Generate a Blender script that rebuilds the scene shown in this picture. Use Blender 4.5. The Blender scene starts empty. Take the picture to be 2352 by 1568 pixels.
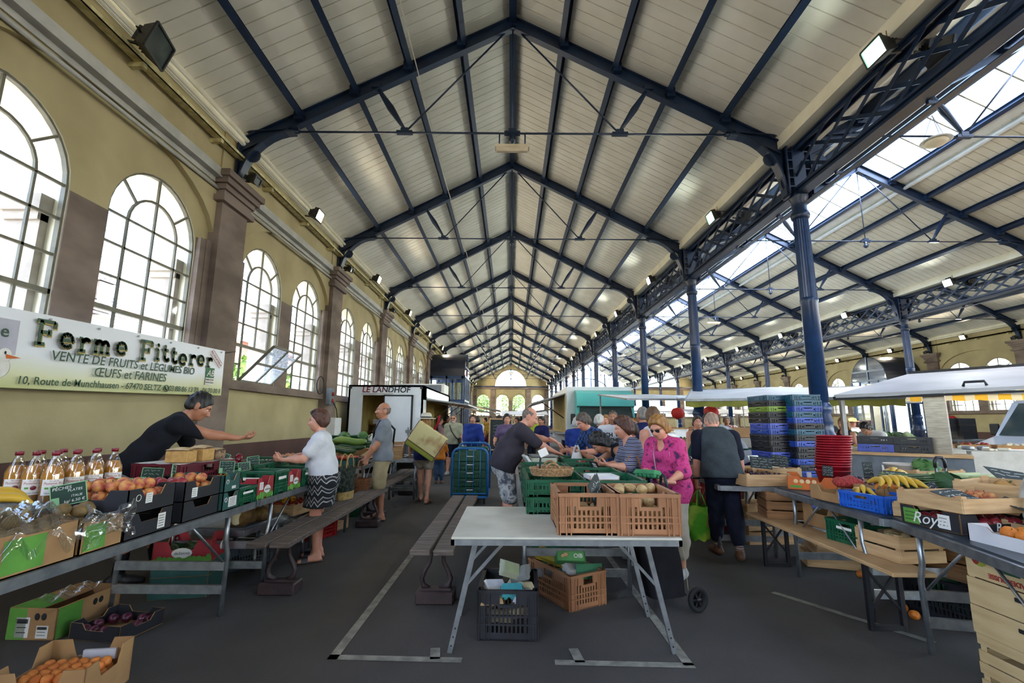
import bpy,bmesh,math,random
import numpy as np
from mathutils import Vector,Matrix
from mathutils.geometry import tessellate_polygon
R=math.radians
PI=math.pi
rnd=random.Random(7)
sc=bpy.context.scene
col=sc.collection
# --- camera
cam_data=bpy.data.cameras.new('camera')
cam=bpy.data.objects.new('camera',cam_data)
col.objects.link(cam)
cam_data.sensor_width=36.0
cam_data.lens=1075.4*36.0/2352.0
cam_data.clip_start=0.05
cam_data.clip_end=400
cam.matrix_world=(Matrix.Translation((0,0,1.4))@Matrix.Rotation(-0.0022,4,'Z')@Matrix.Rotation(PI/2+0.168,4,'X')@Matrix.Rotation(0.0058,4,'Z'))
sc.camera=cam
# --- view, world, sun
sc.view_settings.view_transform='Standard'
sc.view_settings.look='None'
sc.view_settings.gamma=1.0
sc.view_settings.use_curve_mapping=False
sc.view_settings.exposure=1.75
cy=sc.cycles
cy.max_bounces=8
cy.diffuse_bounces=5
cy.glossy_bounces=3
cy.transmission_bounces=4
cy.transparent_max_bounces=16
cy.sample_clamp_indirect=6.0
cy.caustics_reflective=False
cy.caustics_refractive=False
world=bpy.data.worlds.new('sky')
sc.world=world
world.use_nodes=True
wn=world.node_tree.nodes
wl=world.node_tree.links
sky=wn.new('ShaderNodeTexSky')
sky.sky_type='NISHITA'
sky.sun_disc=False
sky.sun_elevation=R(58)
sky.sun_rotation=R(170)
sky.air_density=1.0
sky.dust_density=2.0
bg=wn['Background']
bg.inputs[1].default_value=0.8
wl.new(sky.outputs[0],bg.inputs[0])
SUN_DIR=Vector((0.12,0.50,-0.86)).normalized()
sl=bpy.data.lights.new('sun','SUN')
sl.energy=5.0
sl.angle=R(0.6)
sl.color=(1.0,0.95,0.86)
so=bpy.data.objects.new('sun',sl)
so.rotation_euler=SUN_DIR.to_track_quat('-Z','Y').to_euler()
so.location=(0,-20,40)
col.objects.link(so)
# --- materials
MATS={}
def lin(c):
 if isinstance(c,str):
  c=c.lstrip('#')
  c=tuple(int(c[i:i+2],16)/255 for i in(0,2,4))
  return tuple(x/12.92 if x<=0.04045 else((x+0.055)/1.055)**2.4 for x in c)
 return c
def mat(key,c1,c2=None,scale=6.0,rough=0.6,metal=0.0,bump=0.0,bscale=None,detail=3.0,spec=0.5,emit=None,estr=0.0,kind='noise',stretch=None,lo=0.35,hi=0.65,sss=0.0,coat=0.0,trans=0.0):
 """procedural principled material: two tones mixed by a noise / wave / brick / voronoi pattern, optional bump"""
 if key in MATS:
  return MATS[key]
 m=bpy.data.materials.new(key)
 m.use_nodes=True
 nt=m.node_tree
 p=nt.nodes['Principled BSDF']
 c1=lin(c1)
 c2=lin(c2) if c2 is not None else tuple(x*0.86 for x in c1)
 tc=nt.nodes.new('ShaderNodeTexCoord')
 vec=tc.outputs['Object']
 if stretch:
  mp=nt.nodes.new('ShaderNodeMapping')
  mp.inputs['Scale'].default_value=stretch
  nt.links.new(vec,mp.inputs[0])
  vec=mp.outputs[0]
 if kind=='wave':
  tx=nt.nodes.new('ShaderNodeTexWave')
  tx.inputs['Scale'].default_value=scale
  tx.inputs['Distortion'].default_value=3.0
  tx.inputs['Detail'].default_value=detail
  out=tx.outputs['Fac']
 elif kind=='voronoi':
  tx=nt.nodes.new('ShaderNodeTexVoronoi')
  tx.inputs['Scale'].default_value=scale
  out=tx.outputs['Distance']
 else:
  tx=nt.nodes.new('ShaderNodeTexNoise')
  tx.inputs['Scale'].default_value=scale
  tx.inputs['Detail'].default_value=detail
  out=tx.outputs['Fac']
 nt.links.new(vec,tx.inputs['Vector'])
 rp=nt.nodes.new('ShaderNodeValToRGB')
 rp.color_ramp.elements[0].position=lo
 rp.color_ramp.elements[1].position=hi
 rp.color_ramp.elements[0].color=(*c1,1)
 rp.color_ramp.elements[1].color=(*c2,1)
 nt.links.new(out,rp.inputs[0])
 nt.links.new(rp.outputs[0],p.inputs['Base Color'])
 p.inputs['Roughness'].default_value=rough
 p.inputs['Metallic'].default_value=metal
 p.inputs['Specular IOR Level'].default_value=spec
 if sss:
  p.inputs['Subsurface Weight'].default_value=sss
  p.inputs['Subsurface Radius'].default_value=(0.012,0.005,0.003)
 if coat:
  p.inputs['Coat Weight'].default_value=coat
 if trans:
  p.inputs['Transmission Weight'].default_value=trans
 if bump:
  bn=nt.nodes.new('ShaderNodeTexNoise')
  bn.inputs['Scale'].default_value=bscale or scale*6
  bn.inputs['Detail'].default_value=4
  nt.links.new(vec,bn.inputs['Vector'])
  b=nt.nodes.new('ShaderNodeBump')
  b.inputs['Strength'].default_value=bump
  b.inputs['Distance'].default_value=0.02
  nt.links.new(bn.outputs['Fac'],b.inputs['Height'])
  nt.links.new(b.outputs[0],p.inputs['Normal'])
 if emit is not None:
  p.inputs['Emission Color'].default_value=(*lin(emit),1)
  p.inputs['Emission Strength'].default_value=estr
 MATS[key]=m
 return m
def glass(key,tint=(0.92,0.96,0.97),gloss=0.08,haze=0.0):
 """thin pane: mostly see-through, mirror share rising at grazing angles, optional dusty haze"""
 if key in MATS:
  return MATS[key]
 m=bpy.data.materials.new(key)
 m.use_nodes=True
 nt=m.node_tree
 for n in list(nt.nodes):
  nt.nodes.remove(n)
 o=nt.nodes.new('ShaderNodeOutputMaterial')
 t=nt.nodes.new('ShaderNodeBsdfTransparent')
 t.inputs[0].default_value=(*tint,1)
 g=nt.nodes.new('ShaderNodeBsdfGlossy')
 g.inputs['Roughness'].default_value=0.04
 lw=nt.nodes.new('ShaderNodeLayerWeight')
 pw=nt.nodes.new('ShaderNodeMath')
 pw.operation='POWER'
 pw.inputs[1].default_value=4.0
 nt.links.new(lw.outputs['Facing'],pw.inputs[0])
 fr=nt.nodes.new('ShaderNodeMath')
 fr.operation='MULTIPLY_ADD'
 fr.inputs[1].default_value=0.5
 fr.inputs[2].default_value=gloss*0.5
 nt.links.new(pw.outputs[0],fr.inputs[0])
 mx=nt.nodes.new('ShaderNodeMixShader')
 nt.links.new(fr.outputs[0],mx.inputs[0])
 nt.links.new(t.outputs[0],mx.inputs[1])
 nt.links.new(g.outputs[0],mx.inputs[2])
 last=mx.outputs[0]
 if haze:
  d=nt.nodes.new('ShaderNodeBsdfTranslucent')
  d.inputs[0].default_value=(0.9,0.95,0.95,1)
  nz=nt.nodes.new('ShaderNodeTexNoise')
  nz.inputs['Scale'].default_value=14
  mt=nt.nodes.new('ShaderNodeMath')
  mt.operation='MULTIPLY'
  mt.inputs[1].default_value=haze*2
  nt.links.new(nz.outputs['Fac'],mt.inputs[0])
  m2=nt.nodes.new('ShaderNodeMixShader')
  nt.links.new(mt.outputs[0],m2.inputs[0])
  nt.links.new(last,m2.inputs[1])
  nt.links.new(d.outputs[0],m2.inputs[2])
  last=m2.outputs[0]
 nt.links.new(last,o.inputs[0])
 MATS[key]=m
 return m
I4=Matrix.Identity(4)
def T(x=0,y=0,z=0,rz=0,rx=0,ry=0,s=1):
 return(Matrix.Translation((x,y,z))@Matrix.Rotation(rz,4,'Z')@Matrix.Rotation(rx,4,'X')@Matrix.Rotation(ry,4,'Y')@Matrix.Scale(s,4))
class MB:
 def __init__(s,M=None):
  s.v=[];s.f=[];s.mi=[];s.sm=[];s.M=M or I4
 def add(s,vs,fs,mi=0,smooth=False):
  b=len(s.v)
  M=s.M
  s.v.extend([tuple(M@Vector(p)) for p in vs])
  for f in fs:
   s.f.append([b+i for i in f]);s.mi.append(mi);s.sm.append(smooth)
  return s
 def box(s,x0,x1,y0,y1,z0,z1,mi=0):
  return s.add([(x0,y0,z0),(x1,y0,z0),(x1,y1,z0),(x0,y1,z0),(x0,y0,z1),(x1,y0,z1),(x1,y1,z1),(x0,y1,z1)],[(0,3,2,1),(4,5,6,7),(0,1,5,4),(1,2,6,5),(2,3,7,6),(3,0,4,7)],mi)
 def cbox(s,c,d,mi=0):
  return s.box(c[0]-d[0]/2,c[0]+d[0]/2,c[1]-d[1]/2,c[1]+d[1]/2,c[2]-d[2]/2,c[2]+d[2]/2,mi)
 def rbox(s,x0,x1,y0,y1,z0,z1,b=0.01,mi=0):
  """box with chamfered edges"""
  vs=[];idx={}
  for xi in(0,1):
   for yi in(0,1):
    for zi in(0,1):
     X,Y,Z=(x0,x1)[xi],(y0,y1)[yi],(z0,z1)[zi]
     dx,dy,dz=b*(1-2*xi),b*(1-2*yi),b*(1-2*zi)
     for k,p in enumerate(((X,Y+dy,Z+dz),(X+dx,Y,Z+dz),(X+dx,Y+dy,Z))):
      idx[xi,yi,zi,k]=len(vs);vs.append(p)
  fs=[]
  for a in(0,1):
   fs.append([idx[a,0,0,0],idx[a,1,0,0],idx[a,1,1,0],idx[a,0,1,0]])
   fs.append([idx[0,a,0,1],idx[1,a,0,1],idx[1,a,1,1],idx[0,a,1,1]])
   fs.append([idx[0,0,a,2],idx[1,0,a,2],idx[1,1,a,2],idx[0,1,a,2]])
  for a in(0,1):
   for c in(0,1):
    fs.append([idx[a,c,0,0],idx[a,c,1,0],idx[a,c,1,1],idx[a,c,0,1]])
    fs.append([idx[a,0,c,0],idx[a,1,c,0],idx[a,1,c,2],idx[a,0,c,2]])
    fs.append([idx[0,a,c,1],idx[1,a,c,1],idx[1,a,c,2],idx[0,a,c,2]])
  for xi in(0,1):
   for yi in(0,1):
    for zi in(0,1):
     fs.append([idx[xi,yi,zi,k] for k in range(3)])
  return s.add(vs,fs,mi)
 def bar(s,p,q,w,h,mi=0,up=(0,0,1)):
  """rectangular bar from p to q, w wide (sideways) and h deep (along up)"""
  p=Vector(p);q=Vector(q);d=(q-p).normalized();u=Vector(up)
  x=d.cross(u)
  if x.length<1e-4:
   x=d.cross(Vector((0,1,0)))
  x.normalize();u=x.cross(d)
  x*=w/2;u*=h/2
  return s.add([p-x-u,p+x-u,p+x+u,p-x+u,q-x-u,q+x-u,q+x+u,q-x+u],[(0,3,2,1),(4,5,6,7),(0,1,5,4),(1,2,6,5),(2,3,7,6),(3,0,4,7)],mi)
 def tube(s,pts,r,n=8,mi=0,closed=False,caps=True):
  """round tube through points; r a number or one radius per point"""
  pts=[Vector(p) for p in pts];m=len(pts)
  rs=r if isinstance(r,(list,tuple)) else[r]*m
  d0=(pts[1]-pts[0]).normalized()
  x=d0.orthogonal().normalized()
  vs=[]
  for i in range(m):
   if closed:
    d=pts[(i+1)%m]-pts[i-1]
   else:
    d=pts[min(i+1,m-1)]-pts[max(i-1,0)]
   d.normalize()
   x=(x-d*x.dot(d))
   if x.length<1e-5:x=d.orthogonal()
   x.normalize();y=d.cross(x)
   for k in range(n):
    a=2*PI*k/n
    vs.append(pts[i]+(x*math.cos(a)+y*math.sin(a))*rs[i])
  fs=[]
  for i in range(m if closed else m-1):
   j=(i+1)%m
   for k in range(n):
    k2=(k+1)%n
    fs.append((i*n+k,i*n+k2,j*n+k2,j*n+k))
  if caps and not closed:
   s.add(vs,fs,mi,True)
   b=len(s.v)-len(vs)
   s.f.append([b+k for k in reversed(range(n))]);s.mi.append(mi);s.sm.append(False)
   s.f.append([b+(m-1)*n+k for k in range(n)]);s.mi.append(mi);s.sm.append(False)
   return s
  return s.add(vs,fs,mi,True)
 def lathe(s,prof,n=16,mi=0,c=(0,0,0),smooth=True,sx=1.0,sy=1.0):
  """revolve (radius, z) pairs round the z axis"""
  vs=[]
  for r,z in prof:
   for k in range(n):
    a=2*PI*k/n
    vs.append((c[0]+r*math.cos(a)*sx,c[1]+r*math.sin(a)*sy,c[2]+z))
  fs=[]
  for i in range(len(prof)-1):
   for k in range(n):
    k2=(k+1)%n
    fs.append((i*n+k,i*n+k2,(i+1)*n+k2,(i+1)*n+k))
  fs.append(list(reversed(range(n))));fs.append([(len(prof)-1)*n+k for k in range(n)])
  return s.add(vs,fs,mi,smooth)
 def ball(s,c,r,nu=10,nv=7,mi=0,fn=None):
  """ellipsoid, r one radius or three; fn(x,y,z)->(x,y,z) reshapes the unit ball"""
  if not isinstance(r,(tuple,list)):r=(r,r,r)
  vs=[]
  for i in range(nv+1):
   t=PI*i/nv
   for k in range(nu):
    a=2*PI*k/nu
    p=(math.sin(t)*math.cos(a),math.sin(t)*math.sin(a),math.cos(t))
    if fn:p=fn(*p)
    vs.append((c[0]+p[0]*r[0],c[1]+p[1]*r[1],c[2]+p[2]*r[2]))
  fs=[]
  for i in range(nv):
   for k in range(nu):
    k2=(k+1)%nu
    if i==0:fs.append((k,nu+k,nu+k2))
    elif i==nv-1:fs.append((i*nu+k,(i+1)*nu+k,i*nu+k2))
    else:fs.append((i*nu+k,(i+1)*nu+k,(i+1)*nu+k2,i*nu+k2))
  return s.add(vs,fs,mi,True)
 def poly(s,outer,holes=(),th=0.02,O=(0,0,0),U=(1,0,0),V=(0,0,1),mi=0,mside=None,mhole=None):
  """flat plate with holes: 2-D outlines placed at O + u*U + v*V and thickened by th along U x V"""
  O=Vector(O);U=Vector(U);V=Vector(V);N=U.cross(V).normalized()*th
  mside=mi if mside is None else mside;mhole=mside if mhole is None else mhole
  loops=[list(outer)]+[list(h) for h in holes]
  tris=tessellate_polygon([[Vector((p[0],p[1],0)) for p in l] for l in loops])
  flat=[p for l in loops for p in l]
  n=len(flat)
  vs=[O+U*p[0]+V*p[1] for p in flat]
  vs+=[p+N for p in vs]
  fs=[]
  for t in tris:
   a,b,c=(flat[i] for i in t)
   if(b[0]-a[0])*(c[1]-a[1])-(b[1]-a[1])*(c[0]-a[0])<0:t=(t[0],t[2],t[1])
   fs.append((t[0]+n,t[1]+n,t[2]+n));fs.append((t[2],t[1],t[0]))
  s.add(vs,fs,mi)
  b=len(s.v)-2*n;o=0
  for li,l in enumerate(loops):
   m=len(l)
   for i in range(m):
    j=(i+1)%m
    s.f.append([b+o+i,b+o+j,b+o+j+n,b+o+i+n]);s.mi.append(mside if li==0 else mhole);s.sm.append(False)
   o+=m
  return s
 def grid(s,nx,ny,fn,mi=0,smooth=True):
  vs=[fn(i/nx,j/ny) for j in range(ny+1) for i in range(nx+1)]
  w=nx+1
  fs=[(j*w+i,j*w+i+1,(j+1)*w+i+1,(j+1)*w+i) for j in range(ny) for i in range(nx)]
  return s.add(vs,fs,mi,smooth)
 def mesh(s,name,mats):
  me=bpy.data.meshes.new(name)
  me.from_pydata(s.v,[],s.f)
  for m in(mats if isinstance(mats,(list,tuple)) else[mats]):
   me.materials.append(m)
  me.polygons.foreach_set('material_index',s.mi)
  me.polygons.foreach_set('use_smooth',s.sm)
  me.update()
  return me
 def obj(s,name,mats,parent=None,loc=None):
  o=bpy.data.objects.new(name,s.mesh(name,mats))
  col.objects.link(o)
  if parent is not None:o.parent=parent
  if loc is not None:o.location=loc
  return o
def recalc(o):
 bm=bmesh.new();bm.from_mesh(o.data)
 bmesh.ops.recalc_face_normals(bm,faces=bm.faces)
 bm.to_mesh(o.data);bm.free()
 return o
def tag(o,label,cat,group=None,kind=None):
 o['label']=label;o['category']=cat
 if group:o['group']=group
 if kind:o['kind']=kind
 return o
def struct(o):
 o['kind']='structure'
 return o
def thing(name,label,cat,loc=(0,0,0),rz=0.0,group=None):
 o=bpy.data.objects.new(name,None)
 o.empty_display_size=0.1
 o.location=loc;o.rotation_euler=(0,0,rz)
 col.objects.link(o)
 return tag(o,label,cat,group)
def children(o):
 return list(o.children)
def dup(root,loc=None,rz=None,label=None,group=None,parent=None):
 c=root.copy();col.objects.link(c)
 if parent is not None:c.parent=parent
 if loc is not None:c.location=loc
 if rz is not None:c.rotation_euler=(rz if isinstance(rz,tuple) else(0,0,rz))
 if label:c['label']=label
 if group:c['group']=group
 for ch in children(root):dup(ch,parent=c)
 return c
ORD='first second third fourth fifth sixth seventh eighth ninth tenth eleventh twelfth thirteenth fourteenth fifteenth sixteenth'.split()
_txt={}
def text_mesh(txt,size=0.1,depth=0.002,bold=0.0,shear=0.0,align='CENTER',spacing=1.0):
 """letters as (vertices, faces) in the XY plane, from the built-in outline font"""
 cu=bpy.data.curves.new('letters','FONT')
 cu.body=txt;cu.size=size;cu.extrude=depth/2;cu.offset=bold;cu.shear=shear
 cu.align_x=align;cu.align_y='CENTER';cu.space_character=spacing;cu.resolution_u=3
 o=bpy.data.objects.new('letters',cu)
 col.objects.link(o)
 dg=bpy.context.evaluated_depsgraph_get()
 ev=o.evaluated_get(dg)
 me=ev.to_mesh()
 vs=[tuple(v.co) for v in me.vertices];fs=[list(p.vertices) for p in me.polygons]
 ev.to_mesh_clear()
 bpy.data.objects.remove(o);bpy.data.curves.remove(cu)
 return vs,fs
def put_text(mb,txt,M,size,mi=0,**k):
 vs,fs=text_mesh(txt,size,**k)
 old=mb.M;mb.M=old@M
 mb.add(vs,fs,mi);mb.M=old
 return mb
BLUE=mat('blue_iron','#1b2d47','#15243a',3,rough=0.38,bump=0.05,bscale=40)
BLUE2=mat('blue_column_paint','#233f68','#1b3254',5,rough=0.3,bump=0.06,bscale=30)
BOARD=mat('ceiling_board','#e3dfd0','#d8d3c2',2.0,rough=0.7)
CREAM=mat('cream_plaster','#b0a27a','#a0936c',1.3,rough=0.85,bump=0.12,bscale=30)
CREAM2=mat('pale_cream_paint','#e6e0c8','#dad3b8',3,rough=0.7)
STONE=mat('brown_sandstone','#85756a','#62544b',1.1,rough=0.85,bump=0.2,bscale=22,stretch=(1,1,2.2))
DADO=mat('red_brown_stone','#5d4038','#4a322b',1.6,rough=0.8,bump=0.15,bscale=25)
FRAME=mat('window_iron','#6e6a58','#5d5a4c',8,rough=0.6)
GLASS=glass('window_glass')
ASPH=mat('asphalt','#4b4744','#3c3937',0.9,rough=0.85,bump=0.5,bscale=160,detail=6)
LINE=mat('worn_line_paint','#8d8b80','#5f5d57',14,rough=0.8,lo=0.35,hi=0.75)
WHITE=mat('white_paint','#dcdcd8','#cfcfca',4,rough=0.5)
GREYM=mat('grey_metal','#8f9193','#7c7e80',10,rough=0.4,metal=0.6)
BLACK=mat('black_plastic','#15151a','#1d1d22',10,rough=0.45)
X1=4.605
RZ=8.21
SL=0.528
TY=[7.02+4.53*i for i in range(-3,11)]
YB,YE=-6.57,56.85
NAVES=(0.0,2*X1,4*X1)
NM=('left','middle','right')
# --- floor with its painted lines
struct(MB().add([(-5.2,YB,0),(23.8,YB,0),(23.8,58,0),(-5.2,58,0)],[(0,1,2,3)]).obj('floor',ASPH))
def line(name,x0,y0,x1,y1,w=0.06):
 d=Vector((x1-x0,y1-y0,0));L=d.length;d/=L;n=Vector((-d.y,d.x,0))*w/2
 p=Vector((x0,y0,0.003));q=Vector((x1,y1,0.003))
 struct(MB().add([p-n,q-n,q+n,p+n],[(0,1,2,3)]).obj(name,LINE))
line('floor_line_1',-1.05,3.05,-1.0,9.5)
line('floor_line_2',1.05,3.0,1.03,7.0)
line('floor_line_3',-1.08,3.08,-0.28,3.05)
line('floor_line_4',0.27,3.03,1.08,3.0)
line('floor_line_5',-0.44,3.06,-0.46,3.2)
line('floor_line_6',0.42,3.03,0.40,3.2)
line('floor_line_7',2.75,3.3,2.2,4.2)
# --- boarded ceilings: every slope is a run of boards laid down the slope, each board bowed a little so its joint shows
def slope(name,xc,sgn,x0,x1):
 nb=int((YE-YB)/0.205)
 mb=MB()
 w=(YE-YB)/nb
 for k in range(nb):
  y=YB+k*w
  pts=((0.0,0.02),(0.004,0.0),(w-0.012,0.0),(w-0.006,0.025),(w,0.025))
  vs=[]
  for dy,dz in pts:
   for x in(x0,x1):
    vs.append((xc+sgn*x,y+dy,RZ-SL*x+0.09+dz))
  mb.add(vs,[(2*i,2*i+1,2*i+3,2*i+2) for i in range(4)])
 top=[(xc+sgn*x,y,RZ-SL*x+0.2) for y in(YB,YE) for x in(x0,x1)]
 mb.add(top,[(0,1,3,2)])
 struct(mb.obj(name,BOARD))
for k,xc in enumerate(NAVES):
 x0=0.98 if k==1 else 0.0
 for sgn,sn in((-1,'left'),(1,'right')):
  slope('ceiling_%s_nave_%s_slope'%(NM[k],sn),xc,sgn,x0,4.62)
def truss_parts(root):
 mb={k:MB() for k in('rafter','rafter2')}
 for s,key in((-1,'rafter'),(1,'rafter2')):
  m=MB()
  a=Vector((0,0,RZ-0.09));b=Vector((s*4.42,0,RZ-SL*4.42-0.09))
  nrm=Vector((s*SL,0,1)).normalized()
  m.bar(a,b,0.014,0.2,up=nrm)
  m.bar(a-nrm*0.1,b-nrm*0.1,0.12,0.016,up=nrm)
  m.bar(a+nrm*0.1,b+nrm*0.1,0.12,0.016,up=nrm)
  for x in(0.87,1.75,2.62,3.5):
   p=Vector((s*x,0,RZ-SL*x-0.05))
   m.cbox(p,(0.14,0.2,0.16))
  m.obj('rafter',BLUE,root)
 TZ=6.06
 m=MB()
 m.tube([(-3.69,0,TZ),(3.69,0,TZ)],0.017,8)
 for x in(-1.77,1.77,0):
  m.cbox((x,0,TZ),(0.26,0.07,0.05));m.cbox((x,0,TZ+0.03),(0.12,0.08,0.08))
 for s in(-1,1):
  m.tube([(s*3.69,0,TZ),(s*3.5,0,TZ)],0.035,8)
 m.obj('tie_rod',BLUE,root)
 for s in(-1,1):
  MB().tube([(s*1.77,0,TZ),(s*0.12,0,RZ-0.25)],0.015,6).obj('diagonal_rod',BLUE,root)
  m=MB()
  a=Vector((s*1.77,0,TZ+0.05));b=Vector((s*2.27,0,6.9))
  m.tube([a.lerp(b,t) for t in(0,.15,.5,.85,1)],[0.025,0.035,0.06,0.035,0.03],8)
  m.cbox(b,(0.16,0.1,0.08))
  m.obj('strut',BLUE,root)
 m=MB()
 m.tube([(0,0,RZ-0.2),(0,0,TZ)],0.012,6)
 m.lathe([(0.0,-0.16),(0.05,-0.13),(0.06,-0.08),(0.03,-0.04),(0.05,0)],10,c=(0,0,TZ-0.03))
 m.obj('king_rod',BLUE,root)
 for s in(-1,1):
  m=MB()
  n=10
  arc=[]
  cx_,cz_,rx_,rz_=3.56,4.98,0.84,1.06
  for i in range(n+1):
   t=PI/2*i/n
   arc.append((cx_+rx_*math.cos(t),cz_+rz_*math.sin(t)))
  for i in range(n):
   p,q=arc[i],arc[i+1]
   m.bar((s*p[0],0,p[1]),(s*q[0],0,q[1]),0.16,0.03,up=(0,1,0.001) if False else(s*(q[1]-p[1]),0,-(q[0]-p[0])))
  outer=[(s*a[0],a[1]) for a in arc]+[(s*3.56,RZ-SL*3.56-0.18),(s*4.42,RZ-SL*4.42-0.18),(s*4.42,4.98)]
  eye=[(s*(4.2+0.11*math.cos(t)),5.62+0.11*math.sin(t)) for t in[2*PI*i/12 for i in range(12)]]
  eye2=[(s*(4.37+0.028*math.cos(t)),5.2+0.1*math.sin(t)) for t in[2*PI*i/10 for i in range(10)]]
  m.poly(outer,[eye,eye2],0.02,O=(0,0.01,0),U=(1,0,0),V=(0,0,1))
  m.bar((s*4.42,0,4.95),(s*4.42,0,5.85),0.16,0.03,up=(1,0,0))
  m.bar((s*3.5,0,6.1),(s*4.4,0,6.02),0.12,0.02)
  m.obj('bracket',BLUE,root)
first=None
for k,xc in enumerate(NAVES):
 for i,y in enumerate(TY):
  if i<2:continue
  lab=('blue iron roof truss of the %s nave, hidden above the camera'%NM[k]) if i==2 else 'blue iron roof truss of the %s nave, %s in its row from the camera'%(NM[k],ORD[i-3])
  if first is None:
   first=thing('roof_truss',lab,'roof truss',(xc,y,0),group='roof trusses of the %s nave'%NM[k])
   truss_parts(first)
  else:
   dup(first,(xc,y,0),0,lab,'roof trusses of the %s nave'%NM[k])
for k,xc in enumerate(NAVES):
 for j,x in enumerate((-3.5,-2.62,-1.75,-0.87,0,0.87,1.75,2.62,3.5)):
  if k==1 and x==0:w=0.08
  z=RZ-SL*abs(x)
  m=MB()
  tilt=math.copysign(SL,x) if x else 0
  nrm=Vector((tilt,0,1)).normalized()
  c=Vector((xc+x,0,z+0.02))-nrm*0.02
  for dz,w,h in((0,0.014,0.15),(-0.075,0.09,0.014),(0.07,0.09,0.014)):
   p=c+nrm*dz
   m.bar(Vector((p.x,YB,p.z)),Vector((p.x,YE,p.z)),w if x else w*1.35,h,up=nrm)
  o=m.obj('ridge_beam' if x==0 else 'purlin',BLUE)
  side='ridge beam along the top' if x==0 else 'purlin, %s from the ridge on its %s slope'%(('','first','second','third','fourth')[round(abs(x)/0.87)],'left' if x<0 else 'right')
  tag(o,'blue iron %s of the %s nave'%(side,NM[k]),'beam','purlins of the %s nave'%NM[k])
xc=NAVES[1]
for s in(-1,1):
 sd='left' if s<0 else 'right'
 pane=MB().add([(xc+s*0.04,YB,RZ+0.16),(xc+s*0.98,YB,RZ-SL*0.98+0.16),(xc+s*0.98,YE,RZ-SL*0.98+0.16),(xc+s*0.04,YE,RZ+0.16)],[(0,1,2,3)])
 struct(pane.obj('window_skylight_%s'%sd,glass('skylight_glass',(0.95,0.98,1.0),0.02)))
 bars=MB()
 y=YB+0.3
 while y<YE:
  bars.bar((xc+s*0.04,y,RZ+0.13),(xc+s*0.98,y,RZ-SL*0.98+0.13),0.035,0.05)
  y+=0.755
 struct(bars.obj('trim_skylight_bars_%s'%sd,mat('skylight_bar','#a9a38f','#8e8977',5,rough=0.6)))
 curb=MB()
 curb.bar((xc+s*1.05,YB,RZ-SL*1.05+0.1),(xc+s*1.05,YE,RZ-SL*1.05+0.1),0.3,0.1,up=(s*SL,0,1))
 curb.bar((xc+s*1.23,YB,RZ-SL*1.23+0.02),(xc+s*1.23,YE,RZ-SL*1.23+0.02),0.06,0.16,up=(s*SL,0,1))
 struct(curb.obj('trim_skylight_curb_%s'%sd,WHITE))
for r,xr in enumerate((X1,3*X1)):
 m=MB()
 m.box(xr-0.26,xr+0.26,YB,YE,5.80,6.1)
 y=YB
 while y<YE:
  m.box(xr-0.265,xr+0.265,y-0.006,y+0.006,5.79,5.9,1)
  y+=2.265
 struct(m.obj('trim_valley_gutter_%d'%(r+1),[CREAM2,STONE]))
def column_parts(root):
 m=MB()
 m.lathe([(0.19,0),(0.19,0.1),(0.165,0.13),(0.165,1.13),(0.185,1.16),(0.185,1.2),(0.15,1.26),(0.145,1.4),(0.155,1.42),(0.13,1.52),(0.158,1.58),(0.158,1.63),(0.12,1.7)],16)
 m.obj('base',BLUE2,root)
 m=MB()
 m.lathe([(0.122,1.7),(0.117,3.2),(0.124,3.22),(0.124,3.28),(0.116,3.3)],20)
 n=40
 prof=[(0.119,3.3),(0.108,4.62)]
 vs=[]
 for rr,z in prof:
  for i in range(n):
   a=2*PI*i/n
   r_=rr*(1.0 if i%2 else 0.9)
   vs.append((r_*math.cos(a),r_*math.sin(a),z))
 m.add(vs,[(i,(i+1)%n,n+(i+1)%n,n+i) for i in range(n)])
 m.obj('shaft',BLUE2,root)
 m=MB()
 m.lathe([(0.105,4.58),(0.13,4.6),(0.138,4.64),(0.13,4.69),(0.105,4.72),(0.11,4.9),(0.14,4.95),(0.14,5.0),(0.11,5.02)],18)
 m.box(-0.1,0.1,-0.1,0.1,5.0,5.82)
 for s in(-1,1):
  m.box(s*0.19-0.01,s*0.19+0.01,-0.12,0.12,4.98,5.82)
  for z in(5.1,5.25,5.4,5.55,5.7):
   m.box(min(s*0.1,s*0.19),max(s*0.1,s*0.19),-0.1,0.1,z,z+0.02)
 m.obj('capital',BLUE,root)
first=None
for r,xr in enumerate((X1,3*X1)):
 for i,y in enumerate(TY):
  if i<2 or(r==1 and i<4):continue
  if r==0:
   lab='blue fluted iron pillar of the nearer row, %s'%('out of sight beside the camera' if i==2 else '%s pillar counted from the camera'%ORD[i-3])
   if i==3:lab='tall blue fluted iron pillar rising behind the red buckets and blue crates'
  else:
   lab='blue iron pillar of the farther right-hand row, %s counted from the camera'%ORD[i-4]
  g='pillars of the %s row'%('nearer' if r==0 else 'farther')
  if first is None:
   first=thing('iron_pillar',lab,'pillar',(xr,y,0),group=g);first['kind']='thing'
   column_parts(first)
  else:
   dup(first,(xr,y,0),0,lab,g)
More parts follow.
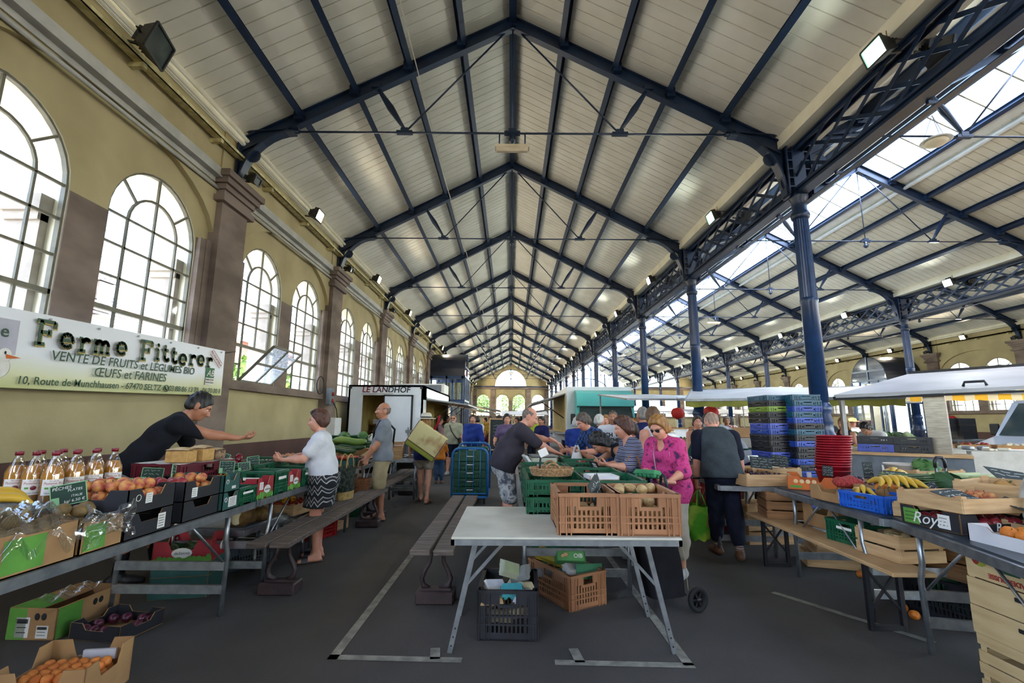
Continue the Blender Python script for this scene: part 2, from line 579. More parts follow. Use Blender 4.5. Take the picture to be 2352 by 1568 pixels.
def girder_parts(root,L=4.53):
 for z,nm in((5.76,'top_chord'),(5.06,'bottom_chord')):
  m=MB()
  m.box(-0.11,0.11,0,L,z-0.012,z+0.012)
  for x in(-0.06,0.06):m.box(x-0.008,x+0.008,0,L,z-0.06,z+0.06)
  if nm=='bottom_chord':
   m.box(-0.09,0.09,0,L,z-0.075,z-0.06)
   m.box(0.16,0.24,0,L,z-0.12,z-0.11)
   for y in(0.75,2.26,3.77):m.box(0.08,0.24,y-0.02,y+0.02,z-0.11,z-0.075)
  m.obj(nm,BLUE,root)
 n=8;w=L/n
 for k in range(n):
  for q in(0,1):
   m=MB()
   x=-0.05 if q else 0.05
   a,b=((k-0.5)*w,(k+1.5)*w)
   za,zb=(5.08,5.74)
   ya,yb=max(a,0),min(b,L)
   t0=(ya-a)/(b-a);t1=(yb-a)/(b-a)
   if q:za,zb=zb,za
   m.bar((x,ya,za+(zb-za)*t0),(x,yb,za+(zb-za)*t1),0.012,0.055,up=(0,-(zb-za),(b-a)))
   m.obj('lattice_bar',BLUE,root)
first=None
for r,xr in enumerate((X1,3*X1)):
 for i in range(1 if r==0 else 3,len(TY)):
  y=TY[i]
  lab='blue lattice girder over the %s pillars, %s bay from the camera'%('nearer' if r==0 else 'farther',ORD[i-(1 if r==0 else 3)])
  g='lattice girders over the %s pillars'%('nearer' if r==0 else 'farther')
  if first is None:
   first=thing('lattice_girder',lab,'girder',(xr,y,0),group=g)
   girder_parts(first)
  else:dup(first,(xr,y,0),0,lab,g)
def arch(c,r,z0,zs,n=14):
 """round-headed outline: from (c-r, z0) up, over and down"""
 return[(c-r,z0),(c+r,z0)]+[(c+r*math.cos(PI*i/n),zs+r*math.sin(PI*i/n)) for i in range(n+1)]
WR,WZ0,WZS=0.73,2.02,3.76
def window(name,P,U,r=WR,z0=WZ0,zs=WZS,open_hatch=False):
 """iron window: P centre on the floor line, U direction along the wall; frame, bars and one glass mesh"""
 U=Vector(U);V=Vector((0,0,1));P=Vector(P)
 def at(u,v,d=0.0):return P+U*u+V*v+U.cross(V)*d
 fr=MB()
 out=arch(0,r,z0,zs,16)
 for i in range(len(out)):
  a,b=out[i],out[(i+1)%len(out)]
  fr.bar(at(*a),at(*b),0.05,0.05,up=U.cross(V))
 ri=r*0.56
 ztop=zs+0.0
 n=12
 for i in range(n):
  t0,t1=PI*i/n,PI*(i+1)/n
  fr.bar(at(ri*math.cos(t0),ztop+ri*math.sin(t0)*0.95),at(ri*math.cos(t1),ztop+ri*math.sin(t1)*0.95),0.028,0.028,up=U.cross(V))
 for t in(PI*0.22,PI*0.5,PI*0.78):
  fr.bar(at(ri*math.cos(t),ztop+ri*0.95*math.sin(t)),at(r*math.cos(t),ztop+r*math.sin(t)),0.026,0.026,up=U.cross(V))
 zh=z0+0.62
 for u in(-ri,0,ri):
  lo=z0
  if open_hatch and u>=0:lo=zh
  fr.bar(at(u,lo),at(u,zs if u else zs+ri*0.95),0.026,0.026,up=U)
 rows=[z0+0.30,zh,z0+1.0,z0+1.38,zs]
 for q,z in enumerate(rows):
  u1=r
  u0=-r
  if open_hatch and q==0:u1=-ri
  fr.bar(at(u0,z),at(u1,z),0.026 if q!=1 else 0.05,0.026 if q!=1 else 0.05,up=U.cross(V))
 w=fr.obj(name,FRAME);struct(w)
 g=MB()
 if open_hatch:
  out=[(-r,z0),(-ri,z0),(-ri,zh),(r,zh)]+[(r*math.cos(PI*i/14),zs+r*math.sin(PI*i/14)) for i in range(15)]
 pane_tris=tessellate_polygon([[Vector((a,b,0)) for a,b in out]])
 g.add([at(*a) for a in out],[tuple(t) for t in pane_tris])
 g.obj('pane',GLASS,w)
 if open_hatch:
  h=MB()
  N=U.cross(V)
  dr=(V*0.8+N*0.75).normalized()
  H=0.8
  b0=at(-ri+0.03,z0+0.03);b1=at(r-0.06,z0+0.03)
  t0,t1=b0+dr*H,b1+dr*H
  for a,b in((b0,b1),(t0,t1),(b0,t0),(b1,t1),((b0+b1)/2,(t0+t1)/2),((b0+t0)/2,(b1+t1)/2)):
   h.bar(a,b,0.035,0.035,up=N)
  hh=h.obj('hatch',FRAME,w)
  MB().add([b0,b1,t1,t0],[(0,1,2,3)]).obj('hatch_pane',glass('dusty_glass',(0.9,0.93,0.93),0.1,0.25),hh)
 return w
WXL,WXR=-4.57,4*X1+4.57
bays=[(TY[i],TY[i]+4.53) for i in range(len(TY)) if TY[i]>-3]
nwin=0
def side_wall(side,X,s,porch_bay,bay_list):
 """s=+1: the room lies towards +X of the wall; s=-1: towards -X"""
 global nwin
 y0,y1=bay_list[0][0]-0.02,bay_list[-1][1]+0.05
 holes=[]
 for b,(ya,yb) in enumerate(bay_list):
  c=(ya+yb)/2
  if abs(ya-porch_bay)<0.1:
   holes.append([(c-1.35,0.02),(c+1.35,0.02),(c+1.35,3.8)]+[(c+1.35*math.cos(PI*i/12),3.8+1.35*math.sin(PI*i/12)) for i in range(1,12)]+[(c-1.35,3.8)])
   continue
  for d in(-0.965,0.965):
   holes.append(arch(c+d,WR,WZ0,WZS,14))
 m=MB()
 th=0.55*(-s)
 U=(0,1,0)
 m.poly([(y0,0),(y1,0),(y1,6.3),(y0,6.3)],holes,th,O=(X,0,0),U=U,V=(0,0,1),mi=0,mside=0,mhole=1)
 struct(m.obj('wall_%s'%side,[CREAM,mat('reveal_plaster','#efe9d2','#e2dbc2',2,rough=0.8)]))
 inn=X+s*0.0
 for b,(ya,yb) in enumerate(bay_list):
  c=(ya+yb)/2
  f=MB()
  x0,x1=sorted((X+s*0.001,X+s*0.07))
  if abs(ya-porch_bay)<0.1:
   for a_,b_ in((ya+0.3,c-1.36),(c+1.36,yb-0.3)):
    f.box(x0,x1,a_,b_,0,1.0,1)
    f.box(x0,x1,a_,b_,1.9,2.02,0)
  else:
   f.box(x0,x1,ya+0.3,yb-0.3,0,1.0,1)
   xs0,xs1=sorted((X+s*0.001,X+s*0.12))
   f.box(xs0,xs1,ya+0.3,yb-0.3,1.88,2.02,0)
   xs0,xs1=sorted((X+s*0.001,X+s*0.012))
   f.box(xs0,xs1,c-0.235,c+0.235,2.02,3.72,0)
   for q in(-1,1):
    yy=c+q*1.83
    f.box(min(x0,x1),max(x0,x1),yy-0.13,yy+0.13,2.02,4.0,0)
    xa,xb=sorted((X-s*0.1,X-s*0.53))
    for e in(-1,1):
     yj=c+q*0.965+e*(WR-0.03)
     xa2,xb2=sorted((X-s*0.16,X-s*0.52))
     f.box(xa2,xb2,yj-0.05,yj+0.05,2.0,3.45,2)
     f.box(xa2-0.03,xb2+0.03,yj-0.11,yj+0.11,3.45,3.62,2)
     f.box(xa2,xb2,yj-0.08,yj+0.08,3.36,3.45,2)
  struct(f.obj('trim_%s_wall_stone_%d'%(side,b+1),[STONE,DADO,mat('pale_stone','#a79d92','#8f857b',3,rough=0.8)]))
  n=16
  hw=yb-ya-0.6
  segm=[(c+hw/2*math.cos(PI*i/n),4.0+0.98*math.sin(PI*i/n)) for i in range(n+1)]
  pl=MB()
  if abs(ya-porch_bay)>0.1:
   out=[(ya+0.3,6.0)]+list(reversed(segm))+[(yb-0.3,6.0)]
   pl.poly(out,(),0.075*s,O=(X+s*0.001,0,0),U=U,V=(0,0,1))
  else:
   out=[(ya+0.3,6.0),(ya+0.3,5.45),(yb-0.3,5.45),(yb-0.3,6.0)]
   pl.poly(out,(),0.075*s,O=(X+s*0.001,0,0),U=U,V=(0,0,1))
  struct(pl.obj('wall_%s_relieving_arch_%d'%(side,b+1),CREAM))
  if abs(ya-porch_bay)>0.1:
   for q,d in enumerate((-0.965,0.965)):
    nwin+=1
    window('window_%d'%nwin,(X-s*0.04,c+d,0),(0,s*1.0,0) if s>0 else(0,-1,0),open_hatch=(side=='left' and abs(ya-7.02)<0.1 and q==0))
 for i,y in enumerate([b[0] for b in bay_list]+[bay_list[-1][1]]):
  m=MB()
  xa,xb=sorted((X,X+s*0.17))
  m.box(xa,xb,y-0.335,y+0.335,0,4.72)
  xa,xb=sorted((X,X+s*0.08))
  m.box(xa,xb,y-0.45,y+0.45,2.02,4.02)
  xa,xb=sorted((X,X+s*0.24))
  m.box(xa,xb,y-0.42,y+0.42,4.66,4.75)
  z=4.75
  for e,z2 in((0.20,4.85),(0.24,4.93),(0.29,5.02),(0.34,5.12)):
   xa,xb=sorted((X,X+s*e))
   m.box(xa,xb,y-0.335-(e-0.17),y+0.335+(e-0.17),z,z2)
   z=z2
  xa,xb=sorted((X,X+s*0.10))
  m.box(xa,xb,y-0.34,y+0.34,5.12,6.0,1)
  struct(m.obj('wall_%s_pilaster_%d'%(side,i+1),[STONE,CREAM]))
 m=MB()
 for a,z,e in((0.10,5.86,0.03),(0.19,5.83,0.035),(0.25,5.88,0.03)):
  m.tube([(X+s*a,y0,z),(X+s*a,y1,z)],e,8)
 xa,xb=sorted((X,X+s*0.2))
 m.box(xa,xb,y0,y1,5.84,6.05)
 struct(m.obj('trim_%s_cornice'%side,CREAM2))
side_wall('left',WXL,1,TY[3]+4.53*4,[b for b in bays])
side_wall('right',WXR,-1,TY[3]+4.53*4,[b for b in bays if b[0]>10])
# === far gable walls, porches, street outside, lamps
Y=YE
def gable(k,xc):
 hw=X1
 rise=[(xc-hw,0),(xc+hw,0),(xc+hw,RZ-SL*hw+0.15),(xc,RZ+0.15),(xc-hw,RZ-SL*hw+0.15)]
 holes=[[(xc-1.9,5.55),(xc+1.9,5.55)]+[(xc+1.9*math.cos(PI*i/16),5.65+1.9*math.sin(PI*i/16)) for i in range(17)]]
 cs=(-3.3,-0.98,0.98,3.3)
 for c in cs:holes.append(arch(xc+c,0.76,2.0,3.78,12))
 m=MB()
 m.poly(rise,holes,-0.5,O=(0,Y,0),U=(1,0,0),V=(0,0,1),mhole=1)
 struct(m.obj('wall_back_%s_nave'%NM[k],[CREAM,MATS['reveal_plaster']]))
 f=MB()
 for c,w in((-2.15,0.28),(2.15,0.28),(0,0.16),(-4.3,0.2),(4.3,0.2)):
  f.box(xc+c-w,xc+c+w,Y-0.12,Y-0.001,0,5.2 if abs(c)>1 else 3.8)
 f.box(xc-hw,xc+hw,Y-0.1,Y-0.001,1.86,2.0)
 f.box(xc-hw,xc+hw,Y-0.2,Y-0.001,5.2,5.4)
 for c in cs:
  for i in range(12):
   t0,t1=PI*i/12,PI*(i+1)/12
   f.bar((xc+c+0.92*math.cos(t0),Y-0.03,3.78+0.92*math.sin(t0)),(xc+c+0.92*math.cos(t1),Y-0.03,3.78+0.92*math.sin(t1)),0.08,0.1,mi=1,up=(0,1,0))
 f.box(xc-hw,xc+hw,Y-0.26,Y-0.14,5.42,5.55,2)
 struct(f.obj('trim_back_%s_nave_stone'%NM[k],[STONE,CREAM,BLUE]))
 global nwin
 for c in cs:
  nwin+=1
  window('window_%d'%nwin,(xc+c,Y+0.05,0),(1,0,0),r=0.76,z0=2.0,zs=3.78)
 nwin+=1
 w=MB()
 for i in range(1,8):
  t=PI*i/8
  w.bar((xc+0.75*math.cos(t),Y+0.05,5.65+0.75*math.sin(t)),(xc+1.9*math.cos(t),Y+0.05,5.65+1.9*math.sin(t)),0.04,0.04,up=(0,1,0))
 for rr in(0.75,1.35,1.88):
  for i in range(16):
   t0,t1=PI*i/16,PI*(i+1)/16
   w.bar((xc+rr*math.cos(t0),Y+0.05,5.65+rr*math.sin(t0)),(xc+rr*math.cos(t1),Y+0.05,5.65+rr*math.sin(t1)),0.04,0.04,up=(0,1,0))
 o=struct(w.obj('window_%d'%nwin,FRAME))
 pts=[(xc+1.9*math.cos(PI*i/16),Y+0.06,5.65+1.9*math.sin(PI*i/16)) for i in range(17)]
 MB().add(pts,[tuple(range(17))]).obj('pane',GLASS,o)
gable(0,NAVES[0]);gable(2,NAVES[2])
m=MB()
for k,xc in enumerate(NAVES):
 hs=[[(xc-1.9,5.4),(xc+1.9,5.4)]+[(xc+1.9*math.cos(PI*i/12),5.5+1.6*math.sin(PI*i/12)) for i in range(13)]]
 hs+=[arch(xc+c,0.76,2.0,3.6,10) for c in(-3.3,3.3)]+[[(xc-1.5,0.01),(xc+1.5,0.01),(xc+1.5,3.4),(xc-1.5,3.4)]]
 if k==0:hs=hs[:1]  # left nave loses its door and windows here to dim the near bays
 m.poly([(xc-X1,0),(xc+X1,0),(xc+X1,RZ-SL*X1+0.15),(xc,RZ+0.15),(xc-X1,RZ-SL*X1+0.15)],hs,0.4,O=(0,YB,0),U=(1,0,0),V=(0,0,1))
struct(m.obj('wall_front',CREAM))  # unseen end wall behind the camera, added to darken the near bays
# the middle nave ends in an iron and glass front
xc=NAVES[1]
w=MB()
for x in(-4.4,-2.75,-1.1,0.55,2.2,3.85):
 w.box(xc+x-0.06,xc+x+0.06,Y-0.1,Y+0.1,0,RZ-SL*abs(x))
for z in(2.6,4.0,4.9):
 w.box(xc-4.5,xc+4.5,Y-0.07,Y+0.07,z-0.05,z+0.05)
for i in range(18):
 t0,t1=PI*i/18,PI*(i+1)/18
 w.bar((xc+2.6*math.cos(t0),Y-0.05,4.9+1.6*math.sin(t0)),(xc+2.6*math.cos(t1),Y-0.05,4.9+1.6*math.sin(t1)),0.1,0.1,up=(0,1,0))
 if i<9:
  for q in(-1,1):
   t0,t1=PI/2*i/9,PI/2*(i+1)/9
   w.bar((xc+q*(4.4-1.5*math.sin(t0)),Y-0.05,2.6+1.4*math.cos(t0)),(xc+q*(4.4-1.5*math.sin(t1)),Y-0.05,2.6+1.4*math.cos(t1)),0.06,0.06,up=(0,1,0))
w.box(xc-4.6,xc+4.6,Y-0.1,Y+0.1,0,0.9)
o=struct(w.obj('window_glass_front',BLUE2))
MB().add([(xc-4.6,Y,0.9),(xc+4.6,Y,0.9),(xc+4.6,Y,RZ-SL*4.6),(xc,Y,RZ),(xc-4.6,Y,RZ-SL*4.6)],[(0,1,2,3,4)]).obj('pane',glass('front_glass',(0.88,0.94,0.9),0.05),o)
# --- the two glazed entrance porches with dark blue barrel hoods
NAVY=mat('navy_sheet','#1b2338','#151c2e',2.5,rough=0.45,bump=0.04,bscale=60)
PGLASS=glass('porch_glass',(0.78,0.88,0.88),0.25)
def porch(name,side,X,s,cy_):
 """s=+1 sticks out from the left wall towards +X"""
 L=2.0;rr=1.38;zs=3.85
 xe=X+s*L
 o=MB()
 n=20
 for i in range(n):
  t0,t1=PI*i/n,PI*(i+1)/n
  a=(cy_+rr*math.cos(t0),zs+rr*math.sin(t0));b=(cy_+rr*math.cos(t1),zs+rr*math.sin(t1))
  o.add([(X-s*0.5,a[0],a[1]),(xe,a[0],a[1]),(xe,b[0],b[1]),(X-s*0.5,b[0],b[1])],[(0,1,2,3)],0,True)
  ai=(cy_+(rr-0.05)*math.cos(t0),zs+(rr-0.05)*math.sin(t0));bi=(cy_+(rr-0.05)*math.cos(t1),zs+(rr-0.05)*math.sin(t1))
  o.add([(xe,a[0],a[1]),(xe,ai[0],ai[1]),(xe,bi[0],bi[1]),(xe,b[0],b[1])],[(0,1,2,3)],0)
  o.add([(X-s*0.5,ai[0],ai[1]),(xe,ai[0],ai[1]),(xe,bi[0],bi[1]),(X-s*0.5,bi[0],bi[1])],[(0,1,2,3)],0,True)
 root=tag(o.obj(name,NAVY),'glazed entrance porch with a dark blue barrel hood on the %s wall'%side,'porch')
 f=MB()
 xa,xb=sorted((X,xe))
 for q in(-1,1):
  f.box(xa,xb,cy_+q*rr-0.04,cy_+q*rr+0.04,zs-0.15,zs)
  for x in(X+s*0.15,X+s*1.0,xe-s*0.12):
   f.box(x-0.05,x+0.05,cy_+q*rr-0.04,cy_+q*rr+0.04,0,zs)
  f.box(xa,xb,cy_+q*rr-0.03,cy_+q*rr+0.03,2.45,2.55)
  f.box(xa,xb,cy_+q*rr-0.03,cy_+q*rr+0.03,0,0.9)
 for yy in(-rr,-0.7,0.0,0.7,rr):
  f.box(xe-0.04,xe+0.04,cy_+yy-0.04,cy_+yy+0.04,0,zs+(math.sqrt(max(rr*rr-yy*yy,0)) if abs(yy)<0.1 else 0))
 for z in(2.5,zs,zs+0.55):
  hw=rr if z<=zs else math.sqrt(rr*rr-0.55**2)
  f.box(xe-0.035,xe+0.035,cy_-hw,cy_+hw,z-0.05,z+0.05)
 f.obj('frame',BLUE2,root)
 g=MB()
 for q in(-1,1):
  g.add([(xa,cy_+q*rr,0.9),(xb,cy_+q*rr,0.9),(xb,cy_+q*rr,zs),(xa,cy_+q*rr,zs)],[(0,1,2,3)])
 g.add([(xe,cy_-rr,0.1),(xe,cy_+rr,0.1)]+[(xe,cy_+rr*math.cos(PI*i/n),zs+rr*math.sin(PI*i/n)) for i in range(n+1)],[tuple(range(n+3))])
 g.obj('glazing',PGLASS,root)
 return root
pc=TY[3]+4.53*4.5
porch('entrance_porch','left',WXL,1,pc)
porch('entrance_porch','right',WXR,-1,pc)
# --- outside: street, houses, trees
PAVE=mat('street_paving','#b5aea2','#9d968a',0.8,rough=0.9)
m=MB()
m.add([(-80,-40,-0.06),(-5.25,-40,-0.06),(-5.25,100,-0.06),(-80,100,-0.06)],[(0,1,2,3)])
m.add([(23.9,-40,-0.06),(90,-40,-0.06),(90,100,-0.06),(23.9,100,-0.06)],[(0,1,2,3)])
m.add([(-5.25,58,-0.06),(23.9,58,-0.06),(23.9,100,-0.06),(-5.25,100,-0.06)],[(0,1,2,3)])
m.add([(-5.25,-40,-0.06),(23.9,-40,-0.06),(23.9,YB,-0.06),(-5.25,YB,-0.06)],[(0,1,2,3)])
struct(m.obj('street_ground',PAVE))
TILE=mat('red_roof_tile','#a9755f','#8a5a48',5,rough=0.8,stretch=(1,2,1))
WALLW=mat('house_white','#e9e4da','#ddd6c8',1.5,rough=0.9)
WALLB=mat('house_beige','#d8bfa0','#c8ae8e',1.5,rough=0.9)
SLATE=mat('slate','#83786f','#665c55',7,rough=0.8)
PANE=mat('house_pane','#8fa0a8','#6d7f88',2,rough=0.1)
BRICK=mat('red_brick','#b07a66','#99634f',6,rough=0.9)
def tiles(mb,a,b,c,d,rows,mi):
 """a..b eave, d..c ridge: overlapping rows of tiles"""
 a,b,c,d=map(Vector,(a,b,c,d))
 n=(b-a).cross(d-a).normalized()
 if n.z<0:n=-n
 for i in range(rows):
  t0,t1=i/rows,(i+1)/rows
  p,q,r_,s_=a.lerp(d,t0),b.lerp(c,t0),b.lerp(c,t1),a.lerp(d,t1)
  mb.add([p+n*0.06,q+n*0.06,r_,s_,p],[(0,1,2,3),(0,3,4)],mi)
def house_window(root,X,y,z,w,h,face=1):
 f=MB()
 f.box(X,X+0.06*face,y-w/2-0.1,y+w/2+0.1,z-0.1,z+h+0.1) if face>0 else f.box(X+0.06*face,X,y-w/2-0.1,y+w/2+0.1,z-0.1,z+h+0.1)
 o=f.obj('window',WHITE,root)
 g=MB()
 for q in(-1,1):
  ya,yb=sorted((y+q*0.03,y+q*w/2))
  x0,x1=sorted((X+0.05*face,X+0.075*face))
  for k in range(2):
   g.box(x0,x1,ya,yb,z+k*h/2+0.02,z+(k+1)*h/2-0.02)
 g.obj('pane',PANE,o)
h=thing('house','beige house with a red tiled roof and white gable seen through the nearest arched window','house',(0,0,0))
MB().box(-22,-16.6,6.5,15.2,-0.06,6.2).obj('wall',WALLB,h)
m=MB();tiles(m,(-16.2,6.2,6.15),(-16.2,15.5,6.15),(-19.3,15.5,9.4),(-19.3,6.2,9.4),14,0);m.box(-22,-19.3,6.5,15.2,6.2,9.2,1)
m.obj('roof',[TILE,WALLB],h)
for y in(8.2,10.4,12.6,14.3):house_window(h,-16.6,y,4.0,1.0,1.5)
for y in(8.2,10.4,12.6,14.3):house_window(h,-16.6,y,1.0,1.0,1.7)
g=thing('house','tall white gabled house rising behind the red tiled roof','house',(0,0,0))
m=MB();m.poly([(16.6,0),(24,0),(24,10.0),(20.3,13.2),(16.6,10.0)],(),6,O=(-29,0,0),U=(0,1,0),V=(0,0,1));m.obj('wall',WALLW,g)
house_window(g,-23,19.4,9.0,0.9,1.3)
MB().box(-26.5,-25.7,18.2,19,11.5,14.2).obj('chimney',WALLW,g)
# row of houses with dormers
h=thing('house','white row house with a slate roof and dormers behind the second arched window','house',(0,0,0))
MB().box(-22,-16.8,16.3,19.4,-0.06,5.5).obj('wall',WALLW,h)
m=MB();tiles(m,(-16.4,16.0,5.45),(-16.4,19.7,5.45),(-18.2,19.7,8.0),(-18.2,16.0,8.0),14,0);m.obj('roof',SLATE,h)
for y in(16.9,17.9,18.9):
 d=MB();d.box(-18,-16.9,y-0.35,y+0.35,5.7,7.0);d.add([(-16.8,y-0.42,7.0),(-16.8,y+0.42,7.0),(-16.8,y,7.3),(-18.2,y-0.42,7.0),(-18.2,y+0.42,7.0),(-18.2,y,7.3)],[(0,1,2),(0,2,5,3),(1,4,5,2)],1)
 o=d.obj('dormer',[SLATE,SLATE],h)
 house_window(o,-16.9,y,5.85,0.42,1.0)
for y in(16.9,18.6):house_window(h,-16.8,y,3.0,0.8,1.4)
h2=thing('house','low house with an orange tiled roof at the right edge of the second arched window','house',(0,0,0))
MB().box(-22,-17,19.8,26,-0.06,4.6).obj('wall',WALLW,h2)
m=MB();tiles(m,(-16.6,19.6,4.5),(-16.6,26.2,4.5),(-19.5,26.2,7.0),(-19.5,19.6,7.0),12,0);m.obj('roof',TILE,h2)
for y in(21,23.2,25):house_window(h2,-17,y,2.6,0.8,1.3)
aer=MB()
aer.tube([(-19.5,21.5,6.9),(-19.5,21.5,10.5)],0.03,6)
for z,l in((10.3,0.9),(9.6,0.6),(9.0,0.8)):
 aer.tube([(-19.5,21.5-l/2,z),(-19.5,21.5+l/2,z)],0.015,5)
 for k in range(5):aer.tube([(-19.7,21.5-l/2+l*k/4,z),(-19.3,21.5-l/2+l*k/4,z)],0.01,5)
tag(aer.obj('television_aerial',GREYM),'thin rooftop aerial standing on the orange tiled roof','aerial')
h3=thing('house','brick house across the street behind the fourth arched window','house',(0,0,0))
m=MB();m.box(-26,-18,31,60,-0.06,6.6);m.obj('wall',BRICK,h3)
m=MB();tiles(m,(-17.6,30.7,6.5),(-17.6,60.3,6.5),(-22,60.3,9.5),(-22,30.7,9.5),10,0);m.obj('roof',TILE,h3)
for k in range(11):house_window(h3,-18,32.5+k*2.5,4.2,1.0,1.5)
LEAF=mat('tree_leaf','#7d9a4c','#5a7a38',3,rough=0.6)
BARK=mat('bark','#5c4c3d','#45382c',8,rough=0.9)
def tree(label,x,y,h,r,seed,group='trees in the street'):
 rr=random.Random(seed)
 t=thing('street_tree',label,'tree',(x,y,-0.06),group=group)
 m=MB();m.tube([(0,0,0),(0.05,0.02,h*0.3),(0,0.05,h*0.75)],[0.14,0.11,0.05],7)
 for k in range(5):
  a=rr.random()*6.3
  m.tube([(0,0,h*0.4+k*h*0.06),(r*.6*math.cos(a),r*.6*math.sin(a),h*0.6+k*h*0.07)],[0.05,0.02],5)
 m.obj('trunk',BARK,t)
 m=MB()
 for k in range(1500):
  u=rr.gauss(0,1),rr.gauss(0,1),rr.gauss(0,1)
  L=math.sqrt(sum(c*c for c in u));d=rr.random()**0.4*(0.8+0.35*math.sin(u[0]*3+seed)*math.cos(u[1]*2))
  c=Vector((u[0]/L*r*d,u[1]/L*r*d,h*0.66+u[2]/L*h*0.34*d))
  ax=Vector((rr.gauss(0,1),rr.gauss(0,1),rr.gauss(0,1))).normalized();e=ax.orthogonal()*0.13;g_=ax*0.09
  m.add([c-e,c+g_,c+e,c-g_],[(0,1,2,3)])
 m.obj('foliage',LEAF,t)
tree('leafy street tree behind the open hatch of the third arched window',-8.6,15.5,3.6,1.7,1)
tree('leafy street tree low behind the fourth arched window',-9.0,20.8,3.8,1.9,2)
tree('street tree outside the far gable of the left nave, on its left',-4.0,64,6,2.6,3)
tree('street tree outside the far gable of the left nave, near its middle',0.5,66,6.5,2.8,4)
h4=thing('house','pale house facing the far gable of the left nave','house',(0,0,0))
MB().box(1.5,10,70,78,-0.06,8).obj('wall',WALLW,h4)
for k in range(3):
 for z in(1.2,4.2):
  f=MB();f.box(2.3+k*2.3,3.5+k*2.3,69.94,70,z,z+1.6);o=f.obj('window',PANE,h4)
m=MB();tiles(m,(1,69.5,7.9),(10.5,69.5,7.9),(10.5,73,11),(1,73,11),10,0);m.obj('roof',TILE,h4)
# --- lamps
LENS_W=mat('flood_glass_warm','#fff4dd','#ffeec8',4,rough=0.2,emit='#ffe2ae',estr=9)
LENS_G=mat('flood_glass_greenish','#d5f5e4','#bfeeda',4,rough=0.2,emit='#9dffce',estr=6)
LENS_C=mat('flood_glass_cool','#f4f4ff','#e8f4e8',4,rough=0.2,emit='#f2fff0',estr=9)
LENS_OFF=mat('flood_glass_dark','#3d4a48','#2b3534',4,rough=0.12)
LAMPGREY=mat('lamp_housing','#22221f','#181816',12,rough=0.5)
def flood_parts(root,lens,w=0.30,h=0.22):
 """floodlight: looks along its own +X, tipped down a little; bracket reaches back"""
 m=MB()
 m.M=Matrix.Rotation(R(18),4,'Y')
 a,b=w/2,h/2
 m.add([(0.12,-a,-b),(0.12,a,-b),(0.12,a,b),(0.12,-a,b),(-0.04,-a*.6,-b*.7),(-0.04,a*.6,-b*.7),(-0.04,a*.6,b*.7),(-0.04,-a*.6,b*.7)],[(4,7,6,5),(0,4,5,1),(1,5,6,2),(2,6,7,3),(3,7,4,0)])
 for k in range(5):m.box(-0.09,-0.04,-a*.5+k*a*.25-0.004,-a*.5+k*a*.25+0.004,-b*.6,b*.6)
 for p,q in(((0.12,-a,-b),(0.12,a,-b)),((0.12,a,-b),(0.12,a,b)),((0.12,a,b),(0.12,-a,b)),((0.12,-a,b),(0.12,-a,-b))):
  m.bar(p,q,0.022,0.022,up=(1,0,0))
 m.box(-0.02,0.08,-0.05,0.05,b,b+0.04)
 m.obj('housing',LAMPGREY,root)
 g=MB();g.M=Matrix.Rotation(R(18),4,'Y')
 g.add([(0.115,-a*.93,-b*.93),(0.115,a*.93,-b*.93),(0.115,a*.93,b*.93),(0.115,-a*.93,b*.93)],[(0,1,2,3)])
 g.obj('lens',lens,root)
 m=MB();m.bar((-0.02,0,-0.05),(-0.2,0,-0.03),0.03,0.02);m.bar((-0.02,-a-0.015,0),(-0.02,a+0.015,0),0.02,0.01)
 m.obj('mounting_arm',LAMPGREY,root)
FL={}
def flood(key,lens,label,loc,rz,group,power=0,color=(1,1,1),w=0.3,h=0.22):
 if key not in FL:
  t=thing('floodlight',label,'lamp',loc,rz,group);flood_parts(t,lens,w,h);FL[key]=t
 else:
  t=dup(FL[key],loc,rz,label,group)
 return t
FLUX=110.0
def lamp_light(parent,power,color,M):
 ld=bpy.data.lights.new('beam','SPOT')
 ld.energy=power;ld.color=color;ld.spot_size=R(165);ld.spot_blend=0.6;ld.shadow_soft_size=0.12
 o=bpy.data.objects.new('beam',ld);col.objects.link(o);o.parent=parent;o.matrix_local=M
AIM=Matrix.Translation((0.2,0,0.0))@Matrix.Rotation(R(-78),4,'Y')
beams=[]
for i in range(2,14):
 y=TY[i]+2.265
 n=i-2
 if i==2:
  flood('off',LENS_OFF,'large unlit floodlight on the cable tray over the nearest windows',(WXL+0.42,y-0.05,5.63),0.25,'floodlights along the left wall',w=0.42,h=0.32)
 else:
  t=flood('warm',LENS_W,'lit warm floodlight on the left wall cable tray, %s from the camera'%ORD[n-1],(WXL+0.42,y,5.66),0,'lit floodlights along the left wall')
  beams.append((t,(1.0,0.86,0.66),i))
for r,xr in enumerate((X1,3*X1)):
 for i in range(2 if r==0 else 4,14):
  y=TY[i]+2.265
  n=i-(2 if r==0 else 4)
  for s in(-1,1):
   near=(r==0 and s<0)
   key='green' if(r==0 and i<4 and s<0) else 'cool'
   lab='lit floodlight on the %s lattice girder facing %s, %s from the camera'%('nearer' if r==0 else 'farther','the left nave' if(r==0 and s<0) else('the middle nave' if(r==0)==(s>0) else 'the right nave'),ORD[n])
   if i==2 and near:lab='large floodlight with a green-tinted lit lens on the nearer lattice girder'
   t=flood(key,LENS_G if key=='green' else LENS_C,lab,(xr+s*0.28,y+0.05,5.70),0 if s>0 else PI,'girder floodlights facing %s'%('the left nave' if near else 'the other naves'))
   beams.append((t,(0.94,1.0,0.93),i))
for i in range(4,14):
 y=TY[i]+2.265
 lab='lit warm floodlight on the right wall, %s from the camera'%ORD[i-4]
 t=flood('warm',LENS_W,lab,(WXR-0.42,y,5.66),PI,'lit floodlights along the right wall')
 beams.append((t,(1.0,0.86,0.66),i))
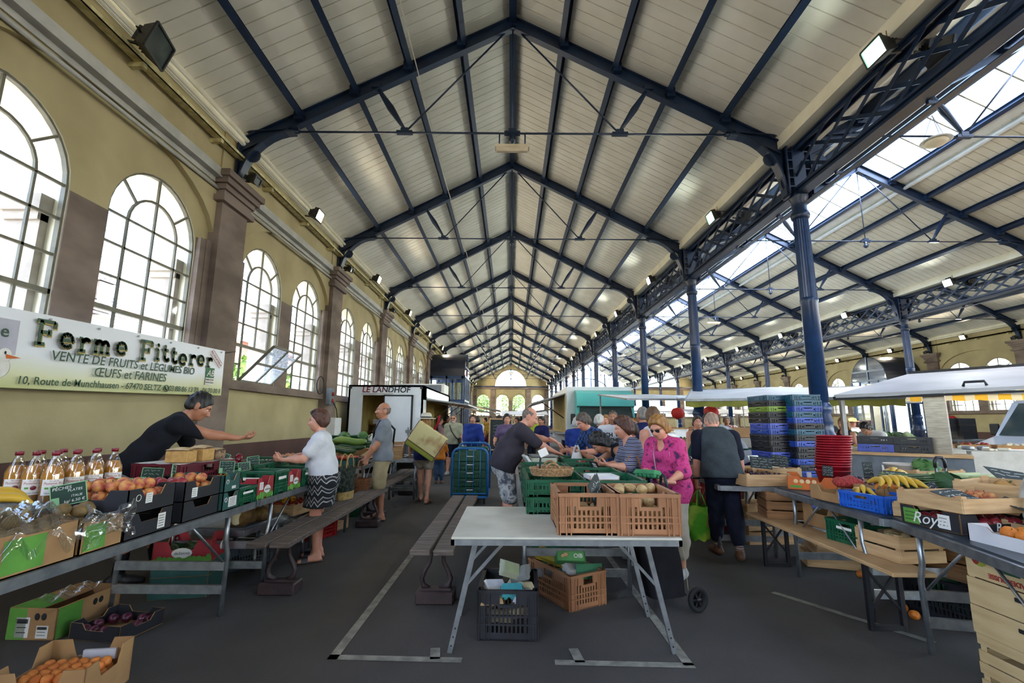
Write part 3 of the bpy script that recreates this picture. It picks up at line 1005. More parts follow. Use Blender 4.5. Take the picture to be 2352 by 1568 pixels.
for t,c,i in beams:lamp_light(t,FLUX*min(0.22+0.13*(i-2),1.1),c,AIM)
# small spotlights under every bracket of the side walls
for side,X,s,i0 in(('left',WXL,1,3),('right',WXR,-1,5)):
 for i in range(i0,13):
  lab='small dark spotlight under the bracket of the %s wall, %s from the camera'%(side,ORD[i-i0])
  flood('small',LENS_OFF,lab,(X+s*0.36,TY[i],5.22),0 if s>0 else PI,'bracket spotlights on the %s wall'%side,w=0.17,h=0.12)
TRAY=mat('cream_cable_tray','#cfc592','#b3a877',12,rough=0.7,kind='voronoi')
for side,X,s,y0 in(('left',WXL,1,-3),('right',WXR,-1,11.6)):
 m=MB()
 xa,xb=sorted((X+s*0.13,X+s*0.25))
 m.box(xa,xb,y0,YE,5.52,5.535);m.box(xb-0.008 if s>0 else xa,xb if s>0 else xa+0.008,y0,YE,5.52,5.58);m.box(xa,xa+0.008,y0,YE,5.52,5.58)
 y=y0+0.4
 while y<YE:
  xa2,xb2=sorted((X,X+s*0.25));m.box(xa2,xb2,y-0.03,y+0.03,5.46,5.52);y+=1.5
 tag(m.obj('cable_tray',TRAY),'cream perforated cable tray running along the %s wall under the ceiling'%side,'cable tray')
for i in range(2,12):
 if i==7:continue
 ya,yb=TY[i]+0.42,TY[i]+4.1
 m=MB()
 m.box(WXL+0.08,WXL+0.2,ya,yb,5.0,5.13)
 m.box(WXL+0.08,WXL+0.1,ya,yb,4.93,5.0)
 tk=tag(m.obj('trunking',mat('grey_trunking','#b4b3ab','#a3a29a',4,rough=0.5)),'grey cable trunking on the left wall between pilasters, %s bay from the camera'%ORD[i-2],'trunking','cable trunking runs on the left wall')
 MB().tube([(WXL+0.11,ya-0.05,4.86),(WXL+0.11,yb+0.1,4.86)],0.025,8).obj('conduit',MATS['grey_trunking'],tk)
FIX=mat('fixture_cream','#d6c9ae','#c5b798',5,rough=0.6)
def tube_light(label,x,y,lit=False):
 t=thing('hanging_tube_light',label,'lamp',(x,y,0))
 m=MB();m.box(-0.28,0.28,-0.07,0.07,5.78,5.83);m.add([(-0.26,-0.06,5.78),(0.26,-0.06,5.78),(0.26,0.06,5.78),(-0.26,0.06,5.78),(-0.25,-0.03,5.73),(0.25,-0.03,5.73),(0.25,0.03,5.73),(-0.25,0.03,5.73)],[(0,1,5,4),(1,2,6,5),(2,3,7,6),(3,0,4,7),(4,5,6,7)])
 m.obj('housing',FIX,t)
 m=MB()
 for x_ in(-0.21,0.21):m.tube([(x_,0,5.83),(x_,0,6.05)],0.012,6)
 m.obj('hanger',BLUE,t)
 return t
tube_light('cream tube light hung under the first tie rod of the left nave',0,TY[3])
tube_light('tube light hung under a far tie rod of the left nave',0,TY[11])
tube_light('white tube light hung under a tie rod in the middle nave',NAVES[1]-0.1,TY[6])
# dish lamps of the middle nave
def dish(label,x,y,z):
 t=thing('dish_lamp',label,'lamp',(x,y,z),group='dish lamps of the middle nave')
 MB().lathe([(0.05,0.05),(0.12,0.03),(0.21,-0.01),(0.22,-0.03),(0.2,-0.025),(0.1,0.0)],20).obj('shade',WHITE,t)
 MB().lathe([(0.15,-0.015),(0.16,-0.05),(0.13,-0.085),(0.05,-0.1)],18).obj('diffuser',FIX,t)
 m=MB()
 for k in range(3):m.tube([(0.19*math.cos(k*2.1),0.19*math.sin(k*2.1),0),(0,0,0.45)],0.005,5)
 m.obj('hanger',GREYM,t)
dish('round white dish lamp hanging beside the nearest tie rod of the middle nave',7.05,7.1,6.05)
dish('round white dish lamp far down the middle nave',8.0,TY[9]-1.2,6.05)
# bunting-thin wire running down the left nave
m=MB();m.tube([(-1.46,5.0,6.75),(-1.38,9,6.3),(-1.25,16.08,6.1),(-1.2,25,6.08),(-1.2,45,6.08)],0.007,5)
m.tube([(-1.46,5.0,6.75),(-1.5,-2,7.3)],0.007,5)
tag(m.obj('ceiling_wire',mat('wire_pale','#cfc9bb','#bdb7a8',5,rough=0.6)),'pale wire strung lengthwise under the ceiling of the left nave','wire')
# === people: smooth bodies grown from a posed skeleton
def V3(*a):return np.array(a,float)
def nrm(v):return v/(np.linalg.norm(v)+1e-9)
class Flesh:
 """soft union of tapered limbs and ellipsoids, turned into a quad mesh by surface nets"""
 def __init__(s):s.p=[];s.clip=[]
 def cap(s,a,b,ra,rb=None,k=0.014,flat=1.0,fd=None,neg=False):
  s.p.append(('c',np.array(a,float),np.array(b,float),ra,ra if rb is None else rb,k,flat,None if fd is None else nrm(np.array(fd,float)),neg));return s
 def ell(s,c,r,Rm=None,k=0.012,neg=False):
  s.p.append(('e',np.array(c,float),np.array(r,float),np.eye(3) if Rm is None else Rm,0,k,1,None,neg));return s
 def cut(s,pt,n):s.clip.append((np.array(pt,float),nrm(np.array(n,float))));return s
 def mesh(s,h):
  lo=np.full(3,1e9);hi=np.full(3,-1e9);bb=[]
  for q in s.p:
   if q[0]=='c':
    r=max(q[3],q[4]);a=np.minimum(q[1],q[2])-r;b=np.maximum(q[1],q[2])+r
   else:
    r=q[2].max();a=q[1]-r;b=q[1]+r
   bb.append((a-4.5*q[5],b+4.5*q[5]))
   if not q[8]:lo=np.minimum(lo,a-2.0*q[5]);hi=np.maximum(hi,b+2.0*q[5])
  lo=lo-2*h;n=np.ceil((hi-lo)/h).astype(int)+3
  S=np.full(n,1e-7)
  ax=[lo[i]+h*np.arange(n[i]) for i in range(3)]
  for q,(a,b) in zip(s.p,bb):
   i0=np.maximum(((a-lo)/h).astype(int),0);i1=np.minimum(((b-lo)/h).astype(int)+2,n)
   if(i1<=i0).any():continue
   X=ax[0][i0[0]:i1[0]][:,None,None];Y_=ax[1][i0[1]:i1[1]][None,:,None];Z=ax[2][i0[2]:i1[2]][None,None,:]
   if q[0]=='c':
    A,B,ra,rb,k,fl,fd=q[1],q[2],q[3],q[4],q[5],q[6],q[7]
    d=B-A;L2=d@d+1e-12
    px,py,pz=X-A[0],Y_-A[1],Z-A[2]
    t=np.clip((px*d[0]+py*d[1]+pz*d[2])/L2,0,1)
    qx,qy,qz=px-t*d[0],py-t*d[1],pz-t*d[2]
    r2=qx*qx+qy*qy+qz*qz
    if fd is not None and fl!=1.0:
     w=qx*fd[0]+qy*fd[1]+qz*fd[2]
     r2=r2+w*w*(1/(fl*fl)-1)
    D=np.sqrt(r2)-(ra+(rb-ra)*t)
   else:
    c,r,Rm,k=q[1],q[2],q[3],q[5]
    px,py,pz=X-c[0],Y_-c[1],Z-c[2]
    u=(px*Rm[0,0]+py*Rm[1,0]+pz*Rm[2,0])/r[0]
    v=(px*Rm[0,1]+py*Rm[1,1]+pz*Rm[2,1])/r[1]
    w=(px*Rm[0,2]+py*Rm[1,2]+pz*Rm[2,2])/r[2]
    m=np.sqrt(u*u+v*v+w*w)
    D=(m-1)*r.min()*1.15
   E=np.exp(np.clip(-D/k,-16,6))
   sl=(slice(i0[0],i1[0]),slice(i0[1],i1[1]),slice(i0[2],i1[2]))
   if q[8]:S[sl]=S[sl]/(1+E)
   else:S[sl]+=E
  f=-np.log(np.maximum(S,1e-7))*0.014
  for pt,nn in s.clip:
   pl=(ax[0]-pt[0])[:,None,None]*nn[0]+(ax[1]-pt[1])[None,:,None]*nn[1]+(ax[2]-pt[2])[None,None,:]*nn[2]
   f=np.maximum(f,pl)
  return nets(f,lo,h)
def nets(f,lo,h):
 s=f<0
 c8=[(i,j,k) for i in(0,1) for j in(0,1) for k in(0,1)]
 n=np.array(f.shape)-1
 def sh(a,o):return a[o[0]:o[0]+n[0],o[1]:o[1]+n[1],o[2]:o[2]+n[2]]
 cnt=sum(sh(s,o).astype(np.int8) for o in c8)
 act=(cnt>0)&(cnt<8)
 I=np.argwhere(act)
 if len(I)==0:return[],[]
 idx=-np.ones(n,int);idx[act]=np.arange(len(I))
 pos=np.zeros((len(I),3));num=np.zeros(len(I))
 for o in c8:
  for axi in range(3):
   if o[axi]:continue
   o2=list(o);o2[axi]=1
   fa=f[I[:,0]+o[0],I[:,1]+o[1],I[:,2]+o[2]]
   fb=f[I[:,0]+o2[0],I[:,1]+o2[1],I[:,2]+o2[2]]
   x=(fa<0)!=(fb<0)
   t=np.where(x,fa/np.where(x,fa-fb,1),0)
   p=np.array(o,float)[None,:].repeat(len(I),0);p[:,axi]=t
   pos+=p*x[:,None];num+=x
 V=lo+h*(I+pos/num[:,None])
 F=[]
 for axi in range(3):
  b,c=(axi+1)%3,(axi+2)%3
  a0=[slice(None)]*3;a1=[slice(None)]*3
  a0[axi]=slice(0,-1);a1[axi]=slice(1,None)
  ch=s[tuple(a0)]!=s[tuple(a1)]
  E=np.argwhere(ch)
  E=E[(E[:,b]>0)&(E[:,c]>0)&(E[:,b]<n[b])&(E[:,c]<n[c])]
  def cell(db,dc):
   q=E.copy();q[:,b]-=db;q[:,c]-=dc
   return idx[q[:,0],q[:,1],q[:,2]]
  Q=np.stack([cell(0,0),cell(1,0),cell(1,1),cell(0,1)],1)
  fl=s[E[:,0],E[:,1],E[:,2]]
  Q[~fl]=Q[~fl][:,::-1]
  F.append(Q[(Q>=0).all(1)])
 F=np.concatenate(F)
 return V,F
def np_obj(name,V,F,mats,parent=None,mi=None):
 me=bpy.data.meshes.new(name)
 me.vertices.add(len(V));me.vertices.foreach_set('co',np.asarray(V,np.float32).ravel())
 me.loops.add(len(F)*4);me.loops.foreach_set('vertex_index',np.asarray(F,np.int32).ravel())
 me.polygons.add(len(F));me.polygons.foreach_set('loop_start',np.arange(0,len(F)*4,4,dtype=np.int32))
 me.update(calc_edges=True)
 for m in(mats if isinstance(mats,(list,tuple)) else[mats]):me.materials.append(m)
 me.polygons.foreach_set('use_smooth',np.ones(len(F),bool))
 if mi is not None:me.polygons.foreach_set('material_index',np.asarray(mi,np.int32))
 me.validate()
 o=bpy.data.objects.new(name,me);col.objects.link(o)
 if parent is not None:o.parent=parent
 return o
def ik(a,b,l1,l2,hint):
 """middle joint of a two-bone limb from a to b; if b is out of reach it is pulled in"""
 d=b-a;L=np.linalg.norm(d)
 if L>(l1+l2)*0.995:d=d/L*(l1+l2)*0.995;b=a+d;L=np.linalg.norm(d)
 u=d/L;x=(l1*l1-l2*l2+L*L)/(2*L)
 hgt=math.sqrt(max(l1*l1-x*x,0))
 w=hint-u*(hint@u);w=nrm(w)
 return a+u*x+w*hgt,b
SKIN=[mat('skin_fair','#cf9a7d','#bf8569',9,rough=0.5),mat('skin_tan','#ba8062','#a86f53',9,rough=0.5),mat('skin_rosy','#d59b80','#c5836a',9,rough=0.5)]
LIPS=mat('lips','#b37565','#a56a5b',9,rough=0.45)
EYEW=mat('eye_white','#e8e4df','#d9d5cf',9,rough=0.2);EYED=mat('eye_dark','#2a211c','#1d1713',9,rough=0.15)
def cloth(key,c1,c2=None,**k):
 return mat('cloth_'+key,c1,c2,k.pop('scale',7),rough=0.9,bump=k.pop('bump',0.25),bscale=k.pop('bscale',25),spec=0.2,**k)
def rotv(v,axis,a):
 axis=nrm(axis);return v*math.cos(a)+np.cross(axis,v)*math.sin(a)+axis*(axis@v)*(1-math.cos(a))
def hand(w,d,n,side,k=1.0,curl=0.35,spread=0.12,h=0.0048):
 """w wrist, d direction of the fingers, n palm normal (the way the palm faces), side +1 when the thumb leaves towards d x n"""
 d=nrm(d);n=nrm(n-d*(n@d));x=np.cross(d,n)*side
 F=Flesh()
 F.cap(w-d*0.07*k,w+d*0.012*k,0.028*k,0.026*k,0.008,0.8,n)
 F.cap(w+d*0.02*k,w+d*0.075*k,0.032*k,0.04*k,0.006,0.36,n)
 for q,(o,L) in enumerate(((0.029,0.072),(0.0095,0.082),(-0.0105,0.076),(-0.029,0.060))):
  p=w+(d*(0.09-abs(o)*0.25)+x*o)*k
  dd=nrm(d+x*o*spread*25)
  c=curl*(1+0.18*q)
  r=0.0088*k
  for j,fr in enumerate((0.45,0.31,0.24)):
   axis=np.cross(dd,n)
   dd=rotv(dd,axis,c*(0.8 if j==0 else 1.1))
   p2=p+dd*L*fr*k
   F.cap(p,p2,r,r*0.88,0.0030);p=p2;r*=0.88
 p=w+(d*0.03+x*0.026)*k
 dd=nrm(d*0.65+x*0.75+n*(0.2+curl*0.5))
 for L,r in((0.042,0.0125),(0.03,0.0105),(0.024,0.009)):
  p2=p+dd*L*k;F.cap(p,p2,r*k,r*0.88*k,0.0035);p=p2
  dd=nrm(dd+d*0.35+n*curl*0.3)
 return F.mesh(h)
def person(label,x,y,rz,h=1.72,lean=0,curve=0,head=(0,0),arms=None,feet=None,skin=0,fat=0.0,fem=False,hair=None,top=None,bottom=None,shoes=None,extra=None,res=1.0,group=None,glasses=None,broad=1.0,name='person',knees=None,hands=True,zoff=0.0):
 """a standing figure looking along its own +Y. lean/curve bend it forward at hips / upper back, head=(turn, nod) in degrees.
    arms: {'L'/'R': dict(w=wrist, hint=, curl=, palm=, dir=)} in the figure's own metres"""
 k=h/1.75
 ex=V3(1,0,0)
 la,lb=R(lean),R(lean+curve)
 u1,f1=V3(0,math.sin(la),math.cos(la)),V3(0,math.cos(la),-math.sin(la))
 u2,f2=V3(0,math.sin(lb),math.cos(lb)),V3(0,math.cos(lb),-math.sin(lb))
 P=V3(0,-0.10*math.sin(la)*2.0*k,0.94*k+zoff)
 W=P+u1*0.15*k;Cc=W+(u1+u2)/2*0.20*k;N=Cc+u2*0.18*k
 yaw,nod=R(head[0]),R(head[1])+lb*0.55
 hu=nrm(V3(0,math.sin(nod),math.cos(nod)))
 hf=V3(math.sin(-yaw)*math.cos(nod),math.cos(yaw)*math.cos(nod),-math.sin(nod));hf=nrm(hf)
 hr=nrm(np.cross(hf,hu));hu=np.cross(hr,hf)
 Hc=N+u2*0.055*k+hu*0.115*k+hf*0.025*k
 Rm=np.stack([hr,hf,hu],1)
 hk=k*(0.97 if fem else 1.0)*1.04
 sw=(0.165 if fem else 0.19)*k*broad
 sh={'R':N-u2*0.06*k+ex*sw,'L':N-u2*0.06*k-ex*sw}
 hipw=(0.095 if fem else 0.088)*k
 hp={'R':P+ex*hipw,'L':P-ex*hipw}
 ft={'R':V3(0.10,0.0,0)*k,'L':V3(-0.10,0.0,0)*k}
 for q,v in(feet or{}).items():ft[q]=V3(*v)
 an,kn,ftd={},{},{}
 for q in 'RL':
  an[q]=ft[q]+V3(0,0,0.085*k)
  hint=V3(0.1 if q=='R' else-0.1,1,0)
  kn[q],an[q]=ik(hp[q],an[q],0.43*k,0.43*k,hint)
  ftd[q]=nrm(V3(0.22 if q=='R' else-0.22,1,0))
 el,wr,hd={},{},{}
 arms=arms or{}
 for q in 'RL':
  sg=1 if q=='R' else-1
  a=arms.get(q,{})
  w=V3(*a['w']) if 'w' in a else sh[q]+V3(sg*0.08,0.08,-0.53)*k
  el[q],wr[q]=ik(sh[q],w,0.285*k,0.25*k,V3(*a.get('hint',(sg*0.5,-1,-0.4))))
  hd[q]=a
 B=Flesh()
 fx=1+fat
 def torso(F,g,low=True):
  bw=(0.125 if fem else 0.135)*k*(1+0.5*fat)*(0.92+0.08*broad)
  F.cap(Cc-u2*0.02*k-ex*0.05*k,Cc-u2*0.02*k+ex*0.05*k,bw*0.86+g,None,0.02,0.78,f2)
  F.cap(W-ex*0.05*k,W+ex*0.05*k,0.10*k*fx+g,None,0.025,0.85,f1)
  F.cap(W,Cc,0.115*k*fx+g,0.12*k+g,0.02,0.85,f1)
  if fat:F.ell(W+f1*0.055*k*fx+u1*0.02*k,V3(0.15,0.12,0.16)*k*(0.7+fat*0.6)+g,np.stack([ex,f1,u1],1),0.03)
  F.cap(sh['L']*0.7+sh['R']*0.3-u2*0.03*k,sh['R']*0.7+sh['L']*0.3-u2*0.03*k,0.072*k+g,None,0.02,0.85,f2)
  F.cap(N-u2*0.02*k,sh['L']-ex*0.0,0.05*k+g,0.05*k+g,0.02)
  F.cap(N-u2*0.02*k,sh['R'],0.05*k+g,0.05*k+g,0.02)
  if fem:
   for sg in(-1,1):F.ell(Cc+u2*0.03*k+f2*0.09*k+ex*sg*0.07*k,V3(0.07,0.06,0.065)*k*(1+0.4*fat)+g,np.stack([ex,f2,u2],1),0.02)
  if low:
   F.cap(P-ex*0.06*k,P+ex*0.06*k,(0.118 if fem else 0.105)*k*(1+0.5*fat)+g,None,0.025,0.85,f1)
   F.cap(P,W,0.125*k*fx+g,0.11*k*fx+g,0.02,0.85,f1)
   for q in 'RL':
    F.ell(hp[q]-f1*0.04*k,V3(0.085,0.085,0.1)*k*(1+.4*fat)+g,None,0.02)
    F.cap(hp[q]+u1*0.02,hp[q]+(kn[q]-hp[q])*0.25,0.086*k*(1+.3*fat)+g,0.082*k*(1+.3*fat)+g,0.016)
 def arm(F,q,g,upto=2.0):
  s_,e_,w_=sh[q],el[q],wr[q]
  t=min(upto,1.0)
  F.cap(s_,s_+(e_-s_)*t,(0.047 if fem else 0.051)*k*(1+.25*fat)+g,((0.047 if fem else 0.051)-0.011*t)*k*(1+.25*fat)+g,0.014)
  if upto>1:
   t=upto-1
   mid=e_+(w_-e_)*min(0.3,t)
   F.cap(e_,mid,0.037*k+g,0.039*k+g,0.012)
   if t>0.3:F.cap(mid,e_+(w_-e_)*t,0.039*k+g,(0.039-0.014*(t-0.3)/0.7)*k+g,0.012)
 def leg(F,q,g,upto=2.0,flare=0.0):
  a,b,c=hp[q],kn[q],an[q]
  t=min(upto,1.0)
  F.cap(a,a+(b-a)*t,0.088*k*(1+.3*fat)+g,(0.088-0.03*t)*k*(1+.2*fat)+g+flare*t,0.016)
  if upto>1:
   t=upto-1
   m=b+(c-b)*0.3-V3(0,0.012*k,0)
   F.cap(b,m,0.055*k+g+flare,0.056*k+g+flare,0.014)
   F.cap(m,b+(c-b)*t,0.056*k+g+flare,(0.056-0.02*t)*k+g+flare,0.014)
 torso(B,-0.008)
 bare=shoes and shoes.get('kind') in('sandal','slide','bare')
 for q in 'RL':
  arm(B,q,0.0);leg(B,q,0.0)
  if bare:
   a=an[q];d=ftd[q];g0=V3(a[0],a[1],a[2]-0.052*k)
   B.cap(a-d*0.02*k,g0+d*0.12*k,0.036*k,0.026*k,0.012)
   B.cap(g0-d*0.045*k,g0+d*0.16*k,0.03*k,0.024*k,0.01,0.8,V3(0,0,1))
   for t_ in range(5):B.cap(g0+d*0.15*k+np.cross(d,V3(0,0,1))*(t_-2)*0.014*k,g0+d*(0.19-abs(t_-1.5)*0.008)*k+np.cross(d,V3(0,0,1))*(t_-2)*0.015*k-V3(0,0,0.004),0.011*k,0.009*k,0.006)
 B.cap(N-u2*0.03*k,Hc-hu*0.03*k,0.058*k*(1+.2*fat),0.056*k*(1+.2*fat),0.014)
 Vs,Fs=B.mesh(0.013*res)
 parts=[(Vs,Fs,np.zeros(len(Fs),int))]
 H=Flesh()
 def hp_(a,b,c):return Hc+(hr*a+hf*b+hu*c)*hk
 H.cap(N-u2*0.0*k,Hc-hu*0.04*k,0.055*k*(1+.2*fat),0.054*k*(1+.2*fat),0.014)
 H.ell(hp_(0,-0.012,0.02),V3(0.074,0.094,0.098)*hk,Rm,0.010)
 H.ell(hp_(0,0.028,-0.045),V3(0.059+0.008*fat,0.062,0.072)*hk,Rm,0.010)
 H.ell(hp_(0,0.055,-0.095),V3(0.026,0.024,0.02)*hk,Rm,0.010)
 H.cap(hp_(0,0.086,0.004),hp_(0,0.108,-0.032),0.0095*hk,0.0135*hk,0.006)
 for sg in(-1,1):
  H.ell(hp_(sg*0.012,0.096,-0.036),V3(0.008,0.01,0.008)*hk,Rm,0.005)
  H.ell(hp_(sg*0.034,0.066,-0.028),V3(0.022,0.02,0.022)*hk,Rm,0.010)
  H.cap(hp_(sg*0.012,0.084,0.02),hp_(sg*0.045,0.07,0.022),0.009*hk,0.008*hk,0.007)
  H.ell(hp_(sg*0.076,-0.012,-0.012),V3(0.010,0.020,0.032)*hk,Rm,0.005)
  H.ell(hp_(sg*0.031,0.090,0.002),V3(0.015,0.013,0.008)*hk,Rm,0.005,neg=True)
 H.cap(hp_(-0.018,0.077,-0.067),hp_(0.018,0.077,-0.067),0.0075*hk,None,0.005)
 H.cap(hp_(-0.015,0.076,-0.077),hp_(0.015,0.076,-0.077),0.0078*hk,None,0.005)
 hv,hq=H.mesh(0.0062*res**0.8)
 cen=hv[hq].mean(1)-Hc
 a_,b_,c_=cen@hr/hk,cen@hf/hk,cen@hu/hk
 lip=((a_/0.021)**2+((c_+0.0715)/0.0095)**2<1)&(b_>0.06)
 parts.append((hv,hq,lip.astype(int)))
 for q in 'RL':
  sg=1 if q=='R' else-1
  a=hd[q]
  fd=nrm(wr[q]-el[q])
  d=nrm(V3(*a['dir'])) if 'dir' in a else nrm(fd+V3(0,0.15,-0.1))
  pn=V3(*a['palm']) if 'palm' in a else V3(-sg,0.2,0.0)
  if hands:
   hv,hq=hand(wr[q],d,pn,-sg if a.get('flip') else sg,k*(0.92 if fem else 1.0),a.get('curl',0.35),a.get('spread',0.12),0.005*res)
  else:
   F=Flesh();F.cap(wr[q]-fd*0.03,wr[q]+d*0.07*k,0.026*k,0.034*k,0.01,0.5,pn)
   for o in(-0.02,0,0.02):F.cap(wr[q]+d*0.07*k,wr[q]+(d*0.15+np.cross(d,nrm(pn))*o*1.5)*k,0.013*k,0.01*k,0.006)
   F.cap(wr[q]+d*0.02*k,wr[q]+(d*0.08+np.cross(d,nrm(pn))*0.05*sg)*k,0.013*k,0.011*k,0.006)
   hv,hq=F.mesh(0.010)
  parts.append((hv,hq,np.zeros(len(hq),int)))
 off=0;AV,AF,AM=[],[],[]
 for v,f,m in parts:
  if len(v)==0:continue
  AV.append(v);AF.append(f+off);AM.append(m);off+=len(v)
 root=np_obj(name,np.concatenate(AV),np.concatenate(AF),[SKIN[skin],LIPS],None,np.concatenate(AM))
 root.location=(x,y,0);root.rotation_euler=(0,0,rz)
 tag(root,label,'person',group)
 if res<1.6:
  m=MB()
  for sg in(-1,1):
   m.ball(hp_(sg*0.031,0.0722,0.0),0.0115*hk,8,6,0)
   m.ball(hp_(sg*0.031,0.0795,-0.001),0.0056*hk,7,5,1)
  m.obj('eyes',[EYEW,EYED],root)
 hc=(hair or{}).get('mat')
 if hc is not None and res<1.6:
  m=MB()
  for sg in(-1,1):m.tube([hp_(sg*0.014,0.091,0.021),hp_(sg*0.032,0.086,0.027),hp_(sg*0.05,0.072,0.021)],[0.004*hk,0.005*hk,0.003*hk],5)
  m.obj('eyebrows',hair.get('brow',hc),root)
 if hair and hair['kind']!='none':
  G=Flesh();kind=hair['kind']
  if kind in('short','bob','long','bun','crop'):
   t={'crop':0.004,'short':0.014,'bob':0.022,'long':0.018,'bun':0.012}[kind]+hair.get('vol',0)
   G.ell(hp_(0,-0.016,0.026),V3(0.076+t,0.096+t,0.1+t)*hk,Rm,0.010)
   if kind in('short','crop'):
    G.cap(hp_(-0.05,-0.06,-0.03),hp_(0.05,-0.06,-0.03),(0.035+t)*hk,None,0.012)
    if kind=='short' and hair.get('fringe'):
     for q in range(5):G.cap(hp_(-0.05+q*0.025,0.05,0.09),hp_(-0.055+q*0.027,0.088,0.05),0.016*hk,0.01*hk,0.008)
   if kind=='bob':
    for sg in(-1,1):G.cap(hp_(sg*0.075,-0.02,0.0),hp_(sg*0.07,-0.03,-0.10),0.032*hk,0.03*hk,0.015)
    G.cap(hp_(-0.04,-0.085,-0.02),hp_(-0.04,-0.08,-0.13),0.045*hk,0.04*hk,0.015)
    G.cap(hp_(0.04,-0.085,-0.02),hp_(0.04,-0.08,-0.13),0.045*hk,0.04*hk,0.015)
   if kind=='long':
    for sg in(-1,1):G.cap(hp_(sg*0.075,-0.02,0.0),hp_(sg*0.085,0.0,-0.24),0.035*hk,0.022*hk,0.015)
    for o in(-0.05,0,0.05):G.cap(hp_(o,-0.08,-0.02),hp_(o*1.2,-0.11,-0.28),0.045*hk,0.03*hk,0.015)
   G.cut(hp_(0,hair.get('line',0.058),0.045),Rm@V3(0,0.86,-0.5))
   if kind in('short','crop','bun'):G.cut(hp_(0,-0.02,hair.get('nape',-0.075)),Rm@V3(0,0.55,-0.83))
  elif kind=='fringe_ring':
   G.ell(hp_(0,-0.014,0.02),V3(0.08,0.1,0.1)*hk,Rm,0.010)
   G.cut(hp_(0,-0.06,hair.get('crown',0.06)),Rm@V3(0,0.15,0.98));G.cut(hp_(0,0.03,0.0),Rm@V3(0,1,0));G.cut(hp_(0,-0.02,-0.06),Rm@V3(0,0.4,-0.9))
  v,f=G.mesh(0.007*res**0.8)
  if len(v):
   if kind!='crop':
    rg=np.random.RandomState(int(abs(x*100+y*10))+3)
    ph=rg.rand(3)*6
    q=v-Hc
    v=v+nrm(hu)[None,:]*0+(q/(np.linalg.norm(q,axis=1,keepdims=True)+1e-6))*(0.0035*np.sin(q[:,:1]*170+ph[0]+q[:,2:]*40)+0.003*np.sin(q[:,1:2]*150+ph[1]))
   np_obj('hair',v,f,hc,root)
 if hair and hair.get('beard'):
  G=Flesh()
  G.ell(hp_(0,0.03,-0.06),V3(0.06,0.066,0.066)*hk,Rm,0.008);G.ell(hp_(0,0.062,-0.1),V3(0.034,0.03,0.03)*hk,Rm,0.008)
  G.cut(hp_(0,0.05,-0.078),Rm@V3(0,-0.2,0.98));G.cut(hp_(0,0.03,-0.08),Rm@V3(0,-1,0))
  v,f=G.mesh(0.007);np_obj('beard',v,f,hair['beard'],root)
 if glasses:
  m=MB()
  gy=0.098
  for sg in(-1,1):
   if glasses.get('dark'):m.add([hp_(sg*0.01,gy,0.014),hp_(sg*0.056,gy-0.014,0.014),hp_(sg*0.05,gy-0.013,-0.02),hp_(sg*0.016,gy,-0.02)],[(0,1,2,3)])
   m.tube([hp_(sg*0.01,gy,0.014),hp_(sg*0.056,gy-0.014,0.014),hp_(sg*0.05,gy-0.013,-0.02),hp_(sg*0.016,gy,-0.02)],0.0022,5,closed=True)
   m.tube([hp_(sg*0.056,gy-0.014,0.01),hp_(sg*0.081,0.0,0.008)],0.002,5)
  m.tube([hp_(-0.01,gy,0.008),hp_(0.01,gy,0.008)],0.0022,5)
  m.obj('glasses',BLACK,root)
 if hair and hair.get('shades'):
  m=MB()
  for sg in(-1,1):
   m.add([hp_(sg*0.008,0.088,0.108),hp_(sg*0.055,0.072,0.105),hp_(sg*0.05,0.045,0.128),hp_(sg*0.012,0.06,0.132)],[(0,1,2,3)])
   m.tube([hp_(sg*0.008,0.088,0.108),hp_(sg*0.055,0.072,0.105),hp_(sg*0.05,0.045,0.128),hp_(sg*0.012,0.06,0.132)],0.003,5,closed=True)
   m.tube([hp_(sg*0.055,0.072,0.105),hp_(sg*0.092,0.0,0.06)],0.003,5)
  m.obj('sunglasses',BLACK,root)
 if top:
  g=top.get('g',0.021)
  G=Flesh();torso(G,g,True)
  sl_=top.get('sleeve',0.62)
  for q in 'RL':
   if sl_>0:arm(G,q,g+top.get('loose',0.006),sl_)
  hem=top.get('hem',-0.06)
  G.cut(P+u1*hem*k,-u1+V3(0,0,0))
  G.cut(N+u2*top.get('neck',0.05)*k,u2+f2*0.2)
  if top.get('vneck'):G.ell(N+f2*0.075*k-u2*top['vneck']*0.5*k,V3(0.055*k,0.06*k,top['vneck']*k),np.stack([ex,f2,u2],1),0.008,neg=True)
  elif top.get('scoop'):G.ell(N+f2*0.03*k,V3(0.09,0.11,top['scoop'])*k,np.stack([ex,f2,u2],1),0.008,neg=True)
  if sl_==0:
   for q,sg in(('R',1),('L',-1)):G.cut(sh[q]-ex*sg*top.get('strap',0.035)*k,ex*sg+u2*0.12)
  v,f=G.mesh(0.0125*res)
  wv=v-P
  v=v+f1[None,:]*(0.004*np.sin(wv[:,2:]*42+wv[:,:1]*14+x))
  o=np_obj(top.get('name','shirt'),v,f,top['mat'],root)
  if top.get('collar'):
   m=MB();rr=0.064*k*(1+.2*fat)
   pts=[N+u2*0.02*k+(ex*math.sin(t)+f2*math.cos(t)*1.0)*rr-f2*0.008+(u2*-0.02*k if abs(t)<0.5 else 0) for t in[R(a) for a in range(25,336,31)]]
   m.tube(pts,[0.012*k]*len(pts),6);m.obj('collar',top['mat'],o)
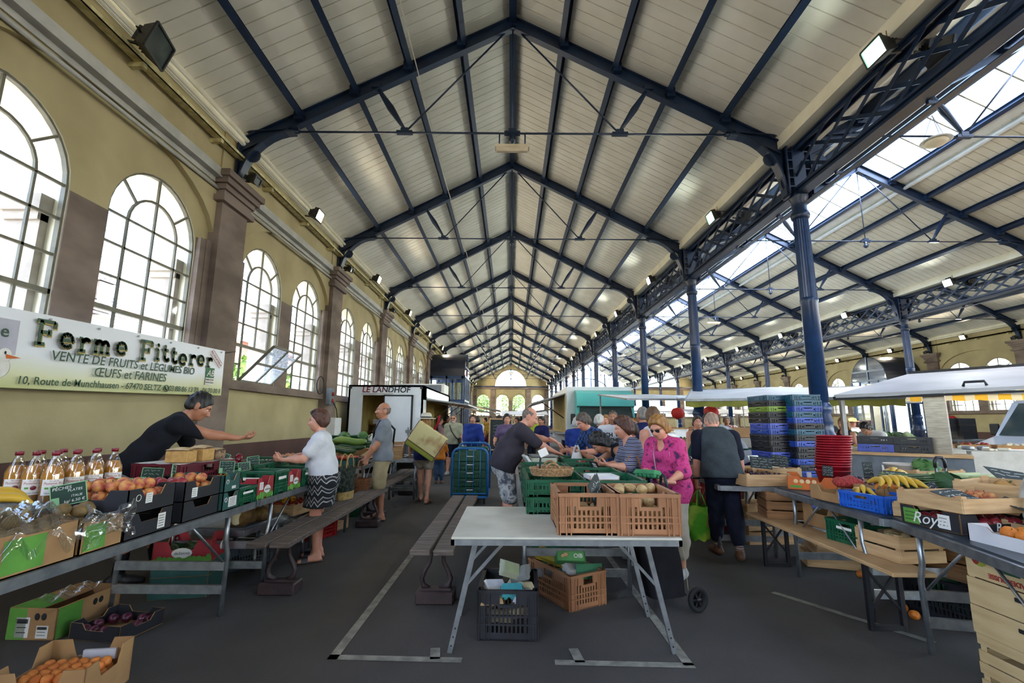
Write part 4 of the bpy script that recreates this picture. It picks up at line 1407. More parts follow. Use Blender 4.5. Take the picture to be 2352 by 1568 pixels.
 if bottom:
  g=bottom.get('g',0.010);kind=bottom['kind']
  G=Flesh()
  G.cap(P-ex*0.06*k,P+ex*0.06*k,(0.118 if fem else 0.105)*k*(1+0.5*fat)+g*0.8,None,0.025,0.85,f1)
  G.cap(P,P+u1*0.06*k,0.125*k*fx+g*0.7,0.118*k*fx+g*0.7,0.02,0.85,f1)
  for q in 'RL':G.ell(hp[q]-f1*0.04*k,V3(0.085,0.085,0.1)*k*(1+.4*fat)+g,None,0.02)
  if kind=='skirt':
   hz=bottom['hem']
   for q in 'RL':
    G.cap(hp[q],V3(hp[q][0]*0.9,hp[q][1]*0.6+kn[q][1]*0.4,hz),0.1*k*(1+.4*fat)+g,0.115*k*(1+.2*fat)+g,0.05)
   G.cap(P,V3(0,kn['R'][1]*.5+kn['L'][1]*.5,hz),0.12*k*fx+g,0.115*k+g,0.03)
   G.cut((0,0,hz),(0,0,-1))
  else:
   L=bottom.get('len',0.9)
   for q in 'RL':leg(G,q,g,L,bottom.get('flare',0.008))
   if kind=='shorts':
    for q in 'RL':pass
  G.cut(P+u1*bottom.get('waist',0.06)*k,u1)
  v,f=G.mesh(0.0125*res)
  v=v+V3(0,1,0)[None,:]*(0.003*np.sin(v[:,2:]*55+v[:,:1]*40))
  np_obj(bottom.get('name',kind),v,f,bottom['mat'],root)
 if shoes:
  for q in 'RL':
   a=an[q];d=ftd[q];z0=a[2]-0.085*k
   g0=V3(a[0],a[1],z0)
   G=Flesh()
   sd=np.cross(d,V3(0,0,1))
   if bare:
    G.cap(g0-d*0.055*k+V3(0,0,0.013),g0+d*0.185*k+V3(0,0,0.013),0.034*k,0.042*k,0.006,0.3,V3(0,0,1))
    v,f=G.mesh(0.009);o=np_obj('shoe',v,f,shoes['mat'],root)
    m=MB()
    for t0,hgt,wd in shoes.get('straps',((0.11,0.062,0.04),(0.03,0.085,0.03))):
     pts=[g0+d*t0*k+sd*math.cos(t)*0.043*k+V3(0,0,0.012+math.sin(t)*hgt*k) for t in[PI*i/8 for i in range(9)]]
     for i in range(8):m.bar(pts[i],pts[i+1],wd*k,0.007,up=tuple((pts[i]+pts[i+1])/2-g0-d*t0*k))
    m.obj('strap',shoes.get('smat',shoes['mat']),o)
   else:
    G.cap(g0-d*0.05*k+V3(0,0,0.04*k),g0+d*0.1*k+V3(0,0,0.036*k),0.042*k,0.04*k,0.012)
    G.cap(g0+d*0.08*k+V3(0,0,0.032*k),g0+d*0.165*k+V3(0,0,0.028*k),0.042*k,0.034*k,0.012)
    G.cap(a+V3(0,0,0.0),a-V3(0,0,0.04*k),0.046*k,0.046*k,0.012)
    G.cut((0,0,z0+0.002),(0,0,-1))
    G.cut((a[0],a[1],a[2]+shoes.get('top',0.02)),(0,0,1))
    v,f=G.mesh(0.011*res);np_obj('shoe',v,f,shoes['mat'],root)
    if shoes.get('sock') is not None:
     S_=Flesh();S_.cap(a,a+nrm(kn[q]-a)*shoes.get('sockh',0.12),0.045*k,0.048*k,0.01)
     v,f=S_.mesh(0.011);np_obj('sock',v,f,shoes['sock'],root)
 root['_rig']=0
 del root['_rig']
 rig=dict(N=N,P=P,W=W,C=Cc,Hc=Hc,hr=hr,hf=hf,hu=hu,hk=hk,sh=sh,el=el,wr=wr,kn=kn,an=an,u2=u2,f2=f2,u1=u1,f1=f1,k=k,hd=hd)
 M=Matrix.Translation((x,y,0))@Matrix.Rotation(rz,4,'Z')
 def tow(v):return M@Vector(v)
 rig['tow']=tow
 return root,rig
WOOD=mat('pale_crate_wood','#c9a578','#b08c60',4,rough=0.75,stretch=(1,1,9),bump=0.1,bscale=18)
WOODD=mat('brown_crate_wood','#9d7148','#7c5736',4,rough=0.75,stretch=(1,1,9),bump=0.1,bscale=18)
GREENP=mat('green_plastic','#155a3c','#0f4a31',8,rough=0.4)
BROWNP=mat('brown_plastic','#a4734f','#926443',5,rough=0.5)
BLACKP=mat('black_crate_plastic','#24242a','#1c1c21',8,rough=0.45)
BLUEP=mat('blue_plastic','#2c55b5','#234793',8,rough=0.4)
TEALP=mat('teal_plastic','#1d5c74','#174c62',8,rough=0.4)
REDP=mat('dark_red_plastic','#6a1c2c','#561524',8,rough=0.4)
GREYP=mat('grey_plastic','#6d747a','#5c6368',8,rough=0.5)
CARD=mat('cardboard','#a98255','#96714a',5,rough=0.85)
BLACKC=mat('black_cardboard','#1b1b22','#131318',5,rough=0.7)
TEALC=mat('teal_cardboard','#24524c','#1d4540',5,rough=0.75)
REDC=mat('red_cardboard','#a5202c','#8f1a25',5,rough=0.6)
ORANGEC=mat('orange_cardboard','#d2691f','#bd5a18',5,rough=0.65)
WHITEC=mat('white_cardboard','#d5d3d6','#c3c1c6',4,rough=0.75)
PAPER=mat('white_paper','#e4e2dc','#d3d0c8',6,rough=0.8)
GREENC=mat('lime_print','#5f9a3a','#4f8530',5,rough=0.7)
INK=mat('black_ink','#1a1a1c','#121214',9,rough=0.7)
INKW=mat('white_ink','#d9dcd6','#c6c9c2',9,rough=0.8)
ALU=mat('aluminium','#a9adb0','#8f9498',14,rough=0.38,metal=0.85,bump=0.03,bscale=90)
SLATEB=mat('chalkboard','#26302f','#1b2423',6,rough=0.75)
SLATEG=mat('green_chalkboard','#143a2c','#0f2d22',6,rough=0.7)
LIMEF=mat('light_green_edge','#86b98a','#72a577',8,rough=0.6)
def crate(name,label,w,d,h,m,loc,rz=0,group=None,cat='crate',slots=True,parent=None,label_strip=False,mesh_only=False):
 """moulded plastic crate: rim, ribbed corner posts, slotted walls with a hand hole, floor"""
 mb=MB()
 t=0.012
 x,y=w/2,d/2
 mb.box(-x,x,-y,y,0.0,0.012)
 def wall(L,M):
  mb.M=M
  e=0.055
  mb.box(-L/2,-L/2+e,-t,0,0,h);mb.box(L/2-e,L/2,-t,0,0,h)
  mb.box(-L/2,L/2,-t-0.006,0.010,h-0.02,h)
  mb.box(-L/2+e,L/2-e,-t,0,0,h*0.16)
  hh=0.055 if h>0.16 else 0.035
  hw=min(0.055,L*0.14)
  top0=h-0.02
  mb.box(-L/2+e,-hw,-t,0,h*0.80,top0);mb.box(hw,L/2-e,-t,0,h*0.80,top0)
  mb.box(-hw-0.012,hw+0.012,-t-0.004,0.003,h*0.80-0.02-hh*0.5,h*0.80-hh*0.5)
  for uu in(-hw-0.008,hw+0.008):mb.box(uu-0.006,uu+0.006,-t,0.004,h*0.80-hh*0.5,h)
  mb.box(-L/2+e,-hw,-t,0,h*0.80-hh*0.5,h*0.80);mb.box(hw,L/2-e,-t,0,h*0.80-hh*0.5,h*0.80)
  a,b=h*0.16,h*0.80-hh*0.5-0.02
  if slots:
   n=max(4,int((L-2*e)/0.026))
   for i in range(n+1):
    u=-L/2+e+(L-2*e)*i/n
    mb.box(u-0.0062,u+0.0062,-t,0,a,b+0.02)
   for f in(0.33,0.66):
    mb.box(-L/2,L/2,-t-0.003,0.006,a+(b-a)*f-0.005,a+(b-a)*f+0.005)
  else:
   mb.box(-L/2+e,L/2-e,-t,0,a,b+0.02)
  for u in(-L/2+0.008,-L/2+0.045,-L/2+0.072,L/2-0.072,L/2-0.045,L/2-0.008):
   mb.box(u-0.004,u+0.004,0,0.008,0,h)
  if label_strip:mb.box(-0.07,0.07,0.009,0.011,h*0.62,h*0.74,1)
  mb.M=I4
 wall(w,T(0,-y,0,rz=PI));wall(w,T(0,y,0));wall(d,T(-x,0,0,rz=PI/2));wall(d,T(x,0,0,rz=-PI/2))
 o=mb.obj(name,[m,PAPER],parent)
 o.location=loc;o.rotation_euler=(0,0,rz)
 if parent is None:tag(o,label,cat,group)
 return o
def wood_crate(name,label,w,d,h,loc,rz=0,rows=2,m=None,group=None,cat='crate',gap=0.012,tilt=None):
 """crate of thin boards on four corner posts, each side its own part"""
 m=m or WOOD
 t=thing(name,label,cat,loc,rz,group)
 if tilt:t.rotation_euler=tilt
 x,y=w/2,d/2
 f=MB()
 nb=max(3,int(d/0.09))
 for i in range(nb):f.box(-x,x,-y+d*i/nb,-y+d*(i+1)/nb-0.01,0,0.006)
 f.obj('bottom',m,t)
 for nm,ax,s in(('side_board',0,-1),('side_board',0,1),('side_board',1,-1),('side_board',1,1)):
  b=MB()
  bh=(h-gap*(rows-1))/rows
  for r in range(rows):
   z0=r*(bh+gap)
   if ax==0:b.rbox(-x,x,s*y-0.005,s*y+0.005,z0,z0+bh,0.002)
   else:b.rbox(s*x-0.005,s*x+0.005,-y,y,z0,z0+bh,0.002)
  b.obj(nm,m,t)
 c=MB()
 for sx in(-1,1):
  for sy in(-1,1):
   c.add([(sx*(x-0.006),sy*(y-0.006),0),(sx*(x-0.04),sy*(y-0.006),0),(sx*(x-0.006),sy*(y-0.04),0),(sx*(x-0.006),sy*(y-0.006),h+0.012),(sx*(x-0.04),sy*(y-0.006),h+0.012),(sx*(x-0.006),sy*(y-0.04),h+0.012)],[(0,1,2),(3,5,4),(0,3,4,1),(1,4,5,2),(2,5,3,0)])
 recalc(c.obj('corner_posts',m,t))
 return t
def carton(name,label,w,d,h,m,loc,rz=0,group=None,cat='box',notch=True,stickers=(),inner=None,lowfront=0.0,prints=None,tilt=None):
 """open fruit tray of card: corners stand higher than the cut-down sides; stickers = (face, u, v, su, sv, mat)"""
 mb=MB()
 x,y,t=w/2,d/2,0.006
 mb.box(-x,x,-y,y,0,0.006,1)
 def side(L,M,low):
  z=h*(0.62-low) if notch else h
  c=min(0.11,L*0.24)
  out=[(-L/2,0),(L/2,0),(L/2,h),(L/2-c,h),(L/2-c-0.03,z),(-L/2+c+0.03,z),(-L/2+c,h),(-L/2,h)] if notch else[(-L/2,0),(L/2,0),(L/2,h),(-L/2,h)]
  mb.M=M
  mb.poly(out,(),t,O=(0,0,0),U=(1,0,0),V=(0,0,1),mi=0,mside=1)
  mb.M=I4
 side(w,T(0,-y+t,0),lowfront);side(w,T(0,y,0),0.0)
 side(d,T(-x,0,0,rz=PI/2),0.0);side(d,T(x-t,0,0,rz=PI/2),0.0)
 o=mb.obj(name,[m,inner or CARD])
 o.location=loc;o.rotation_euler=tilt or(0,0,rz)
 tag(o,label,cat,group)
 for face,u,v,su,sv,sm in stickers:sticker(o,w,d,face,u,v,su,sv,sm)
 return o
def face_M(w,d,face):
 """plane just outside a face of a w x d box; u runs left to right as seen from outside"""
 x,y=w/2+0.0016,d/2+0.0016
 return{'front':T(0,-y,0),'back':T(0,y,0,rz=PI),'right':T(x,0,0,rz=PI/2),'left':T(-x,0,0,rz=-PI/2)}[face]
def sticker(o,w,d,face,u,v,su,sv,sm,name='printed_label',marks=0):
 mb=MB(face_M(w,d,face))
 mb.add([(u-su/2,0,v-sv/2),(u+su/2,0,v-sv/2),(u+su/2,0,v+sv/2),(u-su/2,0,v+sv/2)],[(0,1,2,3)])
 for k in range(marks):
  z=v+sv/2-sv*(k+1)/(marks+1)
  mb.add([(u-su*.4,-0.001,z-sv*.02),(u+su*.3,-0.001,z-sv*.02),(u+su*.3,-0.001,z+sv*.02),(u-su*.4,-0.001,z+sv*.02)],[(0,1,2,3)],1)
 return mb.obj(name,[sm,INK],o)
def face_text(o,w,d,face,u,v,txt,size,m,name='lettering',rot=0,**k):
 mb=MB()
 put_text(mb,txt,face_M(w,d,face)@T(u,-0.001,v)@Matrix.Rotation(PI/2,4,'X')@Matrix.Rotation(rot,4,'Z'),size,**k)
 return mb.obj(name,m,o)
FR={}
def fruit_mesh(kind):
 if kind in FR:return FR[kind]
 mb=MB();ms=[]
 if kind in('peach','nectarine','plum','apple','tomato','orange','apricot','potato','kiwi','mushroom','egg','passion','melon','mango','lemon','onion','grape'):
  spec={'peach':('#a5413a','#d79a52',0.038),'nectarine':('#7c1f2a','#a63438',0.036),'plum':('#5a1530','#3d0f24',0.034),'apple':('#a02b2b','#c9a050',0.038),'tomato':('#b8452f','#a5361f',0.034),'orange':('#d17a24','#c2691a',0.037),'apricot':('#d98a3c','#c9692a',0.026),'potato':('#c4a574','#ab8c5c',0.034),'kiwi':('#7b6138','#64502c',0.030),'mushroom':('#d8cdb4','#c4b79c',0.018),'egg':('#c48d6a','#b87d58',0.022),'passion':('#3a2436','#2c1a29',0.03),'melon':('#b98a4a','#9e7338',0.07),'mango':('#a8803c','#8a5a34',0.05),'lemon':('#d9b63a','#c9a42e',0.032),'onion':('#b5703a','#9a5a2c',0.033),'grape':('#2a1526','#3a1c30',0.011)}[kind]
  r=spec[2]
  sz={'kiwi':(1.25,1,1),'potato':(1.35,1,0.9),'egg':(1,1,1.28),'mango':(1.5,1,0.9),'lemon':(1.3,1,1),'mushroom':(1.1,1.1,0.75),'peach':(1,1,0.92)}.get(kind,(1,1,0.95))
  rr=random.Random(kind)
  p1,p2=rr.random()*6,rr.random()*6
  def fn(x,y,z):
   if kind in('peach','nectarine','plum','apricot'):
    a=math.atan2(y,x);c=1-0.10*math.exp(-(a/0.35)**2)*(1-z*z*0.3)
    dz=1-0.16*math.exp(-((1-z)/0.12))
    return x*c,y*c,z*dz
   if kind in('apple','tomato','orange','melon'):
    dz=1-0.2*math.exp(-((1-abs(z))/0.12))
    rb=1+(0.03*math.cos(10*math.atan2(y,x)) if kind=='melon' else 0.02*math.cos(5*math.atan2(y,x)) if kind=='tomato' else 0)
    return x*rb,y*rb,z*dz
   if kind=='potato':
    n=1+0.09*math.sin(3*x+p1)*math.cos(2.5*y+p2);return x*n,y*n,z*n
   if kind=='egg':s=1-0.12*z;return x*s,y*s,z
   if kind=='mushroom':return(x,y,z) if z>-0.2 else(x*0.45,y*0.45,z*1.2)
   return x,y,z
  big=kind in('melon',)
  mb.ball((0,0,0),tuple(r*q for q in sz),14 if big else 12,9,0,fn)
  if kind in('apple','tomato','orange','melon','nectarine','peach'):mb.tube([(0,0,r*0.78),(0.002,0,r*1.02)],0.0025 if kind!='melon' else 0.006,5,1)
  m=mat(kind+'_skin',spec[0],spec[1],22 if r<.06 else 9,rough=0.35 if kind in('nectarine','plum','tomato','apple','passion') else 0.6,bump=0.25 if kind in('kiwi','potato','melon','orange') else 0.05,bscale=90)
  ms=[m,mat('stalk_green','#56652e','#434f22',9)]
 elif kind=='pepper' or kind=='pepper_yellow':
  def fn(x,y,z):
   a=math.atan2(y,x);b=1-0.16*abs(math.sin(1.5*a))**3;s=(1-0.22*(1-z)/2)*b
   return x*s,y*s,z*(1-0.3*math.exp(-((1-z)/0.15)))
  mb.ball((0,0,0),(0.042,0.042,0.05),14,9,0,fn);mb.tube([(0,0,0.03),(0.006,0,0.06)],[0.008,0.005],6,1)
  ms=[mat('red_pepper_skin','#7d1420','#5e0e18',6,rough=0.15) if kind=='pepper' else mat('yellow_pepper_skin','#dd9a1c','#cc8814',6,rough=0.15),mat('stalk_green','#56652e','#434f22',9)]
 elif kind in('banana','cucumber','leek','courgette','avocado','green_banana'):
  if kind in('banana','green_banana'):
   n=9;pts=[];rs=[]
   for i in range(n):
    t=i/(n-1);a=R(-55+110*t);pts.append((0.105*math.sin(a),0,0.105*math.cos(a)-0.105));rs.append((0.006,0.011,0.017,0.0185,0.0185,0.0185,0.017,0.012,0.006)[i])
   mb.tube(pts,rs,6);ms=[mat('banana_skin','#d5ad3c','#bf962c',8,rough=0.45)]
   mb.tube([pts[0],(pts[0][0]-0.012,0,pts[0][2]-0.022)],[0.006,0.005],5,1);ms.append(mat('banana_stem','#6b5a24','#4e4018',8))
  elif kind in('cucumber','courgette'):
   L,r=(0.36,0.036) if kind=='cucumber' else(0.24,0.026)
   mb.tube([(-L/2+L*i/8,0,0.012*math.sin(i*0.8)) for i in range(9)],[r*q for q in(0.35,0.85,1,1,1.02,1.02,1,0.85,0.4)],10)
   ms=[mat('cucumber_skin','#2e4f2a','#1f3b20',6,rough=0.3)]
  elif kind=='avocado':
   mb.ball((0,0,0),(0.03,0.03,0.044),10,8,0,lambda x,y,z:(x*(1-0.25*z),y*(1-0.25*z),z));ms=[mat('avocado_skin','#2b3a26','#1c2719',14,rough=0.45,bump=0.4,bscale=80)]
  else:
   mb.tube([(0,0,0),(0.2,0,0.0),(0.34,0,0.01)],[0.016,0.016,0.017],8)
   for k in range(5):mb.bar((0.33,0,0.01),(0.6+0.03*k,(k-2)*0.035,0.03-0.012*abs(k-2)),0.03,0.004,1)
   ms=[mat('leek_stem','#c9cf9e','#a9b87c',5,rough=0.4),mat('leek_leaf','#4f6e3c','#3c572f',6,rough=0.5)]
 me=mb.mesh(kind,ms);FR[kind]=me
 return me
NAMES={'passion':'passion_fruit','pepper':'red_pepper','pepper_yellow':'yellow_pepper','green_banana':'banana'}
CATS={'passion':'fruit','potato':'vegetable','mushroom':'mushroom','egg':'egg','tomato':'vegetable','pepper':'vegetable','pepper_yellow':'vegetable','cucumber':'vegetable','courgette':'vegetable','leek':'vegetable','onion':'vegetable'}
def produce(kind,label,group,loc,rot=None,s=1.0):
 o=bpy.data.objects.new(NAMES.get(kind,kind),fruit_mesh(kind));col.objects.link(o)
 o.location=loc;o.scale=(s,s,s)
 o.rotation_euler=rot or(rnd.uniform(-.6,.6),rnd.uniform(-.6,.6),rnd.uniform(0,6.28))
 return tag(o,label,CATS.get(kind,'fruit'),group)
def heap(kind,label,group,M,w,d,r,layers=1,fill=1.0,z0=0.0,s=1.0,rot=None,inset=0.0,jit=0.25,mound=0.0):
 """rows of single fruits laid in a tray; upper layers sit in the hollows of the lower"""
 n=0
 for l in range(layers):
  st=2*r*s
  ww,dd=w-l*st*0.9-inset,d-l*st*0.9-inset
  nx,ny=max(1,int(ww/st)),max(1,int(dd/st))
  for i in range(nx):
   for j in range(ny):
    if rnd.random()>fill:continue
    x=(i-(nx-1)/2)*st+rnd.uniform(-jit,jit)*(ww/nx-st+0.004)
    y=(j-(ny-1)/2)*st+rnd.uniform(-jit,jit)*(dd/ny-st+0.004)
    z=z0+r*s*0.95+l*st*0.72
    p=M@Vector((x,y,z))
    produce(kind,label,group,p,rot() if rot else None,s*rnd.uniform(0.94,1.03));n+=1
 return n
def chalk_strokes(mb,w,h,rows,seed,mi=1,O=0.0):
 rr=random.Random(seed)
 for k in range(rows):
  z=h*(0.5-(k+0.7)/(rows+0.4));x=-w*0.4
  while x<w*0.38:
   L=rr.uniform(0.02,0.07)*w/0.2
   pts=[(x+L*q/3,-0.0025-O,z+rr.uniform(-.28,.28)*h/rows*0.8) for q in range(4)]
   mb.tube(pts,0.0009*max(1,w/0.14),4,mi,caps=False)
   x+=L+0.012*w/0.15
def price_slate(label,w,h,loc,rz=0,tilt=0,roll=0,green=True,rows=4,text=None,stake=0.0,group=None,seed=1,base=False,name='price_slate'):
 """chalk price card; its face looks along local -Y, tilted back by tilt"""
 t=thing(name,label,'price sign',loc,0,group)
 t.rotation_euler=(Matrix.Rotation(rz,3,'Z')@Matrix.Rotation(-tilt,3,'X')@Matrix.Rotation(roll,3,'Y')).to_euler()
 m=MB();m.rbox(-w/2,w/2,-0.002,0.002,-h/2,h/2,0.0015)
 m.obj('board',SLATEG if green else SLATEB,t)
 if green:
  m=MB()
  for a,b in(((-w/2,-h/2),(w/2,-h/2)),((w/2,-h/2),(w/2,h/2)),((w/2,h/2),(-w/2,h/2)),((-w/2,h/2),(-w/2,-h/2))):
   m.bar((a[0],-0.002,a[1]),(b[0],-0.002,b[1]),0.004,0.005,up=(0,1,0))
  m.box(-w*0.48,-w*0.27,-0.004,-0.0025,-h*0.46,-h*0.08)
  m.obj('border',LIMEF,t)
 m=MB()
 if text:
  for(tx,u,v,sz) in text:put_text(m,tx,T(u,-0.0035,v)@Matrix.Rotation(PI/2,4,'X'),sz,depth=0.0005,shear=0.15)
 else:chalk_strokes(m,w,h,rows,seed,0)
 m.obj('chalk_writing',INKW,t)
 if stake:MB().tube([(0,0.004,-h/2),(0,0.004,-h/2-stake)],0.002,5).obj('stake',GREYM,t)
 return t
def leg_bar(parent,p,q,w=0.03,name='leg',m=None):
 mb=MB();mb.bar(p,q,w,w)
 return mb.obj(name,m or ALU,parent)
def alu_table(label,L,D,H,loc,rz=0,group=None,top=None,rim=None):
 """market folding table of aluminium: long along +X, open slatted frame top"""
 t=thing('market_table',label,'table',loc,rz,group)
 m=MB()
 x,y=L/2,D/2
 for yy in(-y,y):m.box(-x,x,yy-0.02,yy+0.02,H-0.05,H)
 for xx in(-x,x):m.box(xx-0.02,xx+0.02,-y,y,H-0.05,H)
 for k in range(1,4):m.box(-x,x,-y+D*k/4-0.025,-y+D*k/4+0.025,H-0.018,H)
 m.obj('frame',rim or ALU,t)
 if top is not None:
  m=MB();m.box(-x+0.01,x-0.01,-y+0.01,y-0.01,H,H+0.012);m.obj('tabletop',top,t)
 for s in(-1,1):
  xx=s*(x-0.28)
  for yy in(-y+0.03,y-0.03):
   mb=MB()
   yb=yy*1.0
   mb.tube([(xx,yy,H-0.04),(xx,yy,H-0.22),(xx+s*0.04,yb,H*0.55),(xx+s*0.02,yb,0.0)],0.018,8)
   mb.obj('leg',ALU,t)
  for z in(0.18,0.34):
   mb=MB();mb.box(xx+s*0.02-0.012,xx+s*0.02+0.012,-y+0.03,y-0.03,z-0.03,z+0.03);mb.obj('crossbar',ALU,t)
  mb=MB();mb.tube([(xx,-y+0.04,H*0.5),(xx-s*0.42,-y+0.04,H-0.03)],0.009,6);mb.tube([(xx,y-0.04,H*0.5),(xx-s*0.42,y-0.04,H-0.03)],0.009,6);mb.obj('brace',ALU,t)
 return t
BENCHW=mat('weathered_bench_wood','#6e625a','#4d443e',5,rough=0.85,stretch=(9,1,9),bump=0.3,bscale=14)
IRON=mat('cast_iron_brown','#3a2a2a','#2b1f20',9,rough=0.55,bump=0.15,bscale=40)
def bench(label,L,loc,rz,m=None,H=0.45):
 """old hall bench: two planks along +X on lyre-shaped cast-iron feet standing on blocks"""
 t=thing('bench',label,'bench',loc,rz,'old plank benches on cast-iron feet')
 for y0,y1 in((-0.165,-0.012),(0.012,0.165)):
  mb=MB();mb.rbox(-L/2,L/2,y0,y1,H-0.04,H,0.006);mb.obj('plank',m or BENCHW,t)
 for x in(-L/2+0.28,L/2-0.28):
  mb=MB()
  for s in(-1,1):
   prof=[(0.075,H-0.05),(0.05,H-0.10),(0.055,H-0.16),(0.09,H-0.22),(0.115,H-0.28),(0.10,H-0.33),(0.05,H-0.355)]
   mb.tube([(x,s*a,b) for a,b in prof],[0.022,0.018,0.017,0.018,0.02,0.022,0.02],8)
  mb.box(x-0.03,x+0.03,-0.13,0.13,H-0.065,H-0.04);mb.box(x-0.035,x+0.035,-0.12,0.12,0.09,0.105)
  o=mb.obj('foot',IRON,t)
  mb=MB();mb.rbox(x-0.09,x+0.09,-0.15,0.15,0,0.09,0.012);mb.obj('foot_block',IRON,o)
 return t
def banner():
 L,Hh=4.4,0.67
 tlt=0.0
 root_bm=MB()
 def pt(u,v):
  return(-L/2+L*u,-0.018*math.sin(PI*u*3)*math.sin(PI*v),-Hh/2+Hh*v+0.02*math.sin(PI*u)*(v-0.5))
 root_bm.grid(40,8,pt)
 m=bpy.data.materials.new('banner_vinyl');m.use_nodes=True
 nt=m.node_tree;p=nt.nodes['Principled BSDF'];tc=nt.nodes.new('ShaderNodeTexCoord');sx=nt.nodes.new('ShaderNodeSeparateXYZ')
 nt.links.new(tc.outputs['Object'],sx.inputs[0])
 nz=nt.nodes.new('ShaderNodeTexNoise');nz.inputs['Scale'].default_value=1.2;nt.links.new(tc.outputs['Object'],nz.inputs[0])
 mr=nt.nodes.new('ShaderNodeMapRange');mr.inputs[1].default_value=-Hh/2;mr.inputs[2].default_value=Hh/2
 ad=nt.nodes.new('ShaderNodeMath');ad.operation='MULTIPLY_ADD';ad.inputs[1].default_value=0.22
 nt.links.new(nz.outputs['Fac'],ad.inputs[0]);nt.links.new(sx.outputs['Z'],ad.inputs[2]);nt.links.new(ad.outputs[0],mr.inputs[0])
 rp=nt.nodes.new('ShaderNodeValToRGB');e=rp.color_ramp.elements
 e[0].position=0.05;e[0].color=(*lin('#a3a650'),1);e[1].position=0.62;e[1].color=(*lin('#dfe2ea'),1)
 x=e.new(0.35);x.color=(*lin('#cfd0a8'),1)
 nt.links.new(mr.outputs[0],rp.inputs[0]);nt.links.new(rp.outputs[0],p.inputs['Base Color']);p.inputs['Roughness'].default_value=0.45
 o=root_bm.obj('banner',m)
 o.location=(WXL+0.24,4.84,2.022)
 o.rotation_euler=(0,R(-1.6),PI/2)
 tag(o,'long white and green farm stall banner with dark green lettering on the left wall','banner')
 DG=mat('banner_green_ink','#1f4a2e','#183c25',8,rough=0.5);OC=mat('banner_ochre','#b9a04a','#a48d3f',8,rough=0.5)
 FZ=Matrix.Rotation(PI/2,4,'X')
 def slab(mb,ch,x,z,s,w,dy):
  """returns advance"""
  def st(pts):
   for i in range(len(pts)-1):mb.bar((x+pts[i][0]*s,dy,z+pts[i][1]*s),(x+pts[i+1][0]*s,dy,z+pts[i+1][1]*s),0.004,w,up=(-(pts[i+1][1]-pts[i][1]),0,pts[i+1][0]-pts[i][0]))
  def dots(pts):
   for p_ in pts:mb.tube([(x+p_[0]*s,dy-0.002,z+p_[1]*s),(x+p_[0]*s,dy+0.002,z+p_[1]*s)],w*0.5,8)
  def arc(cx,cz,rx,rz,a0,a1,n=10):
   pp=[(cx+rx*math.cos(R(a0+(a1-a0)*i/n)),cz+rz*math.sin(R(a0+(a1-a0)*i/n))) for i in range(n+1)]
   st(pp);dots(pp)
  if ch=='F':
   st([(0.2,0),(0.2,1)]);st([(0.02,0.97),(0.78,0.97)]);st([(0.78,1.0),(0.78,0.72)]);st([(0.2,0.52),(0.58,0.52)]);st([(0.58,0.66),(0.58,0.38)]);st([(0.02,0.03),(0.42,0.03)]);return 0.9
  if ch=='e':
   arc(0.3,0.31,0.27,0.28,0,315);st([(0.05,0.31),(0.57,0.31)]);return 0.72
  if ch=='r':
   st([(0.16,0),(0.16,0.58)]);st([(0.02,0.57),(0.18,0.57)]);st([(0.0,0.03),(0.36,0.03)]);arc(0.36,0.36,0.2,0.22,160,40);return 0.62
  if ch=='m':
   for q in(0.14,0.46,0.78):st([(q,0),(q,0.5)])
   for q in(0.0,0.34,0.66):st([(q,0.03),(q+0.26,0.03)])
   st([(0.0,0.57),(0.16,0.57)]);st([(0.14,0.4),(0.14,0.58)]);arc(0.3,0.42,0.16,0.16,180,0,8);arc(0.62,0.42,0.16,0.16,180,0,8);return 1.06
  if ch=='i':
   st([(0.16,0),(0.16,0.58)]);st([(0.0,0.57),(0.18,0.57)]);st([(0.0,0.03),(0.32,0.03)]);dots([(0.15,0.82)]);dots([(0.17,0.80)]);return 0.42
  if ch=='t':
   st([(0.18,0.2),(0.18,0.86)]);st([(0.0,0.58),(0.42,0.58)]);arc(0.34,0.2,0.16,0.17,180,330,8);return 0.56
  return 0.5
 for mm,dx,dz,dy in((OC,0.012,-0.012,-0.024),(DG,0,0,-0.028)):
  mb=MB();x=-0.66
  for ch in 'Ferme Fitterer':
   s=0.225
   z=0.055+0.012*math.sin(x*9)
   x+=slab(mb,ch,x+dx,z+dz,s,0.034,dy)*s*1.19
  mb.obj('headline',mm,o)
 mb=MB()
 for txt,u,v,wd,sh in(('VENTE DE FRUITS et LÉGUMES BIO',0.52,-0.03,2.0,0.12),('ŒUFS et FARINES',0.50,-0.15,1.02,0.12),('10, Route de Munchhausen - 67470 SELTZ -',0.12,-0.275,1.74,0.1),('03 88 86 13 78 - 06 70 30 8',1.60,-0.275,1.05,0.1)):
  vs_,_=text_mesh(txt,0.1,depth=0.001,shear=sh)
  sz=0.1*wd/(max(p[0] for p in vs_)-min(p[0] for p in vs_))
  put_text(mb,txt,T(u,-0.026,v)@FZ,sz,depth=0.001,shear=sh,bold=0.0012)
 cx=1.03
 mb.tube([(cx+0.04*math.cos(t),-0.026,-0.275+0.04*math.sin(t)) for t in[2*PI*i/16 for i in range(16)]],0.005,4,closed=True)
 mb.tube([(cx-0.012,-0.026,-0.253),(cx-0.016,-0.026,-0.275),(cx+0.012,-0.026,-0.297)],0.009,5)
 mb.obj('address_lettering',DG,o)
 mb=MB();mb.box(1.77,1.95,-0.027,-0.024,-0.09,0.05);mb.obj('organic_seal',GREENC if False else mat('seal_green','#2d7046','#25603b',6),o)
 mb=MB();put_text(mb,'AB',T(1.86,-0.03,-0.03)@FZ,0.13,depth=0.001,shear=0.3,bold=0.001);mb.box(1.77,1.95,-0.027,-0.024,-0.19,-0.095);mb.obj('seal_lettering',PAPER,o)
